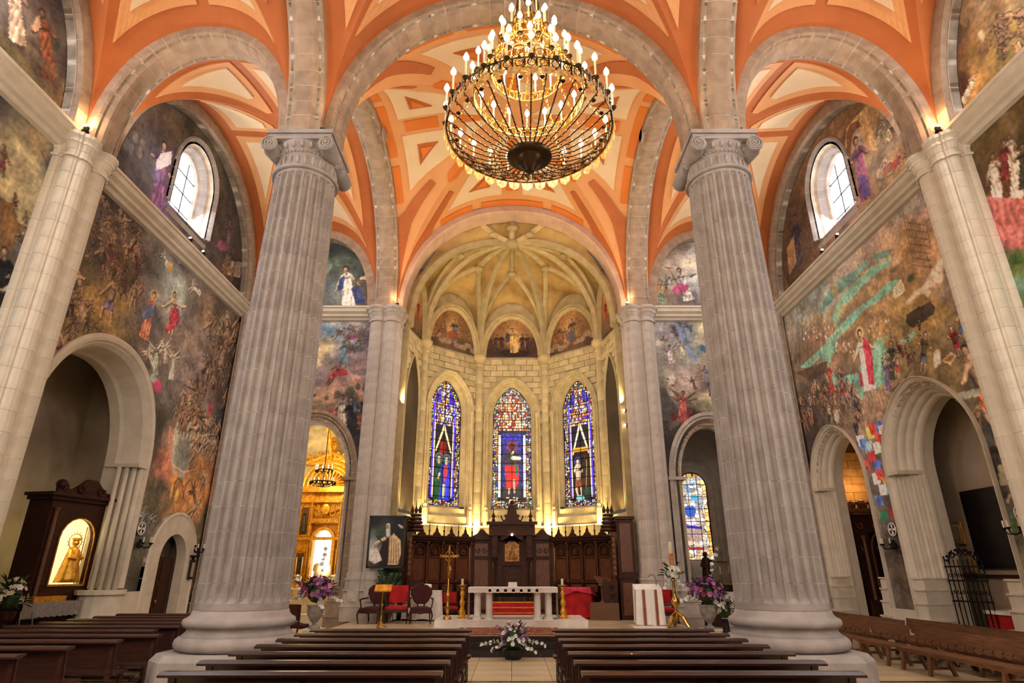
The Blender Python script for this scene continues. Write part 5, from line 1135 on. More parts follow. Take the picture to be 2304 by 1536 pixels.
def stained(name_n, cv, W, f, depth, cols, rows):
    root = struct('window_%d' % name_n); z0, z1 = cv.z0, cv.z1; us = np.linspace(W.cu - W.a, W.cu + W.a, cols + 1); zs = np.linspace(W.zb, W.zs + W.b, rows + 1)
    for a in range(cols):
        for r_ in range(rows):
            m_ = lambda u, z: (u >= us[a]) & (u < us[a + 1]) & (z >= zs[r_]) & (z < zs[r_ + 1]) & W.inside(u, z, .02)
            if not W.inside(np.array([us[a], us[a + 1]] * 2 + [(us[a] + us[a + 1]) / 2]), np.array([zs[r_], zs[r_], zs[r_ + 1], zs[r_ + 1], zs[r_]])).any(): continue
            o = painted('pane', cv, m_, f, M_GLS, root, w_=depth)
    def cames(b):
        for z in zs[:-1]:
            hw = W.a if z <= W.zs else max(.05, max(u for u in np.linspace(0, W.a, 40) if W.inside(np.array([W.cu + u]), np.array([z])).any() or u == 0))
            p = [f(W.cu + s_ * hw, z + h, w_) for s_ in (-1, 1) for h in (-.013, .013) for w_ in (depth - .02, depth + .01)]; b.add(p, [(0, 1, 3, 2), (4, 5, 7, 6), (0, 1, 5, 4), (2, 3, 7, 6), (0, 2, 6, 4), (1, 3, 7, 5)])
        for u in us[1:-1]:
            zt = max(z for z in np.linspace(W.zb, W.zs + W.b, 80) if W.inside(np.array([u]), np.array([z])).any() or z == W.zb)
            p = [f(u + s_, h, w_) for s_ in (-.011, .011) for h in (W.zb, zt) for w_ in (depth - .02, depth + .01)]; b.add(p, [(0, 1, 3, 2), (4, 5, 7, 6), (0, 1, 5, 4), (2, 3, 7, 6), (0, 2, 6, 4), (1, 3, 7, 5)])
        P, _ = resample(W.curve(), 50); sweep(b, P, [(-.02, depth - .02), (.02, depth - .02), (.02, depth + .02), (-.02, depth + .02)], f)
    part('lead_came', M_IR, root, cames); return root
for i in (1, 2, 3):
    cv, W = lancet(i, 70 + i * 11); stained(2 + i, cv, W, LG[i][0], .42, 4, 14)
cv = Canvas(7.2, 8.75, 2.4, 6.2, .02, seed=99); cv.img[:] = (240, 225, 200); U, Z = cv.U, cv.Z; W = Arch(7.95, 5.45, .62, .65, 2.45)
tiles(cv, np.ones_like(U, bool), .16, [(250,240,225),(240,215,190),(236,190,150),(225,225,240),(210,180,160)], seed=5, wt=.1)
cv.blob((7.75, 4.45), .26, .3, (40,70,160), .95, .6); cv.blob((8.0, 5.0), .2, .16, (60,150,190), .9, .6); cv.blob((7.8, 4.75), .1, .12, (230,190,160), .9); cv.blob((7.75, 4.0), .3, .14, (240,200,220), .9); cv.poly([(7.4,3.2),(8.2,3.2),(8.2,3.7),(7.4,3.75)], (150,120,110), .9, True, .8); cv.poly([(7.4,3.75),(8.2,3.7),(8.2,3.8),(7.4,3.88)], (40,30,130), 1, True); cv.poly([(7.4,2.85),(8.2,2.85),(8.2,2.95),(7.4,2.95)], (130,30,30), 1, True)
for p in ((7.7,5.5),(7.95,5.6),(7.8,5.3)): cv.blob(p, .12, .1, (70,130,190), .8, .6)
tiles(cv, W.inside(U, Z) & ~W.inside(U, Z, -.2), .2, [(255,210,110),(250,190,90),(255,220,140),(240,236,250)], seed=6, wt=.12); tiles(cv, W.inside(U, Z) & ~W.inside(U, Z, -.03), .08, [(210,40,30),(160,30,60)], seed=7, wt=.1)
stained(6, cv, W, lambda u, z, w_: (u, 26.85 + w_, z), .0, 3, 7)
t = trim(); P, _ = resample(Arch(7.95, 5.45, .64, .67, 2.4).curve(), 40); b = MB(); sweep(b, P, [(.5, .05), (.5, -.1), (.4, -.14), (.3, -.05), (.2, -.1), (.1, -.02), (0, 0), (0, .1)], lambda u, z, w_: (u, 26.85 + w_, z)); b.build('window_casing', M_ST, t)
# ---------------- choir stalls and throne ----------------
def arch_frame(b, cx, z0, z1, hw, y, r=.022):
    P, _ = resample(Arch(cx, z1 - hw, hw, hw, z0).curve(12), 22); b.tube([(u, y, z) for u, z in P], r, 5); b.box(cx - hw, cx + hw, y - .02, y + .02, z0 - .03, z0 + .02)
def scrolls(b, cx, y, z, s_, sc=1.):
    b.tube([(cx + s_ * sc * (.0 + .1 * k / 12) * math.cos(k * .55) , y, z + sc * .1 * (.3 + k / 16) * math.sin(k * .55)) for k in range(13)], .018 * sc, 5)
def stall(label, loc, rz, W, n, group='choir stalls along the apse wall'):
    t = thing('choir_stall', label, 'choir stall', loc, rz, group); H = 2.85
    part('back_panel', M_WD, t, lambda b: b.bbox(-W / 2, W / 2, -.06, .03, 0, H))
    w = W / n
    for k in range(n):
        cx = -W / 2 + w * (k + .5)
        p = part('arched_panel', M_SW, t, lambda b: (b.bbox(cx - w * .34, cx + w * .34, -.1, -.06, 1.25, 2.05), arch_frame(b, cx, 1.2, 2.6, w * .37, -.1), b.bbox(cx - w * .34, cx + w * .34, -.1, -.06, .55, 1.1)))
        part('carving', M_SW, p, lambda b: (b.box(cx - w * .3, cx + w * .3, -.13, -.09, 2.08, 2.12), scrolls(b, cx - .05, -.11, 2.3, 1), scrolls(b, cx + .05, -.11, 2.3, -1), b.ball((cx, -.1, 2.35), .05, 6)))
        part('seat', M_WD, t, lambda b: (b.bbox(cx - w * .44, cx + w * .44, -.55, -.06, .42, .48), b.box(cx - w * .4, cx + w * .4, -.5, -.45, .05, .42)))
    for k in range(n + 1):
        cx = -W / 2 + w * k
        part('pilaster', M_SW, t, lambda b: (b.lathe([(.035, 1.15), (.05, 1.2), (.03, 1.25), (.03, 2.45), (.05, 2.5), (.055, 2.56)], (cx, -.14, 0), 8), b.box(cx - .04, cx + .04, -.2, -.06, 2.56, 2.75), b.ball((cx, -.2, 2.62), .06, 6)))
        part('armrest', M_WD, t, lambda b: (b.prism([(-.55, .0), (-.06, .0), (-.06, 1.1), (-.2, 1.05), (-.3, .8), (-.58, .78)], cx - .03, cx + .03, f=lambda x, y, z: (z, x, y)), b.tube([(cx, -.3, .8), (cx, -.5, .83), (cx, -.58, .76)], .04, 6)))
    part('cornice', M_WD, t, lambda b: (b.box(-W / 2 - .02, W / 2 + .02, -.28, .03, H - .12, H - .02), b.box(-W / 2 - .05, W / 2 + .05, -.34, .03, H - .02, H + .05), b.box(-W / 2, W / 2, -.2, .0, H - .2, H - .12)))
    for k in range(n):
        cx = -W / 2 + w * (k + .5)
        part('crest_gable', M_WD, t, lambda b: (b.prism([(cx - .2, H + .04), (cx + .2, H + .04), (cx + .16, H + .12), (cx + .08, H + .18), (cx + .05, H + .3), (cx, H + .38), (cx - .05, H + .3), (cx - .08, H + .18), (cx - .16, H + .12)], -.24, -.2, f=lambda x, y, z: (x, z, y)), b.ball((cx, -.22, H + .4), .035, 6)))
    for k in range(n + 1):
        cx = -W / 2 + w * k
        part('finial', M_WD, t, lambda b: b.lathe([(.02, H + .04), (.035, H + .12), (.02, H + .16), (.045, H + .22), (.018, H + .3), (.022, H + .38), (0, H + .55)], (cx, -.22, 0), 7))
    return t
PZ = .43
def between(a, b_): return ((a[0] + b_[0]) / 2, (a[1] + b_[1]) / 2, PZ), math.atan2(b_[1] - a[1], b_[0] - a[0]), math.hypot(b_[0] - a[0], b_[1] - a[1])
for a, b_, n, lb in (((-3.95, 24.35), (-1.78, 26.15), 4, 'dark carved stalls with four arched panels behind the processional cross'), ((1.78, 26.15), (3.95, 24.35), 4, 'dark carved stalls with four arched panels behind the red draped table'),
                     ((-4.05, 23.2), (-3.97, 24.3), 2, 'short side stalls in shadow behind the painting of a nun'), ((3.97, 24.3), (4.05, 23.2), 2, 'short side stalls in shadow left of the tall dark cabinet end')):
    p, r_, L = between(a, b_); stall(lb, p, r_, L - .04, n)
def throne():
    t = thing('presider_throne', 'high dark carved throne with side wings under the middle window', 'throne', (0, 26.3, PZ))
    for s_ in (-1, 1):
        wg = part('wing_panel', M_WD, t, lambda b: (b.bbox(*sorted((s_ * .8, s_ * 1.72)), -.08, .02, 0, 2.85), b.box(*sorted((s_ * .8, s_ * 1.78)), -.18, .03, 2.8, 2.92)))
        part('panel_moulding', M_SW, wg, lambda b: (b.bbox(*sorted((s_ * .98, s_ * 1.55)), -.12, -.08, 2.15, 2.65), b.bbox(*sorted((s_ * .98, s_ * 1.55)), -.12, -.08, .95, 2.0), b.bbox(*sorted((s_ * .98, s_ * 1.55)), -.12, -.08, .15, .75), b.box(*sorted((s_ * 1.0, s_ * 1.53)), -.135, -.12, 1.94, 1.97)))
        part('carving', M_WD, wg, lambda b: [scrolls(b, s_ * 1.27 + q * .12, -.13, 2.4, q, 1.2) for q in (-1, 1)])
        part('scrolled_pediment', M_WD, t, lambda b: (b.prism([(s_ * .82, 2.92), (s_ * 1.72, 2.92), (s_ * 1.45, 3.05), (s_ * 1.32, 3.22), (s_ * 1.2, 3.22), (s_ * 1.05, 3.05)], -.14, -.08, f=lambda x, y, z: (x, z, y)), scrolls(b, s_ * 1.26, -.15, 3.1, s_, 1.)))
        cl = part('side_column', M_WD, t, lambda b: b.lathe([(.11, 0), (.11, .3), (.07, .35), (.055, .45), (.05, 1.9), (.07, 1.95), (.09, 2.05), (.1, 2.1)], (s_ * .72, -.3, 0), 12), True)
        part('column_block', M_WD, cl, lambda b: (b.bbox(s_ * .72 - .13, s_ * .72 + .13, -.43, .02, 2.1, 2.95), b.bbox(s_ * .72 - .09, s_ * .72 + .09, -.46, -.43, 2.5, 2.7), b.bbox(s_ * .72 - .09, s_ * .72 + .09, -.46, -.43, 2.2, 2.4)))
        part('finial', M_WD, t, lambda b: b.lathe([(.06, 3.5), (.08, 3.58), (.04, 3.66), (.09, 3.74), (.03, 3.86), (0, 4.2)], (s_ * .78, -.25, 0), 8))
    part('back_panel', M_WD, t, lambda b: (b.bbox(-.72, .72, -.1, .02, 0, 2.95), b.bbox(-.38, .38, -.15, -.1, .9, 1.75), b.bbox(-.28, .28, -.18, -.15, 1.0, 1.65), b.box(-.4, .4, -.2, -.1, 1.8, 1.86)))
    part('canopy', M_WD, t, lambda b: (b.bbox(-.95, .95, -.5, .02, 2.95, 3.38), b.box(-1.05, 1.05, -.6, .03, 3.38, 3.5), b.prism([(-.5, 2.95), (-.42, 2.75), (-.2, 2.82), (0, 2.98), (.2, 2.82), (.42, 2.75), (.5, 2.95)], -.42, -.36, f=lambda x, y, z: (x, z, y))))
    pl = part('relief_plaque', mat('gilt_wood', (180, 130, 72), .4, .5, c2=(130, 84, 40), scale=9, bump=.6, bscale=22), t, lambda b: b.prism([(-.3, 1.95), (.3, 1.95), (.3, 2.62), (.2, 2.66), (.12, 2.78), (-.12, 2.78), (-.2, 2.66), (-.3, 2.62)], -.17, -.12, f=lambda x, y, z: (x, z, y)))
    part('relief_figure', MATS['gilt_wood'], pl, lambda b: (b.lathe([(.12, 2.05), (.09, 2.3), (.04, 2.42)], (0, -.17, 0), 8), b.ball((0, -.18, 2.47), .045, 8), b.ball((-.14, -.17, 2.1), .06, 6), b.ball((.15, -.17, 2.1), .06, 6)))
    part('seat', M_WD, t, lambda b: (b.bbox(-.5, .5, -.65, -.05, .35, .45), b.prism([(-.65, .45), (-.05, .45), (-.05, 1.1), (-.3, .95), (-.55, .75)], -.52, -.45, f=lambda x, y, z: (z, x, y)), b.prism([(-.65, .45), (-.05, .45), (-.05, 1.1), (-.3, .95), (-.55, .75)], .45, .52, f=lambda x, y, z: (z, x, y))))
    cr = part('crest', M_WD, t, lambda b: (b.prism([(-.45, 3.5), (.45, 3.5), (.3, 3.6), (.2, 3.85), (.16, 4.2), (-.16, 4.2), (-.2, 3.85), (-.3, 3.6)], -.3, -.15, f=lambda x, y, z: (x, z, y)), b.ball((0, -.22, 4.3), .1, 8)))
    part('scrollwork', M_WD, cr, lambda b: [(scrolls(b, s_ * .28, -.22, 3.7, s_, 1.8), scrolls(b, s_ * .2, -.22, 4.15, s_, 1.4)) for s_ in (-1, 1)])
    lm = part('lamp', M_SPOTL, t, lambda b: b.ball((0, -.55, 2.98), .045, 8))
throne()
def block_end(s_, label):
    t = thing('stall_end', label, 'cabinet', (s_ * 4.1, 22.95, PZ)); W = .3
    part('carcass', M_WD, t, lambda b: (b.bbox(-W, W, -.3, .25, 0, 3.35), b.box(-W - .06, W + .06, -.38, .3, 3.35, 3.45), b.box(-W - .04, W + .04, -.34, .28, 1.35, 1.42)))
    for z0, z1 in ((.15, 1.2), (1.55, 3.2)): part('door_panel', M_SW, t, lambda b: b.bbox(-W + .08, W - .08, -.335, -.3, z0, z1, .02))
    for k in (-1, 1): part('spiral_column', M_BN, t, lambda b: b.lathe([(.06, 1.45), (.035, 1.55)] + [(.045 + .012 * math.sin(q * 1.3), 1.6 + q * .04) for q in range(32)] + [(.07, 2.9)], (-s_ * (W + .12), -.3 + (k + 1) * .12, 0), 8))
    part('desk_carving', M_WD, t, lambda b: (b.box(-s_ * (W + .35) - .25, -s_ * (W + .35) + .25, -.4, .1, .0, 1.3), b.tube([(-s_ * (W + .3), -.42, .2 + q * .09) for q in range(11)], [.06 + .03 * math.sin(q * 2) for q in range(11)], 6)))
    can = part('corner_canopy', M_WD, t, lambda b: [b.lathe([(.3 - q * .03, 2.95 + q * .13), (.34 - q * .03, 3.0 + q * .13), (.28 - q * .03, 3.06 + q * .13)], (-s_ * (W + .22), .1, 0), 8) for q in range(5)])
    part('finial', M_WD, can, lambda b: [b.lathe([(.05, 3.6), (.07, 3.7), (.02, 3.85), (0, 4.15 - abs(q) * .2)], (-s_ * (W + .22) + q * .14, .1, 0), 6) for q in (-1, 0, 1)])
block_end(-1, 'dark carved stall end with turned columns half hidden by the nun painting'); block_end(1, 'tall dark carved stall end with turned columns beside the right chancel pier')

# ---------------- altar ----------------
dais = part('floor_dais', M_WM, None, lambda b: b.bbox(-2.35, 2.3, 19.8, 22.2, PZ, .62, .02), kind='structure')
t = thing('altar_table', 'white marble altar on four fluted legs with cloth and brass medallions', 'altar', (.03, 20.6, .62))
part('table_top', M_WM, t, lambda b: b.bbox(-1.36, 1.36, -.4, .45, .8, .9, .02))
for x in (-1.12, -.75, .77, 1.12):
    for y in (-.2, .28):
        lg = part('leg', M_WM, t, lambda b: b.lathe([(.15, 0), (.15, .04), (.12, .06), (.13, .09), (.1, .11), (.1, .68), (.09, .7), (.12, .74), (.14, .8)], (x, y, 0), 24, rf=lambda a: 1 - .05 * (math.cos(a * 12) > 0)))
part('rear_shelf', M_BK, t, lambda b: b.box(-.6, .62, .2, .3, .62, .8))
for i, x in enumerate([-.72 + .245 * k for k in range(7)]):
    md = part('medallion', M_GO, t, lambda b: b.lathe([(0, -.44), (.05, -.44), (.06, -.425), (.06, -.41)], (x, 0, .82), 12, 'y'))
    part('pendant', M_BR, md, lambda b: b.lathe([(.0, .74), (.02, .76), (.012, .79)], (x, -.43, 0), 6))
o = part('altar_cloth', M_CL, None, lambda b: (b.bbox(-1.4, 1.4, -.43, .48, .9, .915), b.box(-1.4, 1.4, -.44, -.425, .76, .91), b.add([(s_ * q, y, z) for s_ in (-1,) for q, z in ((1.4, .91), (1.41, .5), (1.4, .04), (1.385, .04), (1.39, .91)) for y in (-.43, .3)], [(0, 1, 3, 2), (2, 3, 5, 4), (6, 7, 9, 8)]), b.add([(s_ * q, y, z) for s_ in (1,) for q, z in ((1.4, .91), (1.41, .5), (1.4, .04), (1.385, .04), (1.39, .91)) for y in (-.43, .3)], [(0, 1, 3, 2), (2, 3, 5, 4), (6, 7, 9, 8)])))
o.location = (.03, 20.6, .62); tag(o, 'white altar cloth hanging to the floor at both ends of the altar', 'altar cloth')
o = part('missal', M_CL, None, lambda b: (b.bbox(-.14, .14, -.02, .04, 0, .14), b.box(-.16, .16, -.05, .08, 0, .02))); o.location = (.02, 20.55, 1.54); tag(o, 'small open white book stand in the middle of the altar', 'book stand')
def candlestick(label, loc):
    t = thing('altar_candlestick', label, 'candlestick', loc, 0, 'gilt candlesticks beside the altar')
    pr = [(r * .78, z) for r, z in [(.16, 0), (.17, .05), (.12, .1), (.15, .16), (.11, .24), (.07, .3), (.09, .38), (.12, .46), (.08, .54), (.05, .58), (.07, .64), (.1, .72), (.06, .8), (.04, .84), (.08, .87), (.1, .9), (.05, .93)]]
    part('stem', M_GO, t, lambda b: b.lathe(pr, n=12, rf=lambda a: 1 + .12 * math.cos(3 * a)), True)
    part('drip_pan', M_GO, t, lambda b: b.lathe([(.02, .93), (.11, .95), (.12, .97)], n=12)); part('candle', M_CN, t, lambda b: b.lathe([(.04, .95), (.04, 1.16)], n=10)); part('foot', M_GO, t, lambda b: [b.ball((.16 * math.cos(q * 2.1), .16 * math.sin(q * 2.1), .04), .05, 6) for q in range(3)])
    return t
cs = candlestick('gilt baroque candlestick with candle at the left end of the altar', (-1.6, 20.75, .62)); dup(cs, (1.62, 20.75, .62), 0, 'gilt baroque candlestick with candle at the right end of the altar')
# processional cross
t = thing('processional_cross', 'tall gilt processional cross on a stand left of the altar', 'cross', (-2.0, 20.2, PZ))
part('base', M_BR, t, lambda b: b.lathe([(.24, 0), (.24, .02), (.12, .05), (.1, .12), (.14, .2), (.1, .28), (.04, .32)], n=16), True)
part('pole', M_BR, t, lambda b: b.lathe([(.03, .3), (.05, .45), (.08, .55), (.04, .65), (.06, .8), (.07, .95), (.03, 1.0), (.025, 1.4), (.02, 1.45), (.02, 1.75)], n=10), True)
part('knop', M_BR, t, lambda b: b.lathe([(.02, 1.35), (.05, 1.42), (.08, 1.6), (.05, 1.72), (.02, 1.8)], n=8))
cr = part('cross_arm', M_BR, t, lambda b: (b.bbox(-.26, .26, -.02, .02, 1.99, 2.06), b.bbox(-.035, .035, -.02, .02, 1.7, 2.28), b.ball((-.27, 0, 2.025), .05, 6), b.ball((.27, 0, 2.025), .05, 6), b.ball((0, 0, 2.3), .05, 6)))
part('ring', M_BR, cr, lambda b: (b.tube([(.14 * math.cos(q * .52), 0, 2.025 + .14 * math.sin(q * .52)) for q in range(12)], .018, 6, True)))
part('corpus', M_BR, cr, lambda b: (b.tube([(0, -.03, 1.82), (0, -.04, 2.05)], .022, 6), b.ball((0, -.04, 2.09), .03, 6), b.tube([(-.14, -.03, 2.07), (0, -.04, 2.03), (.14, -.03, 2.07)], .012, 5)))
# brass lectern stand
t = thing('brass_book_stand', 'slender brass book stand in front of the left dark chair', 'book stand', (-3.88, 19.4, PZ))
part('foot', M_BR, t, lambda b: (b.lathe([(.1, .05), (.07, .12), (.04, .2)], n=10), [b.tube([(.02 * math.cos(a), .02 * math.sin(a), .12), (.12 * math.cos(a), .12 * math.sin(a), .08), (.17 * math.cos(a), .17 * math.sin(a), .02)], .022, 5) for a in (0.3, 2.4, 4.5)]))
part('pole', M_BR, t, lambda b: b.lathe([(.025, .15), (.035, .3), (.018, .35), (.018, .6), (.035, .64), (.018, .68), (.018, 1.05)], n=8)); part('desk', M_GO, t, lambda b: b.add([(-.25, -.05, 1.03), (.25, -.05, 1.03), (.25, .12, 1.2), (-.25, .12, 1.2), (-.25, -.03, 1.0), (.25, -.03, 1.0), (.25, .14, 1.17), (-.25, .14, 1.17)], [(0, 1, 2, 3), (4, 7, 6, 5), (0, 4, 5, 1), (1, 5, 6, 2), (2, 6, 7, 3), (3, 7, 4, 0)]))
# chairs
def chair(name, label, loc, rz, um, wm, square, group=None, sc=1., arms=True):
    t = thing(name, label, 'chair', loc, rz, group); w, d, h = .34 * sc, .32 * sc, .46 * sc
    part('seat', um, t, lambda b: (b.bbox(-w, w, -d, d, h - .08, h, .03), b.ball((0, 0, h), .3 * sc, 10, (1, .95, .18))), False)
    for x in (-1, 1):
        part('leg', wm, t, lambda b: b.tube([(x * w * .95, -d * .95, h - .05), (x * w * 1.08, -d * 1.1, h * .55), (x * w * .95, -d * 1.0, .0)], [.035, .028, .018], 6))
        part('leg', wm, t, lambda b: b.tube([(x * w * .9, d * .9, h - .05), (x * w * .9, d * 1.2, 0)], [.032, .02], 6))
        if arms:
            part('armrest', wm, t, lambda b: (b.tube([(x * w * .98, d * .85, h + .28), (x * w * 1.12, 0, h + .27), (x * w * 1.1, -d * .7, h + .24)], .026, 6), b.tube([(x * w * 1.1, -d * .65, h + .24), (x * w, -d * .5, h)], .022, 6)))
    part('seat_frame', wm, t, lambda b: (b.box(-w, w, -d - .02, -d + .03, h - .15, h - .06), b.ball((0, -d - .02, h - .13), .08, 6, (1.6, .4, .5))))
    if square:
        part('backrest', um, t, lambda b: b.bbox(-w * .92, w * .92, d * .85, d * 1.08, h + .12, h + .62 * sc, .04)); part('back_frame', wm, t, lambda b: [b.tube([(x * w, d, h - .05), (x * w, d * 1.1, h + .62 * sc)], .03, 6) for x in (-1, 1)] + [b.box(-w, w, d * 1.0, d * 1.18, h + .07, h + .1)])
    else:
        pts = [(.3 * w, h + .1), (.62 * w, h + .2), (.95 * w, h + .42), (.9 * w, h + .56), (.5 * w, h + .66), (0, h + .69)]; P = pts + [(-x, z) for x, z in pts[-2::-1]]
        part('backrest', um, t, lambda b: b.prism(P, d * .9, d * 1.1, f=lambda x, y, z: (x, z, y))); part('back_frame', wm, t, lambda b: (b.tube([(x * 1.04, d * 1.0, z) for x, z in [(.3 * w, h)] + P + [(-.3 * w, h)]], .03, 6), b.ball((0, d, h + .72), .06, 6, (1.6, .6, .7))))
    return t
chair('armchair', 'red velvet armchair with dark wood frame at the left of the sanctuary', (-3.78, 21.4, PZ), 0.1, M_RD, M_WD, True, sc=1.05)
ch = chair('balloon_chair', 'dark round-backed armchair left of the red armchair', (-4.55, 21.3, PZ), -.25, M_DR, M_WD, False, 'dark round-backed armchairs'); dup(ch, (-2.98, 21.3, PZ), .15, 'dark round-backed armchair right of the red armchair, before the white table')
r0 = chair('side_chair', 'small red seated chair in shadow just left of the left candlestick', (-2.25, 23.6, PZ), .2, M_RD, M_WD, True, 'small red chairs at the back', .8, False); dup(r0, (-2.95, 24.0, PZ), .4, 'small red seated chair in shadow behind the processional cross')
dup(r0, (5.05, 21.45, PZ), 0, 'red chair with dark frame behind the paschal candle stand').scale = (1.15,) * 3
def draped(label, loc, rz, w, d, h, m, name='draped_table', low=.05, waves=14, cat='table'):
    t = thing(name, label, cat, loc, rz); n = 64; vs = []; per = []
    for i in range(n):
        q = i / n * 4; s_, f = int(q), q - int(q); x, y = [(-1 + 2 * f, -1), (1, -1 + 2 * f), (1 - 2 * f, 1), (-1, 1 - 2 * f)][s_]; per.append((x, y))
    rows = 6
    for r_ in range(rows):
        z = h - (h - low) * r_ / (rows - 1); k = r_ / (rows - 1)
        for i, (x, y) in enumerate(per):
            o_ = 1 + k * (.06 + .06 * math.sin(i * 2 * PI * waves / n + math.sin(i) * .8)); vs.append((x * w / 2 * o_, y * d / 2 * o_, z + (.02 * math.sin(i * .9) if r_ == rows - 1 else 0)))
    b = MB(); b.add(vs, [(r_ * n + i, r_ * n + (i + 1) % n, (r_ + 1) * n + (i + 1) % n, (r_ + 1) * n + i) for r_ in range(rows - 1) for i in range(n)] + [tuple(range(n))])
    o = b.build('tablecloth', m, t, smooth=False); part('table_leg', M_WD, t, lambda b: [b.box(x * w * .4 - .03, x * w * .4 + .03, y * d * .4 - .03, y * d * .4 + .03, 0, h - .02) for x in (-1, 1) for y in (-1, 1)]); return t
draped('small table under a white cloth behind the two armchairs', (-3.1, 22.55, PZ), 0, 1.25, .6, .95, M_CL)
draped('narrow table under a white cloth between the dark and the red armchair', (-4.12, 22.2, PZ), 0, .3, .5, .82, M_CL, waves=8)
o = part('cruet_tray', M_BR, None, lambda b: (b.lathe([(.12, 0), (.12, .02)], n=12), b.lathe([(.03, .02), (.05, .08), (.02, .14), (.03, .2)], (-.05, 0, 0), 8), b.lathe([(.03, .02), (.05, .08), (.02, .16)], (.06, 0, 0), 8))); o.location = (-3.45, 22.5, PZ + .95); tag(o, 'little brass cruets on a tray on the white clothed table', 'cruets')
o = part('open_book', M_CL, None, lambda b: b.add([(-.18, 0, 0), (0, -.02, .02), (.18, 0, 0), (.18, .1, .2), (0, .08, .22), (-.18, .1, .2)], [(0, 1, 4, 5), (1, 2, 3, 4)])); o.location = (-3.0, 22.5, PZ + .95); tag(o, 'open white book propped up on the white clothed table', 'book')
t = draped('table draped with red cloth falling in folds right of the altar', (2.4, 23.4, PZ), -.3, 1.0, .6, 1.02, M_RD, waves=16)
part('overcloth', mat('crimson_cloth', (200, 20, 60), .7), t, lambda b: b.add([(-.56, -.36, .72), (.56, -.36, .82), (.62, .36, .7), (-.56, .36, .8), (-.52, -.32, 1.04), (.5, -.32, 1.04), (.5, .32, 1.04), (-.52, .32, 1.04), (0, -.4, .92)], [(4, 5, 6, 7), (0, 8, 4), (8, 5, 4), (8, 1, 5), (1, 2, 6, 5), (0, 4, 7, 3)]))
# ambo with white cloth
t = thing('ambo', 'white draped lectern with two brown embroidered bands, right of the altar', 'lectern', (4.2, 20.0, PZ), -.05)
def ambo(b):
    N = 10
    for i in range(N):
        pass
    vs = []
    for r_ in range(7):
        z = 1.06 - r_ * .165
        for i in range(N + 1):
            x = -.4 + .8 * i / N; vs.append((x * (1 + .02 * r_), -.24 - .015 * math.sin(i * 1.7) * r_ * .4, z))
    b.add(vs, [(r_ * (N + 1) + i, r_ * (N + 1) + i + 1, (r_ + 1) * (N + 1) + i + 1, (r_ + 1) * (N + 1) + i) for r_ in range(6) for i in range(N)]); b.add([(-.42, -.25, 1.05), (.4, -.25, 1.06), (.4, .25, 1.2), (-.42, .25, 1.2), (-.44, -.1, .1), (-.44, .25, .1)], [(0, 1, 2, 3), (0, 4, 5, 3)])
part('cloth', M_CL, t, ambo); part('body', M_WM, t, lambda b: b.bbox(-.34, .34, -.2, .22, 0, 1.04))
for x in (-.17, .2): part('embroidered_band', mat('embroidery', (150, 84, 50), .7, c2=(110, 50, 30), scale=30), t, lambda b: b.box(x - .04, x + .04, -.275, -.262, .06, 1.05))
part('foot', M_WM, t, lambda b: b.bbox(-.55, .5, -.35, .3, 0, .04)); mc = part('microphone', M_BK, t, lambda b: b.tube([(.3, .1, 1.15), (.3, .08, 1.35), (.22, .05, 1.47), (.1, 0, 1.46), (.06, -.02, 1.4)], .01, 5))
# wooden lectern on the stall desk
t = thing('wooden_lectern', 'small wooden reading desk standing among the right stalls', 'lectern', (3.25, 22.8, PZ), -.2)
part('stand', M_BN, t, lambda b: (b.bbox(-.5, .5, -.3, .3, 0, .55), b.lathe([(.2, .55), (.12, .62), (.1, .7), (.13, 1.2)], n=8), b.bbox(-.18, .18, -.14, .14, 1.1, 1.2))); part('desk', M_BN, t, lambda b: b.add([(-.35, -.25, 1.45), (.25, -.25, 1.3), (.25, .25, 1.3), (-.35, .25, 1.45), (-.2, -.2, 1.2), (.2, -.2, 1.2), (.2, .2, 1.2), (-.2, .2, 1.2)], [(0, 1, 2, 3), (4, 7, 6, 5), (0, 4, 5, 1), (1, 5, 6, 2), (2, 6, 7, 3), (3, 7, 4, 0)]))
# red carpeted steps of the throne
for k in range(3):
    o = part('carpet_step', M_RD, None, lambda b: b.bbox(-.95, .95, 23.9 + k * .45, 25.4, PZ + .16 * k, PZ + .16 * (k + 1), .01)); o['kind'] = 'structure'; o.name = 'floor_step'
    part('gold_edge', M_GO, o, lambda b: b.box(-.95, .95, 23.885 + k * .45, 23.9 + k * .45, PZ + .16 * (k + 1) - .03, PZ + .16 * (k + 1) + .005))
o = part('carpet_runner', mat('orange_runner', (190, 80, 44), .9), None, lambda b: b.box(-.95, .95, 22.3, 23.87, PZ, PZ + .012)); tag(o, 'orange red carpet runner behind the altar before the red steps', 'carpet')
cp = Canvas(-1.55, 1.35, 17.45, 19.65, .03, seed=5); tiles(cp, np.ones_like(cp.U, bool), .12, [(150,96,70),(176,120,84),(120,60,50),(190,150,110),(160,90,64)], (140,90,66), .2, 8); bm = (np.abs(cp.U + .1) > 1.3) | (np.abs(cp.Z - 18.55) > .95); cp.img[bm] = (150, 60, 50); bm = (np.abs(np.abs(cp.U + .1) - 1.28) < .03) & (np.abs(cp.Z - 18.55) < .98); cp.img[bm] = (210, 180, 130)
o = painted('patterned_rug', cp, lambda u, z: u > -99, lambda u, z, w_: (u, z, PZ + .012 + w_ * 0), paintmat('rug_weave', .95)); tag(o, 'faded red patterned rug on the platform before the altar', 'rug')
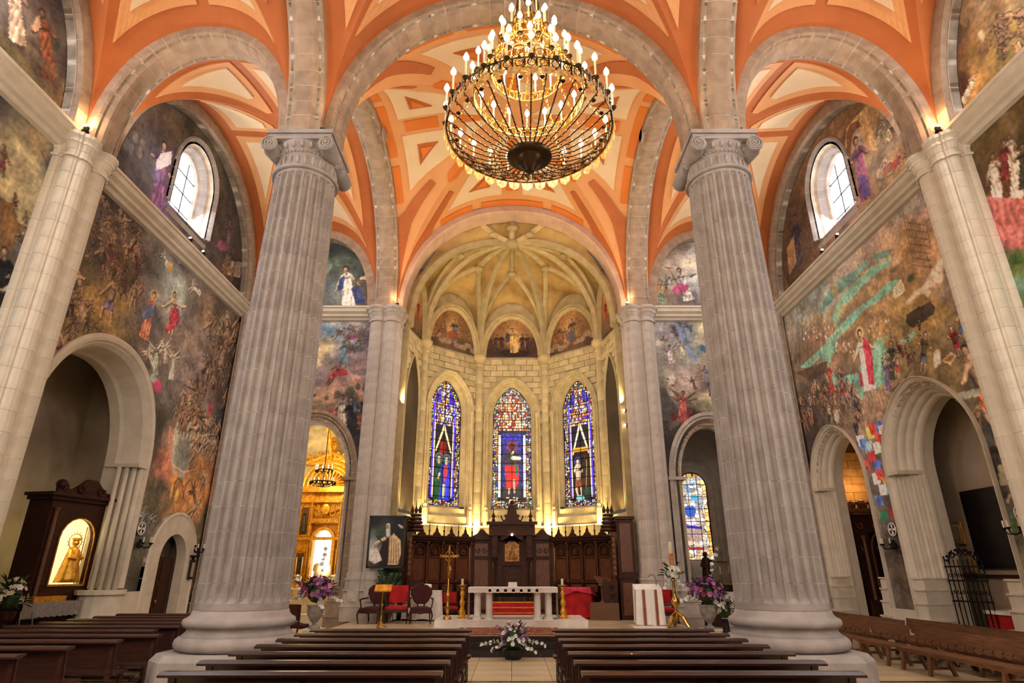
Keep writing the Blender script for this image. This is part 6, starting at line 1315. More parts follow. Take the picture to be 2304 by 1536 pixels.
# ---------------- flowers ----------------
def mk_flower(c, r=.05, name='flower_mesh'):
    b = MB()
    for k in range(6):
        a = k * PI / 3; x, y = math.cos(a), math.sin(a)
        b.add([(0, 0, 0), (x * r * .6 - y * r * .35, y * r * .6 + x * r * .35, r * .35), (x * r, y * r, r * .2), (x * r * .6 + y * r * .35, y * r * .6 - x * r * .35, r * .35)], [(0, 1, 2, 3)])
    b.ball((0, 0, r * .15), r * .3, 5); me = bpy.data.meshes.new(name); me.from_pydata(b.v, [], b.f); me.materials.append(c); return me
FM = {k: mk_flower(mat(k + '_petal', c, .6, vary=.15)) for k, c in dict(white=(240,236,232), pink=(214,130,160), purple=(150,90,160), magenta=(170,50,90), cream=(236,226,190)).items()}
lfb = MB(); lfb.add([(0, 0, 0), (.03, .05, .01), (.02, .14, .02), (0, .2, 0), (-.02, .14, .02), (-.03, .05, .01)], [(0, 1, 2, 3, 4, 5)]); LFM = bpy.data.meshes.new('leaf'); LFM.from_pydata(lfb.v, [], lfb.f); LFM.materials.append(M_LF)
def orient(o, d): o.rotation_euler = Vector(d).to_track_quat('Z', 'Y').to_euler()
def bouquet(t, c, rx, rz_, n, kinds, sc=1., leaves=30, spikes=()):
    q = random.Random(int(abs(c[0] * 100) + n))
    for i in range(n):
        a, e = q.uniform(0, 2 * PI), q.uniform(-.25, 1.3); d = (math.cos(a) * math.cos(e), math.sin(a) * math.cos(e), math.sin(e)); k = q.uniform(.7, 1.02)
        o = bpy.data.objects.new('flower', FM[q.choice(kinds)]); COL.objects.link(o); o.parent = t; o.location = (c[0] + d[0] * rx * k, c[1] + d[1] * rx * k, c[2] + d[2] * rz_ * k); orient(o, d); o.scale = (q.uniform(.7, 1.35) * sc,) * 3
    for i in range(leaves):
        a, e = q.uniform(0, 2 * PI), q.uniform(-.5, 1.0); d = (math.cos(a) * math.cos(e), math.sin(a) * math.cos(e), math.sin(e))
        o = bpy.data.objects.new('leaf', LFM); COL.objects.link(o); o.parent = t; o.location = (c[0] + d[0] * rx * .7, c[1] + d[1] * rx * .7, c[2] + d[2] * rz_ * .7); o.rotation_euler = Vector(d).to_track_quat('Y', 'Z').to_euler(); o.scale = (q.uniform(.7, 1.2) * sc,) * 3
    for (dx, dy, dz, kind) in spikes:
        pts = [(c[0] + dx * s_ , c[1] + dy * s_, c[2] + dz * s_ - .12 * s_ * s_ * (1 if dz < .5 else 0)) for s_ in [i / 8 for i in range(9)]]
        part('stem', M_LF, t, lambda b: b.tube(pts, .008, 4))
        for p in pts[3:]:
            for m_ in range(2):
                o = bpy.data.objects.new('flower', FM[kind]); COL.objects.link(o); o.parent = t; o.location = tuple(v + q.uniform(-.03, .03) for v in p); orient(o, (q.uniform(-1, 1), q.uniform(-1, .3), q.uniform(-.2, 1))); o.scale = (.9 * sc,) * 3
    part('foliage_core', M_LF, t, lambda b: b.ball(c, 1., 10, (rx * .6, rx * .6, rz_ * .6)))
t = thing('flower_arrangement', 'low white and pink flower arrangement at the foot of the altar steps', 'flowers', (.03, 16.35, 0))
part('bowl', M_BK, t, lambda b: b.lathe([(.18, 0), (.25, .1), (.28, .22)], n=14)); bouquet(t, (0, 0, .42), .38, .42, 110, ['white', 'pink', 'purple', 'white'], 1.15, 46, [(-.75, -.1, .02, 'white'), (.78, -.1, .02, 'white'), (-.55, -.35, -.1, 'white'), (.5, -.35, -.1, 'white'), (.5, 0, .4, 'pink'), (-.4, 0, .4, 'pink')])
M_URN = mat('grey_urn', (150, 140, 132), .6, c2=(110, 102, 98), scale=6)
for s_, lb, lb2 in ((-1, 'grey stone urn of purple and white flowers by the left column', 'low stone plinth under the left flower urn'), (1, 'grey stone urn of purple and white flowers by the right column', 'low stone plinth under the right flower urn')):
    o = part('urn_plinth', M_CR, None, lambda b: (b.bbox(-.25, .25, -.25, .25, 0, .4, .02), b.bbox(-.28, .28, -.28, .28, .4, .45, .02))); o.location = (s_ * 5.78, 19.2, 0); tag(o, lb2, 'plinth', 'plinths of the flower urns')
    t = thing('flower_urn', lb, 'flower urn', (s_ * 5.78, 19.2, .45), 0, 'flower urns flanking the platform')
    part('urn', M_URN, t, lambda b: b.lathe([(.17, 0), (.17, .04), (.07, .08), (.06, .14), (.12, .2), (.22, .36), (.25, .5), (.22, .56), (.27, .6), (.27, .63), (.2, .62)], n=24, rf=lambda a: 1 + .02 * math.cos(12 * a)), True)
    bouquet(t, (0, 0, .95), .5, .46, 130, ['purple', 'magenta', 'pink', 'purple'], 1.5, 50, [(.1 if s_ < 0 else .45, 0, 1.25, 'white'), (.85, -.2, -.15, 'white'), (-.8, -.2, -.1, 'white'), (-.6, -.1, .4, 'purple'), (.3, -.4, -.25, 'white')])
# paschal candle
t = thing('paschal_candle_stand', 'tall brass stand with paschal candle and a ball of white flowers', 'candle stand', (4.95, 19.7, PZ))
part('tripod_foot', M_BR, t, lambda b: [b.tube([(.04 * math.cos(a), .04 * math.sin(a), .4), (.2 * math.cos(a), .2 * math.sin(a), .3), (.3 * math.cos(a), .3 * math.sin(a), .12), (.36 * math.cos(a), .36 * math.sin(a), .03)], [.05, .06, .05, .05], 8) for a in (-.6, 1.5, 3.7)])
part('stem', M_BR, t, lambda b: b.lathe([(.1, .2), (.06, .35), (.05, .55), (.12, .64), (.15, .72), (.1, .82), (.04, .88), (.06, .96), (.04, 1.05), (.05, 1.15), (.035, 1.25), (.06, 1.32), (.03, 1.4)], n=14), True)
cdl = part('candle', M_CN, t, lambda b: b.lathe([(.06, 1.5), (.06, 2.42), (.01, 2.44)], n=14)); part('painted_band', mat('candle_painting', (150, 70, 30), .5, c2=(210, 140, 50), scale=12), cdl, lambda b: b.lathe([(.062, 1.75), (.062, 2.1)], n=14))
bouquet(t, (0, 0, 1.5), .24, .24, 90, ['white', 'white', 'cream'], 1.5, 24, [(.3, -.1, -.3, 'white'), (-.3, -.1, -.3, 'white')])
# nun painting
cv = Canvas(-.58, .58, 0, 1.62, .012, seed=77); cv.bg([(-.5,1.5,(14,14,18)),(.5,1.5,(12,12,14)),(-.3,1.1,(50,64,50)),(-.5,1.0,(90,106,96)),(-.45,.8,(150,160,166)),(-.5,.62,(190,196,200)),(-.2,.8,(60,70,70)),(.4,1.0,(16,16,16)),(-.5,.3,(70,60,50)),(0,.1,(20,16,14)),(.5,.3,(30,24,18))], warp=.1)
cv.poly([(-.02,1.1),(.2,1.12),(.5,.85),(.54,.4),(.45,.05),(.1,.05),(.05,.6)], (206,178,136), 1, True, .25); cv.poly([(-.02,1.05),(.1,1.0),(.1,.1),(-.15,.05),(-.2,.5)], (30,16,12), 1, True); cv.cap((.1, 1.34), (.14, 1.1), .08, .09, (20,16,16), .2); cv.cap((.03, 1.34), (.06, 1.02), .085, .08, (236,230,226), .4); cv.cap((-.01, 1.34), (-.01, 1.28), .05, .042, (196,140,110), .4); [cv.cap((.1 + k * .08, 1.0 - k * .05), (.12 + k * .09, .1), .012, .02, (150,120,84), .2) for k in range(5)]
cv.cap((-.05, .9), (-.35, .75), .07, .05, (226,200,150), .5); cv.cap((-.3, .72), (-.38, .66), .05, .04, (196,140,104), .4); cv.poly([(-.56,.55),(-.3,.6),(-.1,.2),(-.35,.08),(-.56,.2)], (206,196,190), 1, True, .3); cv.cap((-.36, 1.0), (-.1, .75), .02, .02, (20,20,30), .2); cv.cap((-.3, .9), (-.2, 1.0), .02, .02, (20,20,30), .2); cv.cap((.4, 1.36), (.52, 1.28), .03, .05, (206,200,196), .4)
t = thing('framed_painting', 'large painting of a nun in white cloak hung by the left stall end', 'painting', (-4.38, 21.9, 2.16), 0)
painted('canvas', cv, lambda u, z: u > -9, lambda u, z, w_: (u, 0 * u - .035, z), paintmat('oil_paint', .4, gain=1.1), t); part('frame', M_BK, t, lambda b: (b.bbox(-.62, .62, -.03, .03, -.04, 1.66), [b.box(*q) for q in ((-.64, -.58, -.05, .03, -.04, 1.66), (.58, .64, -.05, .03, -.04, 1.66), (-.64, .64, -.05, .03, -.06, 0), (-.64, .64, -.05, .03, 1.62, 1.68))]))
# palms behind the chairs
t = thing('potted_palm', 'dark green potted palm beneath the painting of the nun', 'potted plant', (-4.2, 22.0, PZ)); part('pot', M_URN, t, lambda b: b.lathe([(.14, 0), (.2, .3), (.22, .34)], n=12))
for k in range(26):
    a = k * 2.4; part('frond', M_LF, t, lambda b: (b.tube([(0, 0, .3), (.15 * math.cos(a), .15 * math.sin(a), .8 + (k % 5) * .1), (.42 * math.cos(a), .3 * math.sin(a), 1.1 + (k % 5) * .13)], .01, 3), [b.add([(.15 * math.cos(a) * (1 + j * .35), .15 * math.sin(a) * (1 + j * .3), .8 + j * .07 + (k % 5) * .1), (.15 * math.cos(a) * (1 + j * .35) + .09 * e, .15 * math.sin(a) + .04, .95 + j * .07 + (k % 5) * .1), (.15 * math.cos(a) * (1.2 + j * .35), .15 * math.sin(a) * 1.1, .9 + j * .08 + (k % 5) * .1)], [(0, 1, 2)]) for j in range(5) for e in (-1, 1)]))
# ---------------- chandelier ----------------
def chandelier():
    t = thing('chandelier', 'huge tiered iron and gilt chandelier with dozens of lit candle bulbs', 'chandelier', (.26, 7.3, 8.3)); TZ = [(1.25, 0, 24), (.86, .62, 18), (.6, 1.15, 14), (.42, 1.62, 10), (.24, 2.02, 6)]
    cup = MB(); cup.lathe([(.01, -.06), (.035, -.03), (.05, 0), (.03, .02), (.018, .03)], n=8); CU = bpy.data.meshes.new('cup'); CU.from_pydata(cup.v, [], cup.f)
    cs_ = MB().lathe([(.014, .02), (.014, .3)], n=6); CA = bpy.data.meshes.new('candle'); CA.from_pydata(cs_.v, [], cs_.f); CA.materials.append(M_CN)
    bs = MB(); bs.lathe([(.012, .3), (.04, .34), (.042, .37), (.024, .42), (.0, .46)], n=8); BU = bpy.data.meshes.new('bulb'); BU.from_pydata(bs.v, [], bs.f); BU.materials.append(M_BULB)
    CU.materials.append(M_LC)
    for i, (r_, z, n) in enumerate(TZ):
        m = M_LC if i == 0 else M_BR
        def band(b):
            b.tube([(r_ * math.cos(q * PI / 36), r_ * math.sin(q * PI / 36), z + .1) for q in range(72)], .014 if i == 0 else .01, 5, True); b.tube([(r_ * math.cos(q * PI / 36), r_ * math.sin(q * PI / 36), z - .06) for q in range(72)], .014 if i == 0 else .01, 5, True)
            k = n * 2
            for j in range(k):
                a = 2 * PI * j / k; w_ = PI / k * .85; rr = .065
                b.tube([(r_ * math.cos(a + w_ * math.cos(q) * .8), r_ * math.sin(a + w_ * math.cos(q) * .8), z + .02 + rr * math.sin(q)) for q in [p * PI / 4 for p in range(8)]], .009, 4, True)
                b.tube([(r_ * math.cos(a + w_), r_ * math.sin(a + w_), z - .06), (r_ * 1.01 * math.cos(a + w_), r_ * 1.01 * math.sin(a + w_), z + .13)], .012, 4)
                if i == 0: b.ball((r_ * math.cos(a), r_ * math.sin(a), z + .12), .028, 5)
        part('openwork_band', m, t, band)
        for j in range(n):
            a = 2 * PI * (j + .5 * (i % 2)) / n; p = ((r_ + .03) * math.cos(a), (r_ + .03) * math.sin(a), z + .1)
            c_ = bpy.data.objects.new('candle', CA); COL.objects.link(c_); c_.parent = t; c_.location = p
            for nm, me in (('candle_cup', CU), ('bulb', BU)):
                o = bpy.data.objects.new(nm, me); COL.objects.link(o); o.parent = c_
    def chains(b):
        for (r0, z0, n0), (r1, z1, n1) in zip(TZ[:-1], TZ[1:]):
            for j in range(12):
                a = 2 * PI * j / 12
                for q in range(9):
                    f = (q + .5) / 9; rr = r0 + (r1 - r0) * f; zz = z0 + .1 + (z1 - z0 - .1) * f - .06 * math.sin(PI * f)
                    x, y = rr * math.cos(a), rr * math.sin(a); b.tube([(x + .016 * math.cos(w_) * math.cos(a + q % 2 * PI / 2), y + .016 * math.cos(w_) * math.sin(a + q % 2 * PI / 2), zz + .034 * math.sin(w_)) for w_ in [p * PI / 3 for p in range(6)]], .006, 3, True)
    part('chain_links', M_BR, t, chains)
    for j in range(10):
        a = 2 * PI * j / 10; part('hanging_rod', M_LC, t, lambda b: b.tube([(.24 * math.cos(a), .24 * math.sin(a), 2.1), (.1 * math.cos(a), .1 * math.sin(a), 3.2), (0.02, 0, 4.2)], .012, 4))
    part('suspension_chain', M_LC, t, lambda b: b.tube([(0, 0, 4.1), (0, 0, 9.2)], .02, 6))
    for j in range(36):
        a = 2 * PI * j / 36; pr = [(1.25, -.04), (1.12, -.12), (.9, -.3), (.66, -.43), (.45, -.5), (.3, -.53)]
        rb = part('curved_rib', M_LC, t, lambda b: (b.tube([(r_ * math.cos(a), r_ * math.sin(a), z) for r_, z in pr], .011, 4), [b.ball((r_ * math.cos(a), r_ * math.sin(a), z - .025), .016, 4) for r_, z in [(1.2 - q * .075, -.07 - .42 * min(1, q / 9)) for q in range(11)]]))
        def fr(b):
            w_ = PI / 36; b.add([((1.27 + o_) * math.cos(a + w_ * e), (1.27 + o_) * math.sin(a + w_ * e), z) for e, z, o_ in ((-.9, -.06, 0), (.9, -.06, 0), (.7, -.17, .015), (0, -.22, .02), (-.7, -.17, .015))], [(0, 1, 2, 3, 4)])
        part('glass_petal', mat('amber_glass', (214, 170, 100), .3, c2=(150, 100, 50), scale=20), t, fr)
    bw_ = part('bowl', M_LC, t, lambda b: b.lathe([(.2, -.46), (.29, -.47), (.335, -.51), (.335, -.55), (.29, -.58), (.22, -.57), (.19, -.6), (.17, -.66), (.12, -.68), (.11, -.73), (.07, -.75), (.07, -.79), (.03, -.81), (.0, -.86)], n=28), True)
    for j in range(24):
        a = 2 * PI * (j + .5) / 24; part('rosette', M_LC, t, lambda b: (b.ball((1.12 * math.cos(a), 1.12 * math.sin(a), -.1), .04, 6, (1, 1, .5)),))
chandelier()
# ---------------- pews ----------------
def make_pew(name, L, m, label, cat, dark=True, group=None):
    """pew facing +Y seen from behind; origin at its left end"""
    t = thing(name, label, cat, (0, 0, 0), 0, group)
    part('top_rail', m, t, lambda b: b.add([(x, y, z) for x in (0, L) for y, z in ((-.13, .905), (-.13, .93), (-.05, .955), (.08, .95), (.08, .925), (0, .9))], [(0, 1, 7, 6), (1, 2, 8, 7), (2, 3, 9, 8), (3, 4, 10, 9), (4, 5, 11, 10), (5, 0, 6, 11), (0, 5, 4, 3, 2, 1), (6, 7, 8, 9, 10, 11)]))
    part('back_panel', m, t, lambda b: b.add([(x, y, z) for x in (.06, L - .06) for y, z in ((.0, .93), (.025, .93), (.08, .5), (.055, .5))], [(0, 1, 5, 4), (1, 2, 6, 5), (2, 3, 7, 6), (3, 0, 4, 7), (0, 3, 2, 1), (4, 5, 6, 7)]))
    part('seat', m, t, lambda b: b.bbox(.03, L - .03, .06, .46, .42, .46, .02)); part('kneeler', m, t, lambda b: b.bbox(.1, L - .1, -.42, -.24, .16, .2, .02))
    for x in ((.12, L - .12) if L < 3 else (.12, L / 2, L - .12)):
        lg = part('leg', m, t, lambda b: (b.prism([(-.02, 0), (.06, 0), (.07, .5), (.03, .92), (-.01, .92), (.0, .5)], x - .03, x + .03, f=lambda a, c, z: (z, a, c)), b.box(x - .03, x + .03, .34, .42, 0, .42))); part('brace', m, lg, lambda b: (b.box(x - .02, x + .02, .05, .36, .12, .17), b.box(x - .02, x + .02, -.36, .0, .1, .15)))
    return t
pw = make_pew('pew', 3.14, M_PW, 'x', 'pew'); n_ = 0
ordn = ['nearest', 'second nearest', 'third', 'fourth', 'fifth', 'sixth', 'seventh', 'eighth, farthest']
for k in range(8):
    y = 6.7 + k * .885
    for s_ in (-1, 1):
        lb = '%s dark pew%s, nave block %s of the centre aisle' % (ordn[k], ' from the camera' if 1 < k < 7 else '', 'left' if s_ < 0 else 'right')
        x = -3.92 if s_ < 0 else .78
        if n_ == 0: pw.location = (x, y, 0); pw['label'] = lb; pw['group'] = 'nave pews'; n_ = 1
        else: dup(pw, (x, y, 0), 0, lb, 'nave pews')
pa = make_pew('aisle_pew', 3.6, M_PR, 'x', 'pew'); n_ = 0
ordn = ['nearest', 'second nearest', 'third', 'fourth', 'fifth', 'sixth', 'seventh', 'eighth', 'ninth', 'tenth', 'farthest']
for k in range(11):
    lb = '%s reddish pew%s in the left aisle' % (ordn[k], ' from the camera' if 1 < k < 10 else ''); loc = (-10.3 if k > 4 else -10.35, 8.15 + k * .93, 0)
    if k >= 5: loc = (-10.5, loc[1], 0)
    if k < 5: loc = (-10.25 + [0, 0, .03, .2, .35][k], loc[1], 0)
    if n_ == 0: pa.location = loc; pa['label'] = lb; pa['group'] = 'left aisle pews'; n_ = 1
    else: dup(pa, loc, 0, lb, 'left aisle pews')
# benches of the right aisle with scalloped backs; they face the nave
def make_bench(L):
    t = thing('scalloped_bench', 'x', 'bench', (0, 0, 0))
    def back(b):   # along +Y, back board at x = .5
        pts = [(0, .84), (L, .84), (L, .5)]; n = int(L / .24)
        for k in range(n):
            c = L - (k + .5) * L / n; r_ = .045; pts += [(c + .09, .5), (c + r_, .52), (c + r_, .56), (c + .02, .6), (c, .62), (c - .02, .6), (c - r_, .56), (c - r_, .52), (c - .09, .5)]
        pts += [(0, .5)]; b.prism(pts, .47, .5, f=lambda a, c, z: (z + (c - .5) * .15, a, c))
    part('back_board', M_BN, t, back); part('seat', M_BN, t, lambda b: b.bbox(0, .42, 0, L, .4, .45, .015)); part('rosette', M_BN, t, lambda b: (b.box(.49, .5, L / 2 - .01, L / 2 + .01, .6, .74), b.box(.49, .5, L / 2 - .05, L / 2 + .05, .66, .68)))
    for y in ((.2, 1.1, L - 1.1, L - .2) if L > 2.5 else (.15, L - .15)):
        for x0, x1 in ((.06, -.02), (.36, .5)): part('leg', M_BN, t, lambda b: b.add([(x0 - .03, y - .04, .4), (x0 + .03, y - .04, .4), (x0 + .03, y + .04, .4), (x0 - .03, y + .04, .4), (x1 - .03, y - .04, 0), (x1 + .03, y - .04, 0), (x1 + .03, y + .04, 0), (x1 - .03, y + .04, 0)], [(0, 1, 2, 3), (4, 7, 6, 5), (0, 4, 5, 1), (1, 5, 6, 2), (2, 6, 7, 3), (3, 7, 4, 0)]))
        part('stretcher', M_BN, t, lambda b: b.box(.02, .42, y - .02, y + .02, .12, .17))
    def apron(b):
        n = int(L / .3); pts = [(0, .4), (L, .4)]
        for k in range(n): c = L - (k + .5) * L / n; pts += [(c + .1, .36), (c + .04, .36), (c, .3), (c - .04, .36), (c - .1, .36)]
        b.prism(pts, .02, .04, f=lambda a, c, z: (z, a, c))
    part('apron', M_BN, t, apron); return t
be = make_bench(4.2); bs = make_bench(1.45); first = {}
rows = [(be, 8.57, 10.7, 'long scalloped bench nearest the right column, cross cut in its back'), (bs, 8.57, 15.1, 'short scalloped bench in the front row just beyond the long one'), (bs, 8.57, 16.75, 'farther short scalloped bench in the front row, beside the column base'),
        (be, 9.55, 10.6, 'long scalloped bench in the second row at the right edge'), (bs, 9.55, 15.0, 'short scalloped bench in the second row, middle of the aisle'), (be, 9.45, 16.7, 'long scalloped bench in the second row near the narrow pointed arch'),
        (be, 10.0, 13.3, 'dark bench against the right wall before the wide pointed arch')]
for src, x, y, lb in rows:
    if src.name not in first: first[src.name] = 1; src.location = (x, y, 0); src['label'] = lb; src['group'] = 'right aisle benches'
    else: dup(src, (x, y, 0), 0, lb, 'right aisle benches')
# ---------------- left niche: lit shrine ----------------
M_SHL = mat('shrine_glow', (255, 236, 170), .6, emit=1.6)
t = thing('shrine_cabinet', 'dark carved shrine cabinet with lit arched glass in the left niche', 'cabinet', (-12.35, 17.35, 0), R(78)); 
def cab(b):
    A = Arch(0, 2.85, .52, .52, 1.65); Po, _ = resample([( -1.0, 1.2), (-1.0, 3.85), (1.0, 3.85), (1.0, 1.2)], 41); Pi, _ = resample(A.curve(), 41)
    vs = [(u, -.35, z) for u, z in Po] + [(u, -.35, z) for u, z in Pi] + [(u, -.25, z) for u, z in Pi]; n = 41
    b.add(vs, [(i, i + 1, n + i + 1, n + i) for i in range(n - 1)] + [(n + i, n + i + 1, 2 * n + i + 1, 2 * n + i) for i in range(n - 1)]); b.box(-.9, .9, -.35, -.3, 1.2, 1.66); b.box(-1.0, -.97, -.35, .4, 1.2, 3.85); b.box(.97, 1.0, -.35, .4, 1.2, 3.85)
part('cabinet_front', M_WD, t, cab); part('lit_interior', M_SHL, t, lambda b: b.box(-.85, .85, .05, .1, 1.5, 3.6)); part('cabinet_base', M_WD, t, lambda b: (b.bbox(-1.1, 1.1, -.5, .4, 0, 1.15), b.box(-1.15, 1.15, -.55, .4, 1.15, 1.22)))
part('cornice', M_WD, t, lambda b: (b.box(-1.1, 1.1, -.45, .4, 3.8, 3.9), b.box(-1.2, 1.2, -.55, .4, 3.9, 3.98)))
cr = part('crest', M_WD, t, lambda b: (b.prism([(-1.0, 3.98), (1.0, 3.98), (1.0, 4.12), (.55, 4.1), (.35, 4.25), (.15, 4.42), (-.15, 4.42), (-.35, 4.25), (-.55, 4.1), (-1.0, 4.12)], -.45, -.35, f=lambda x, y, z: (x, z, y)), b.ball((-.9, -.4, 4.2), .14, 8), b.ball((.9, -.4, 4.2), .14, 8)))
part('crest_carving', M_WD, cr, lambda b: [(scrolls(b, s_ * .3, -.48, 4.15, s_, 1.4), scrolls(b, s_ * .8, -.46, 4.15, s_, 1.2)) for s_ in (-1, 1)])
part('glass_door_frame', M_GO, t, lambda b: (arch_frame(b, 0, 1.66, 3.38, .54, -.37, .02), b.tube([(.12, -.5, 1.66), (.12, -.5, 3.15)], .015, 5)))
part('spiral_column', M_BN, t, lambda b: [b.lathe([(.07, 1.3), (.05, 1.4), (.05, 3.5), (.08, 3.6)], (x, -.4, 0), 10) for x in (-.85, .85)])
light('POINT', (-12.0, 17.3, 3.0), 10, (1, .8, .35), .15)
t = thing('saint_statue', 'small golden crowned saint statue inside the lit shrine cabinet', 'statue', (-12.15, 17.5, 1.72), R(78))
part('robe', M_GO, t, lambda b: b.lathe([(.3, 0), (.28, .1), (.22, .4), (.16, .7), (.13, .85), (.06, .93)], n=14, rf=lambda a: 1 + .1 * math.cos(5 * a)), True); part('head', M_GO, t, lambda b: (b.ball((0, 0, 1.02), .09, 10), b.lathe([(.1, 1.08), (.11, 1.15)], n=10))); part('halo', M_GO, t, lambda b: (b.tube([(.2 * math.cos(q * .4), .03, 1.06 + .2 * math.sin(q * .4)) for q in range(16)], .014, 5, True), [b.tube([(.2 * math.cos(q * .4), .03, 1.06 + .2 * math.sin(q * .4)), (.26 * math.cos(q * .4), .03, 1.06 + .26 * math.sin(q * .4))], .01, 3) for q in range(16)])); part('arm', M_GO, t, lambda b: [b.tube([(s_ * .12, 0, .82), (s_ * .2, -.12, .62), (s_ * .05, -.2, .6)], .05, 6) for s_ in (-1, 1)])
tb = thing('shrine_table', 'small table with grey lace cloth in front of the lit shrine', 'table', (-12.0, 16.6, 0), R(84))
part('table_top', M_WD, tb, lambda b: b.bbox(-.95, .95, -.3, .25, 1.2, 1.26)); part('lace_cloth', mat('lace_cloth', (150, 140, 134), .9, c2=(120, 112, 108), scale=30), tb, lambda b: (b.box(-.92, .9, -.34, .2, 1.262, 1.275), b.add([(-.93 + i * .0925, -.345 - .01 * (i % 2), z - (.03 if i % 2 and z < 1.1 else 0)) for z in (1.27, .95) for i in range(21)], [(i, i + 1, 22 + i, 21 + i) for i in range(20)])))
for x in (-.85, .85): part('leg', M_WD, tb, lambda b: b.bbox(x - .04, x + .04, -.25, -.17, 0, 1.2))
o = part('candle_box', M_GO, None, lambda b: b.bbox(-.5, .5, -.12, .12, 0, .13)); o.location = (-11.98, 16.7, 1.275); o.rotation_euler.z = R(84); tag(o, 'gold edged offering box on the lace clothed table', 'box')
t = thing('step_ladder', 'small metal step ladder leaning by the shrine table', 'ladder', (-11.5, 15.75, 0), R(80)); part('rail', M_BR if 0 else mat('steel', (150, 160, 160), .35, .8), t, lambda b: [b.tube([(x, 0, 0), (x * .8, .25, 1.1)], .015, 5) for x in (-.2, .2)]); 
for k in range(4): part('rung', MATS['steel'], t, lambda b: b.box(-.2, .2, .03 + k * .06 - .02, .03 + k * .06 + .02, .2 + k * .24, .22 + k * .24))
t = thing('flower_stand', 'spray of cream flowers on a dark stand at the left edge', 'flowers', (-11.4, 14.75, 0)); part('stand', M_WD, t, lambda b: b.lathe([(.2, 0), (.05, .05), (.04, .9), (.15, 1.0), (.18, 1.15)], n=10)); bouquet(t, (0, 0, 1.45), .3, .45, 50, ['cream', 'white', 'cream'], 1.5, 40)
# sconces, emblems, frames
def sconce(label, loc, s_, n=3):
    t = thing('wall_sconce', label, 'wall lamp', loc, 0 if s_ < 0 else PI, 'wall sconces')
    part('back_plate', M_IR, t, lambda b: (b.lathe([(.0, 0), (.1, .0), (.12, .03), (.0, .05)], (0, 0, 0), 10, 'x'), b.ball((.04, 0, .12), .05, 6)))
    for k in range(n):
        a = (k - (n - 1) / 2) * .7; x, y = .34 * math.cos(a), .34 * math.sin(a)
        ar = part('arm', M_IR, t, lambda b: b.tube([(.02, 0, 0), (x * .5, y * .5, -.1), (x * .9, y * .9, -.08), (x, y, .02)], .014, 5)); part('drip_cup', M_IR, ar, lambda b: b.lathe([(.01, 0), (.05, .03), (.06, .05)], (x, y, 0), 8)); part('candle', M_CN, ar, lambda b: b.lathe([(.018, .04), (.018, .2)], (x, y, 0), 7))
    return t
sconce('black branched wall sconce between the shrine niche and the small door', (-11.14, 18.75, 2.75), -1); sconce('black branched wall sconce right of the small door', (-11.14, 22.05, 2.7), -1)
sconce('black branched wall sconce between the two pointed arches', (11.14, 18.3, 2.7), 1); sconce('black branched wall sconce at the right edge of the view', (11.14, 13.55, 2.85), 1)
M_EMB = mat('emblem_dark', (60, 40, 36), .6)
def emblem(label, x, y, z):
    t = thing('consecration_cross', label, 'wall emblem', (x, y, z), 0, 'round wall crosses'); s_ = -1 if x < 0 else 1
    part('disc', M_EMB, t, lambda b: b.lathe([(0, 0), (.17, 0), (.17, -s_ * .015), (0, -s_ * .015)], n=24, axis='x')); part('rim', M_CL, t, lambda b: b.tube([(-s_ * .02, .18 * math.cos(q * PI / 12), .18 * math.sin(q * PI / 12)) for q in range(24)], .016, 4, True))
    for k in range(4):
        a = k * PI / 2 + PI / 4 * 0; part('cross_arm', M_CL, t, lambda b: b.prism([(.01 * math.cos(a + 1.57), .01 * math.sin(a + 1.57)), (.15 * math.cos(a - .33), .15 * math.sin(a - .33)), (.15 * math.cos(a + .33), .15 * math.sin(a + .33))], -s_ * .016, -s_ * .024, f=lambda u, v, w_: (w_, u, v)))
emblem('round white cross emblem above the sconce left of the small door', -11.15, 18.72, 3.2); emblem('round white cross emblem on the mural between the two pointed arches', 11.15, 18.25, 3.15); emblem('round white cross emblem at the right edge of the view', 11.15, 13.5, 3.2)
t = thing('notice_frame', 'small dark framed notice with a lamp bar beside the small door', 'frame', (-11.02, 21.95, 1.75)); part('frame', M_BK, t, lambda b: b.bbox(-.04, .02, -.14, .14, 0, .62)); part('notice', M_NI, t, lambda b: b.box(.02, .03, -.09, .09, .08, .54)); part('picture_light', M_IR, t, lambda b: (b.box(-.04, .1, -.2, .2, .72, .77), b.box(-.05, .02, -.02, .02, .6, .74)))
# floodlights on the cornices
def flood(label, loc, lit=True):
    t = thing('cornice_floodlight', label, 'spotlight', loc, 0, 'small floodlights standing on the cornices'); part('bracket', M_IR, t, lambda b: (b.box(-.06, .06, -.06, .06, 0, .03), b.box(-.07, -.055, -.02, .02, 0, .14), b.box(.055, .07, -.02, .02, 0, .14))); part('housing', M_IR, t, lambda b: b.lathe([(.05, .04), (.06, .06), (.06, .15), (.055, .15), (.0, .14)], n=10)); part('lens', M_SPOTL if lit else MATS['steel'], t, lambda b: b.ball((0, -.02, .15), .05, 8))
def sv(px, py, axis, v): u, z = survey(px, py, axis, v); return (v, u, z) if axis == 0 else (u, v, z)
flood('lit floodlight on the left wall pier capital, upper left', (-10.62, 11.95, 12.2)); flood('lit floodlight on the right wall pier capital, upper right', (10.62, 11.95, 12.2))
for px, py, v, lb in ((427, 545, -10.8, 'farther from the corner'), (456, 575, -10.8, 'nearer to the corner'), (1887, 545, 10.8, 'farther from the corner'), (1853, 580, 10.8, 'nearer to the corner')):
    p = sv(px, py, 0, v); flood('lit cornice floodlight below the %s lunette window, the one %s' % ('left' if v < 0 else 'right', lb), (v, p[1], 12.28))
flood('unlit floodlight on the left chancel pier capital', (-4.7, 22.2, 12.1), False); flood('lit floodlight on the right chancel pier capital', (4.72, 22.2, 12.1))
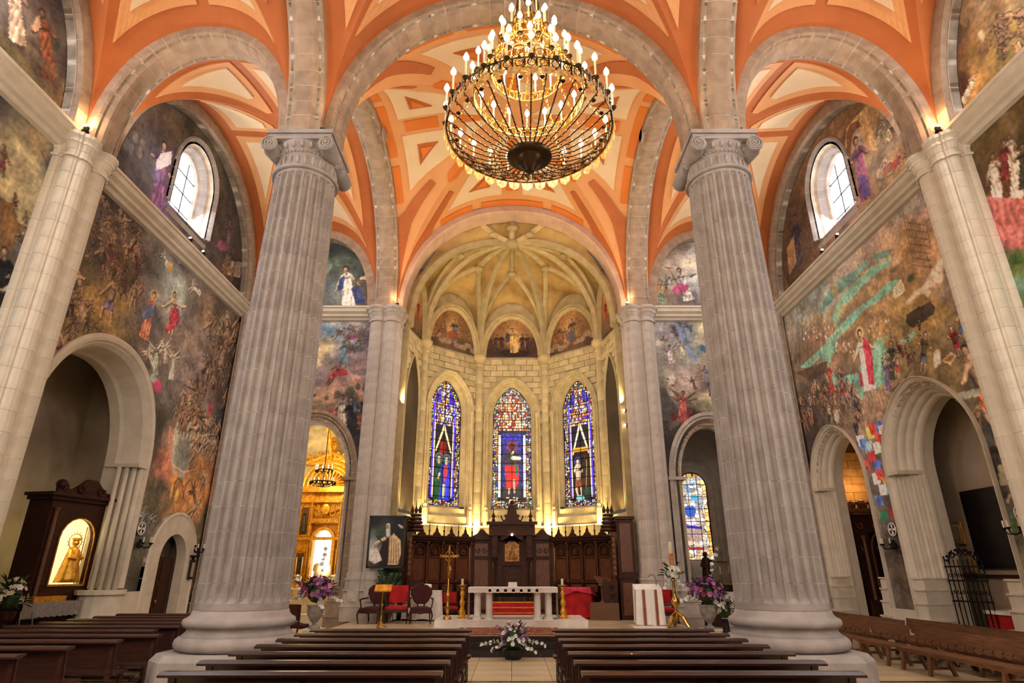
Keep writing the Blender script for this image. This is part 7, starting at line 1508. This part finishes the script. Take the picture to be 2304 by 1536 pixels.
for z in (8.0, 7.4):
    t = thing('pier_spotlight', '%s of the two tiny lit spots on the right chancel pier' % ('upper' if z > 7.7 else 'lower'), 'spotlight', (4.5, 23.2, z), 0, 'spots on the right chancel pier'); part('housing', M_IR, t, lambda b: b.box(0, .1, -.05, .05, -.05, .05)); part('lens', M_SPOTL, t, lambda b: b.ball((-.02, -.02, 0), .045, 8))
# ---------------- right side: carved altarpiece, gates, framed things ----------------
t = thing('carved_retable', 'tall dark carved wooden retable in the narrow pointed arch', 'retable', (13.4, 22.75, 0), 0)
part('carcass', M_WD, t, lambda b: (b.bbox(-1.1, -.62, -.35, .3, 0, 3.9), b.bbox(.62, 1.1, -.35, .3, 0, 3.9), b.box(-.62, .62, .1, .3, 0, 3.9), b.box(-.62, .62, -.35, .3, 3.3, 3.9), b.bbox(-1.2, 1.2, -.7, .3, 0, 1.1)))
part('cornice', M_BN, t, lambda b: (b.box(-1.2, 1.2, -.5, .35, 3.9, 4.0), b.box(-1.3, 1.3, -.6, .35, 4.0, 4.12))); part('arch_moulding', M_GO if 0 else M_BN, t, lambda b: arch_frame(b, 0, 1.3, 3.4, .6, -.37, .035))
cc = part('crest', M_BN, t, lambda b: [b.ball((x, -.3, 4.25 + (.1 if x == 0 else 0)), r_, 8, (1, .4, 1)) for x, r_ in ((-1, .16), (-.62, .2), (-.2, .14), (.2, .14), (.62, .2), (1, .16))]); part('crest_scrolls', M_BN, cc, lambda b: [scrolls(b, x, -.42, 4.25, 1 if x > 0 else -1, 2.) for x in (-.9, -.5, .5, .9)])
part('carving', M_BN, t, lambda b: [scrolls(b, x, -.38, z, 1 if x > 0 else -1, 1.4) for x in (-.86, .86, -.3, .3) for z in (3.55, 2.8)][:6]); part('pilaster', M_BN, t, lambda b: [b.lathe([(.08, 1.1), (.06, 1.2), (.06, 3.1), (.1, 3.2)], (x, -.42, 0), 10) for x in (-.86, .86)])
def gate(label, loc, rz):
    t = thing('iron_gate', label, 'gate', loc, rz, 'black wrought iron gates of the wide niche')
    for k in range(9): part('bar', M_IR, t, lambda b: b.tube([(k * .13, 0, .05), (k * .13, 0, 2.3)], .014, 5))
    for z in (.1, 1.25, 1.75, 2.1): part('rail', M_IR, t, lambda b: b.box(-.03, 1.07, -.015, .015, z, z + .04))
    part('lower_scrolls', M_IR, t, lambda b: [(scrolls(b, .065 + k * .13, 0, 1.5, 1 if k % 2 else -1, .6), scrolls(b, .065 + k * .13, 0, 1.92, -1 if k % 2 else 1, .55)) for k in range(8)])
    part('crest', M_IR, t, lambda b: [(scrolls(b, .1 + k * .14, 0, 2.3 + .22 * math.sin(PI * (k + .5) / 7), 1 if k % 2 else -1, 1.1), b.ball((.1 + k * .14, 0, 2.2 + .35 * math.sin(PI * (k + .5) / 7)), .03, 5)) for k in range(7)] + [b.tube([(.52, 0, 2.3), (.52, 0, 2.75)], .015, 4)])
    return t
g = gate('black wrought iron gate leaf standing open at the far side of the wide niche', (11.75, 17.25, 0), R(-75)); dup(g, (11.75, 14.6, 0), R(-20), 'black wrought iron gate leaf at the right, before the big dark painting')
o = part('dark_painting', mat('dark_oil', (26, 18, 16), .35, c2=(14, 10, 10), scale=1.2), None, lambda b: (b.bbox(12.84, 12.88, 15.6, 17.5, 2.15, 4.05), b.bbox(12.87, 12.93, 15.52, 17.58, 2.07, 4.13))); tag(o, 'big almost black painting on the back wall of the wide niche', 'painting')
M_PAP = mat('old_paper', (190, 176, 150), .7, c2=(160, 144, 118), scale=4)
for (y, z0, lb) in ((18.2, 2.72, 'upper framed document on the niche wall left of the dark painting'), (18.1, 1.95, 'lower framed document under the other, behind the gate')):
    t = thing('framed_document', lb, 'frame', (12.9, y, z0), 0, 'framed documents in the wide niche'); part('frame', M_GO, t, lambda b: b.bbox(-.03, .03, -.36, .36, 0, .62)); part('sheet', M_PAP, t, lambda b: b.box(-.04, -.03, -.3, .3, .06, .56)); part('printed_border', M_WD, t, lambda b: [b.box(-.045, -.04, *q) for q in ((-.22, .22, .12, .13), (-.22, .22, .46, .47), (-.22, -.21, .12, .47), (.21, .22, .12, .47))])
part('wall_ledge', M_WD, None, lambda b: b.box(12.86, 13.0, 13.3, 18.8, 1.85, 1.92), kind='structure').name = 'trim_ledge'
t = thing('collection_box', 'low red box with glass lid between the two iron gates', 'box', (12.35, 16.2, 0)); part('box_body', M_RD, t, lambda b: b.bbox(-.3, .3, -.4, .4, 0, 1.0)); part('glass_lid', M_CL, t, lambda b: b.bbox(-.34, .34, -.44, .44, 1.0, 1.08))
# ---------------- left chapel: golden altarpiece ----------------
t = thing('golden_altarpiece', 'tall gilded altarpiece seen through the arch of the left chapel', 'altarpiece', (-8.35, 27.9, 0))
G = M_GO
part('wall_frame', G, t, lambda b: (b.bbox(-2.2, -.6, -.1, .3, 1.2, 5.5), b.bbox(.6, 2.2, -.1, .3, 1.2, 5.5), b.bbox(-.6, .6, .1, .3, 1.2, 5.5)))
for z, h in ((1.2, .2), (3.3, .12), (5.35, .25), (4.9, .1)): part('cornice', G, t, lambda b: b.bbox(-2.25, 2.25, -.35 if z > 5 else -.25, .3, z, z + h, .03))
for x in (-2.1, -1.35, -1.25, -.65, .65, 1.25, 1.35, 2.1):
    for z0 in (1.45, 3.45): part('gilt_column', G, t, lambda b: b.lathe([(.07, z0), (.05, z0 + .08), (.06, z0 + .4), (.04, z0 + .5), (.045, z0 + 1.4), (.08, z0 + 1.5)], (x, -.2, 0), 10))
for x in (-.95, .95):
    for z0 in (1.55, 3.5):
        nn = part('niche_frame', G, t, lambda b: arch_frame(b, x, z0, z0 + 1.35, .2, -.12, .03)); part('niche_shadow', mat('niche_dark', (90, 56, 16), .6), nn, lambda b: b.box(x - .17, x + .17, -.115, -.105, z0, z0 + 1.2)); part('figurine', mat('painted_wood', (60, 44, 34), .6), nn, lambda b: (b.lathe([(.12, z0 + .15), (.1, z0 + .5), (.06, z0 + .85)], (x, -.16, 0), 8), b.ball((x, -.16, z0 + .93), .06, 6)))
for z0, c_ in ((1.5, (110, 100, 116)), (3.5, (140, 150, 150))):
    for x in (-1.72, 1.72):
        part('painted_panel', mat('altar_panel_%d' % int(z0), c_, .6, c2=(180, 140, 130), scale=4), t, lambda b: b.bbox(x - .32, x + .32, -.16, -.1, z0, z0 + 1.3)); part('gilt_border', G, t, lambda b: [b.box(*q) for q in ((x - .36, x - .31, -.18, -.1, z0 - .03, z0 + 1.33), (x + .31, x + .36, -.18, -.1, z0 - .03, z0 + 1.33))])
A = Arch(0, 3.3, .42, .42, 1.5); P, _ = resample(A.curve(), 30); b = MB(); sweep(b, P, [(.0, -.3), (.12, -.3), (.14, -.2), (.1, .1), (0, .1)], lambda u, z, w_: (u, w_, z)); b.build('centre_arch', G, t)
part('lit_niche', mat('niche_glow', (255, 246, 214), .6, emit=2.2), t, lambda b: b.add([(u, .08, z) for u, z in P], [tuple(range(len(P)))])); part('carved_figures', mat('carved_ivory', (230, 206, 150), .5, bump=.5), t, lambda b: [b.ball((q.uniform(-.35, .35), -.05, q.uniform(1.6, 2.3)), q.uniform(.05, .1), 6, (1, .6, 1.4)) for q in [random.Random(k) for k in range(22)]])
part('coat_of_arms', G, t, lambda b: (b.ball((0, -.3, 4.6), .22, 10, (1, .4, 1.1)), [scrolls(b, s_ * x, -.32, z, s_, 1.6) for s_ in (-1, 1) for x, z in ((.35, 4.7), (.3, 4.45))], b.box(-.6, .6, -.22, -.1, 4.0, 4.2), [b.bbox(x - .09, x + .09, -.25, -.22, 4.04, 4.16) for x in (-.45, -.22, 0, .22, .45)]))
sh = part('shell_arch', G, t, lambda b: [b.tube([(r_ * math.cos(PI * k / 16), -.25 + .04 * j, 5.6 + r_ * math.sin(PI * k / 16)) for k in range(17)], .06, 6) for j, r_ in enumerate((1.15, .98, .82))]); part('shell_fluting', G, sh, lambda b: [b.tube([(.15 * math.cos(a), -.2, 5.62 + .15 * math.sin(a)), (.7 * math.cos(a), -.1, 5.62 + .7 * math.sin(a))], [.02, .06], 5) for a in [PI * (k + .5) / 13 for k in range(13)]]); part('shell_back', G, sh, lambda b: b.lathe([(0, .0), (1.1, .0), (1.15, .05)], (0, 0, 5.6), 24, 'y'))
pd = part('pediment', G, t, lambda b: (b.tube([(-1.3, -.2, 6.6), (0, -.2, 7.15), (1.3, -.2, 6.6)], .08, 6), b.prism([(-1.2, 6.6), (1.2, 6.6), (0, 7.1)], -.12, .05, f=lambda x, y, z: (x, z, y)), b.ball((0, -.2, 7.45), .22, 10), b.ball((0, -.2, 7.75), .12, 8))); part('pediment_scrolls', G, pd, lambda b: [scrolls(b, s_ * x, -.2, 7.1 - x * .2, s_, 2.4) for s_ in (-1, 1) for x in (.3, .7, 1.1)])
t = thing('side_altar', 'altar table with white cloth before the golden altarpiece', 'altar', (-8.2, 26.2, 0)); part('altar_front', mat('cream_panel', (226, 200, 150), .6), t, lambda b: b.bbox(-1.6, 1.6, -.3, .9, .45, 1.3)); part('gradine', G, t, lambda b: b.bbox(-1.6, 1.6, .5, .95, 1.3, 1.62)); part('altar_cloth', M_CL, t, lambda b: b.bbox(-1.65, 1.65, -.35, .5, 1.3, 1.36)); part('altar_step', M_CR, t, lambda b: b.bbox(-2, 2, -.9, 1.0, 0, .45))
t = thing('tabernacle_veil', 'white veiled tabernacle on the golden side altar', 'tabernacle', (-7.85, 26.5, 1.36)); part('stand', G, t, lambda b: b.lathe([(.25, 0), (.16, .1), (.14, .25), (.28, .3)], n=12)); part('veil', mat('silk_veil', (236, 206, 180), .7), t, lambda b: b.lathe([(.4, .3), (.3, .85), (.26, .95), (0, .97)], n=24, rf=lambda a: 1 + .04 * math.cos(12 * a)), True)
def acandle(label, loc, h, grp, m=M_GO, n0=None):
    t = thing('tall_candlestick', label, 'candlestick', loc, 0, grp); part('stem', m, t, lambda b: b.lathe([(.07, 0), (.03, .06), (.04, h * .2), (.02, h * .3), (.035, h * .5), (.04, h * .55)], n=8)); part('candle', M_CN, t, lambda b: b.lathe([(.022, h * .55), (.022, h)], n=8)); return t
c0 = None
for k, x in enumerate((-9.15, -8.9, -8.6, -7.4, -7.15)):
    lb = 'gilt candlestick on the golden side altar, %s' % ['outermost left of the row', 'second of the left three', 'third, nearest the veil on its left', 'just right of the white veil', 'outermost right by the arch'][k]
    c0 = acandle(lb, (x, 26.95, 1.62), .95, 'candlesticks of the golden side altar') if c0 is None else (dup(c0, (x, 26.95, 1.62), 0, lb) and c0)
for x, lb in ((-8.75, 'white flower bunch left of the veil on the golden side altar'), (-7.25, 'white flower bunch right of the veil on the golden side altar')):
    t = thing('flower_vase', lb, 'flowers', (x, 26.05, 1.36), 0, 'white flowers on the side altar'); part('vase', M_BR, t, lambda b: b.lathe([(.08, 0), (.05, .05), (.09, .15), (.06, .22)], n=8)); bouquet(t, (0, 0, .34), .2, .17, 26, ['white', 'white', 'cream'], 1.2, 8)
t = thing('small_chandelier', 'small two-tier candle chandelier hanging before the golden altarpiece', 'chandelier', (-7.95, 25.5, 5.5)); part('frame', M_LC, t, lambda b: [(b.tube([(r_ * math.cos(q * PI / 8), r_ * math.sin(q * PI / 8), z) for q in range(16)], .03, 5, True)) for r_, z in ((.5, .0), (.34, .5))] + [b.tube([(0, 0, -.2), (0, 0, 3)], .02, 5)] + [b.tube([(0, 0, -.2), (.3 * math.cos(q * PI / 4), .3 * math.sin(q * PI / 4), -.15), (.5 * math.cos(q * PI / 4), .5 * math.sin(q * PI / 4), 0)], .02, 4) for q in range(8)])
for r_, z, n in ((.5, 0, 14), (.34, .5, 9)):
    for j in range(n):
        a = 2 * PI * j / n; c_ = part('candle', M_CN, t, lambda b: b.lathe([(.02, z), (.02, z + .26)], (r_ * math.cos(a), r_ * math.sin(a), 0), 6)); part('drip_cup', M_IR, c_, lambda b: b.lathe([(.03, z - .1), (.05, z)], (r_ * math.cos(a), r_ * math.sin(a), 0), 6))
chair('chapel_chair', 'small dark chair with red seat by the left column, before the golden chapel', (-6.9, 20.9, 0), 2.9, M_DR, M_WD, True, None, .95, False)
# ---------------- right chapel ----------------
t = thing('candle_altar', 'pale altar with candles in the dark chapel behind the right urn', 'altar', (8.6, 25.6, 0)); part('altar_front', M_CR, t, lambda b: b.bbox(-.9, .9, -.4, .4, .0, 1.2)); part('altar_cloth', M_CL, t, lambda b: (b.bbox(-.95, .95, -.45, .45, 1.2, 1.25), b.box(-.95, .95, -.46, -.45, .95, 1.22))); part('gradine', M_WD, t, lambda b: b.bbox(-.9, .9, .25, .45, 1.25, 1.5))
c0 = None
for x, lb in ((8.1, 'leftmost of the thin candles on the dark chapel altar'), (8.45, 'middle one of the thin candles on the dark chapel altar'), (8.8, 'rightmost of the thin candles on the dark chapel altar')):
    c0 = acandle(lb, (x, 25.9, 1.5), .7, 'candles of the dark chapel', M_BR) if c0 is None else (dup(c0, (x, 25.9, 1.5), 0, lb) and c0)
t = thing('dark_statue', 'dark figure statue in front of the round-headed stained window', 'statue', (7.72, 25.3, 0)); part('pedestal', M_WD, t, lambda b: (b.bbox(-.3, .3, -.3, .3, 0, 1.3), b.bbox(-.22, .22, -.22, .22, 1.3, 1.5)))
def sk(b):
    b.lathe([(.2, 1.5), (.17, 1.9), (.14, 2.2), (.17, 2.4), (.12, 2.5), (.05, 2.55)], n=14, rf=lambda a: 1 + .08 * math.cos(4 * a)); b.ball((0, 0, 2.64), .1, 10); b.tube([(-.12, 0, 2.42), (-.22, -.1, 2.2), (-.08, -.2, 2.15)], [.06, .05, .035], 6); b.tube([(.12, 0, 2.42), (.28, -.08, 2.35), (.36, -.1, 2.5)], [.06, .05, .035], 6)
part('figure', M_WD, t, sk, True)
t = thing('pale_flowers', 'dim bunch of pale flowers at the foot of the dark statue', 'flowers', (7.25, 24.6, 0)); part('vase', M_BK, t, lambda b: b.lathe([(.12, 0), (.1, .9), (.14, 1.1)], n=10)); bouquet(t, (0, 0, 1.35), .35, .35, 36, ['cream', 'white'], 1.3, 60)
t = thing('side_flowers', 'loose white flower spray behind the right urn', 'flowers', (6.7, 20.6, 0)); part('vase', M_BK, t, lambda b: b.lathe([(.12, 0), (.1, .5), (.14, .6)], n=10)); bouquet(t, (0, 0, .85), .35, .38, 40, ['white', 'cream', 'pink'], 1.2, 60)
t = thing('dark_bench', 'low dark bench between the right urn and the right column', 'bench', (6.55, 17.6, 0), .1); part('seat', M_WD, t, lambda b: b.bbox(-.5, .5, -.2, .2, .5, .56)); [part('leg', M_WD, t, lambda b: b.bbox(x - .04, x + .04, -.18, .18, 0, .5)) for x in (-.42, .42)]; part('stretcher', M_WD, t, lambda b: b.box(-.42, .42, -.02, .02, .15, .2))
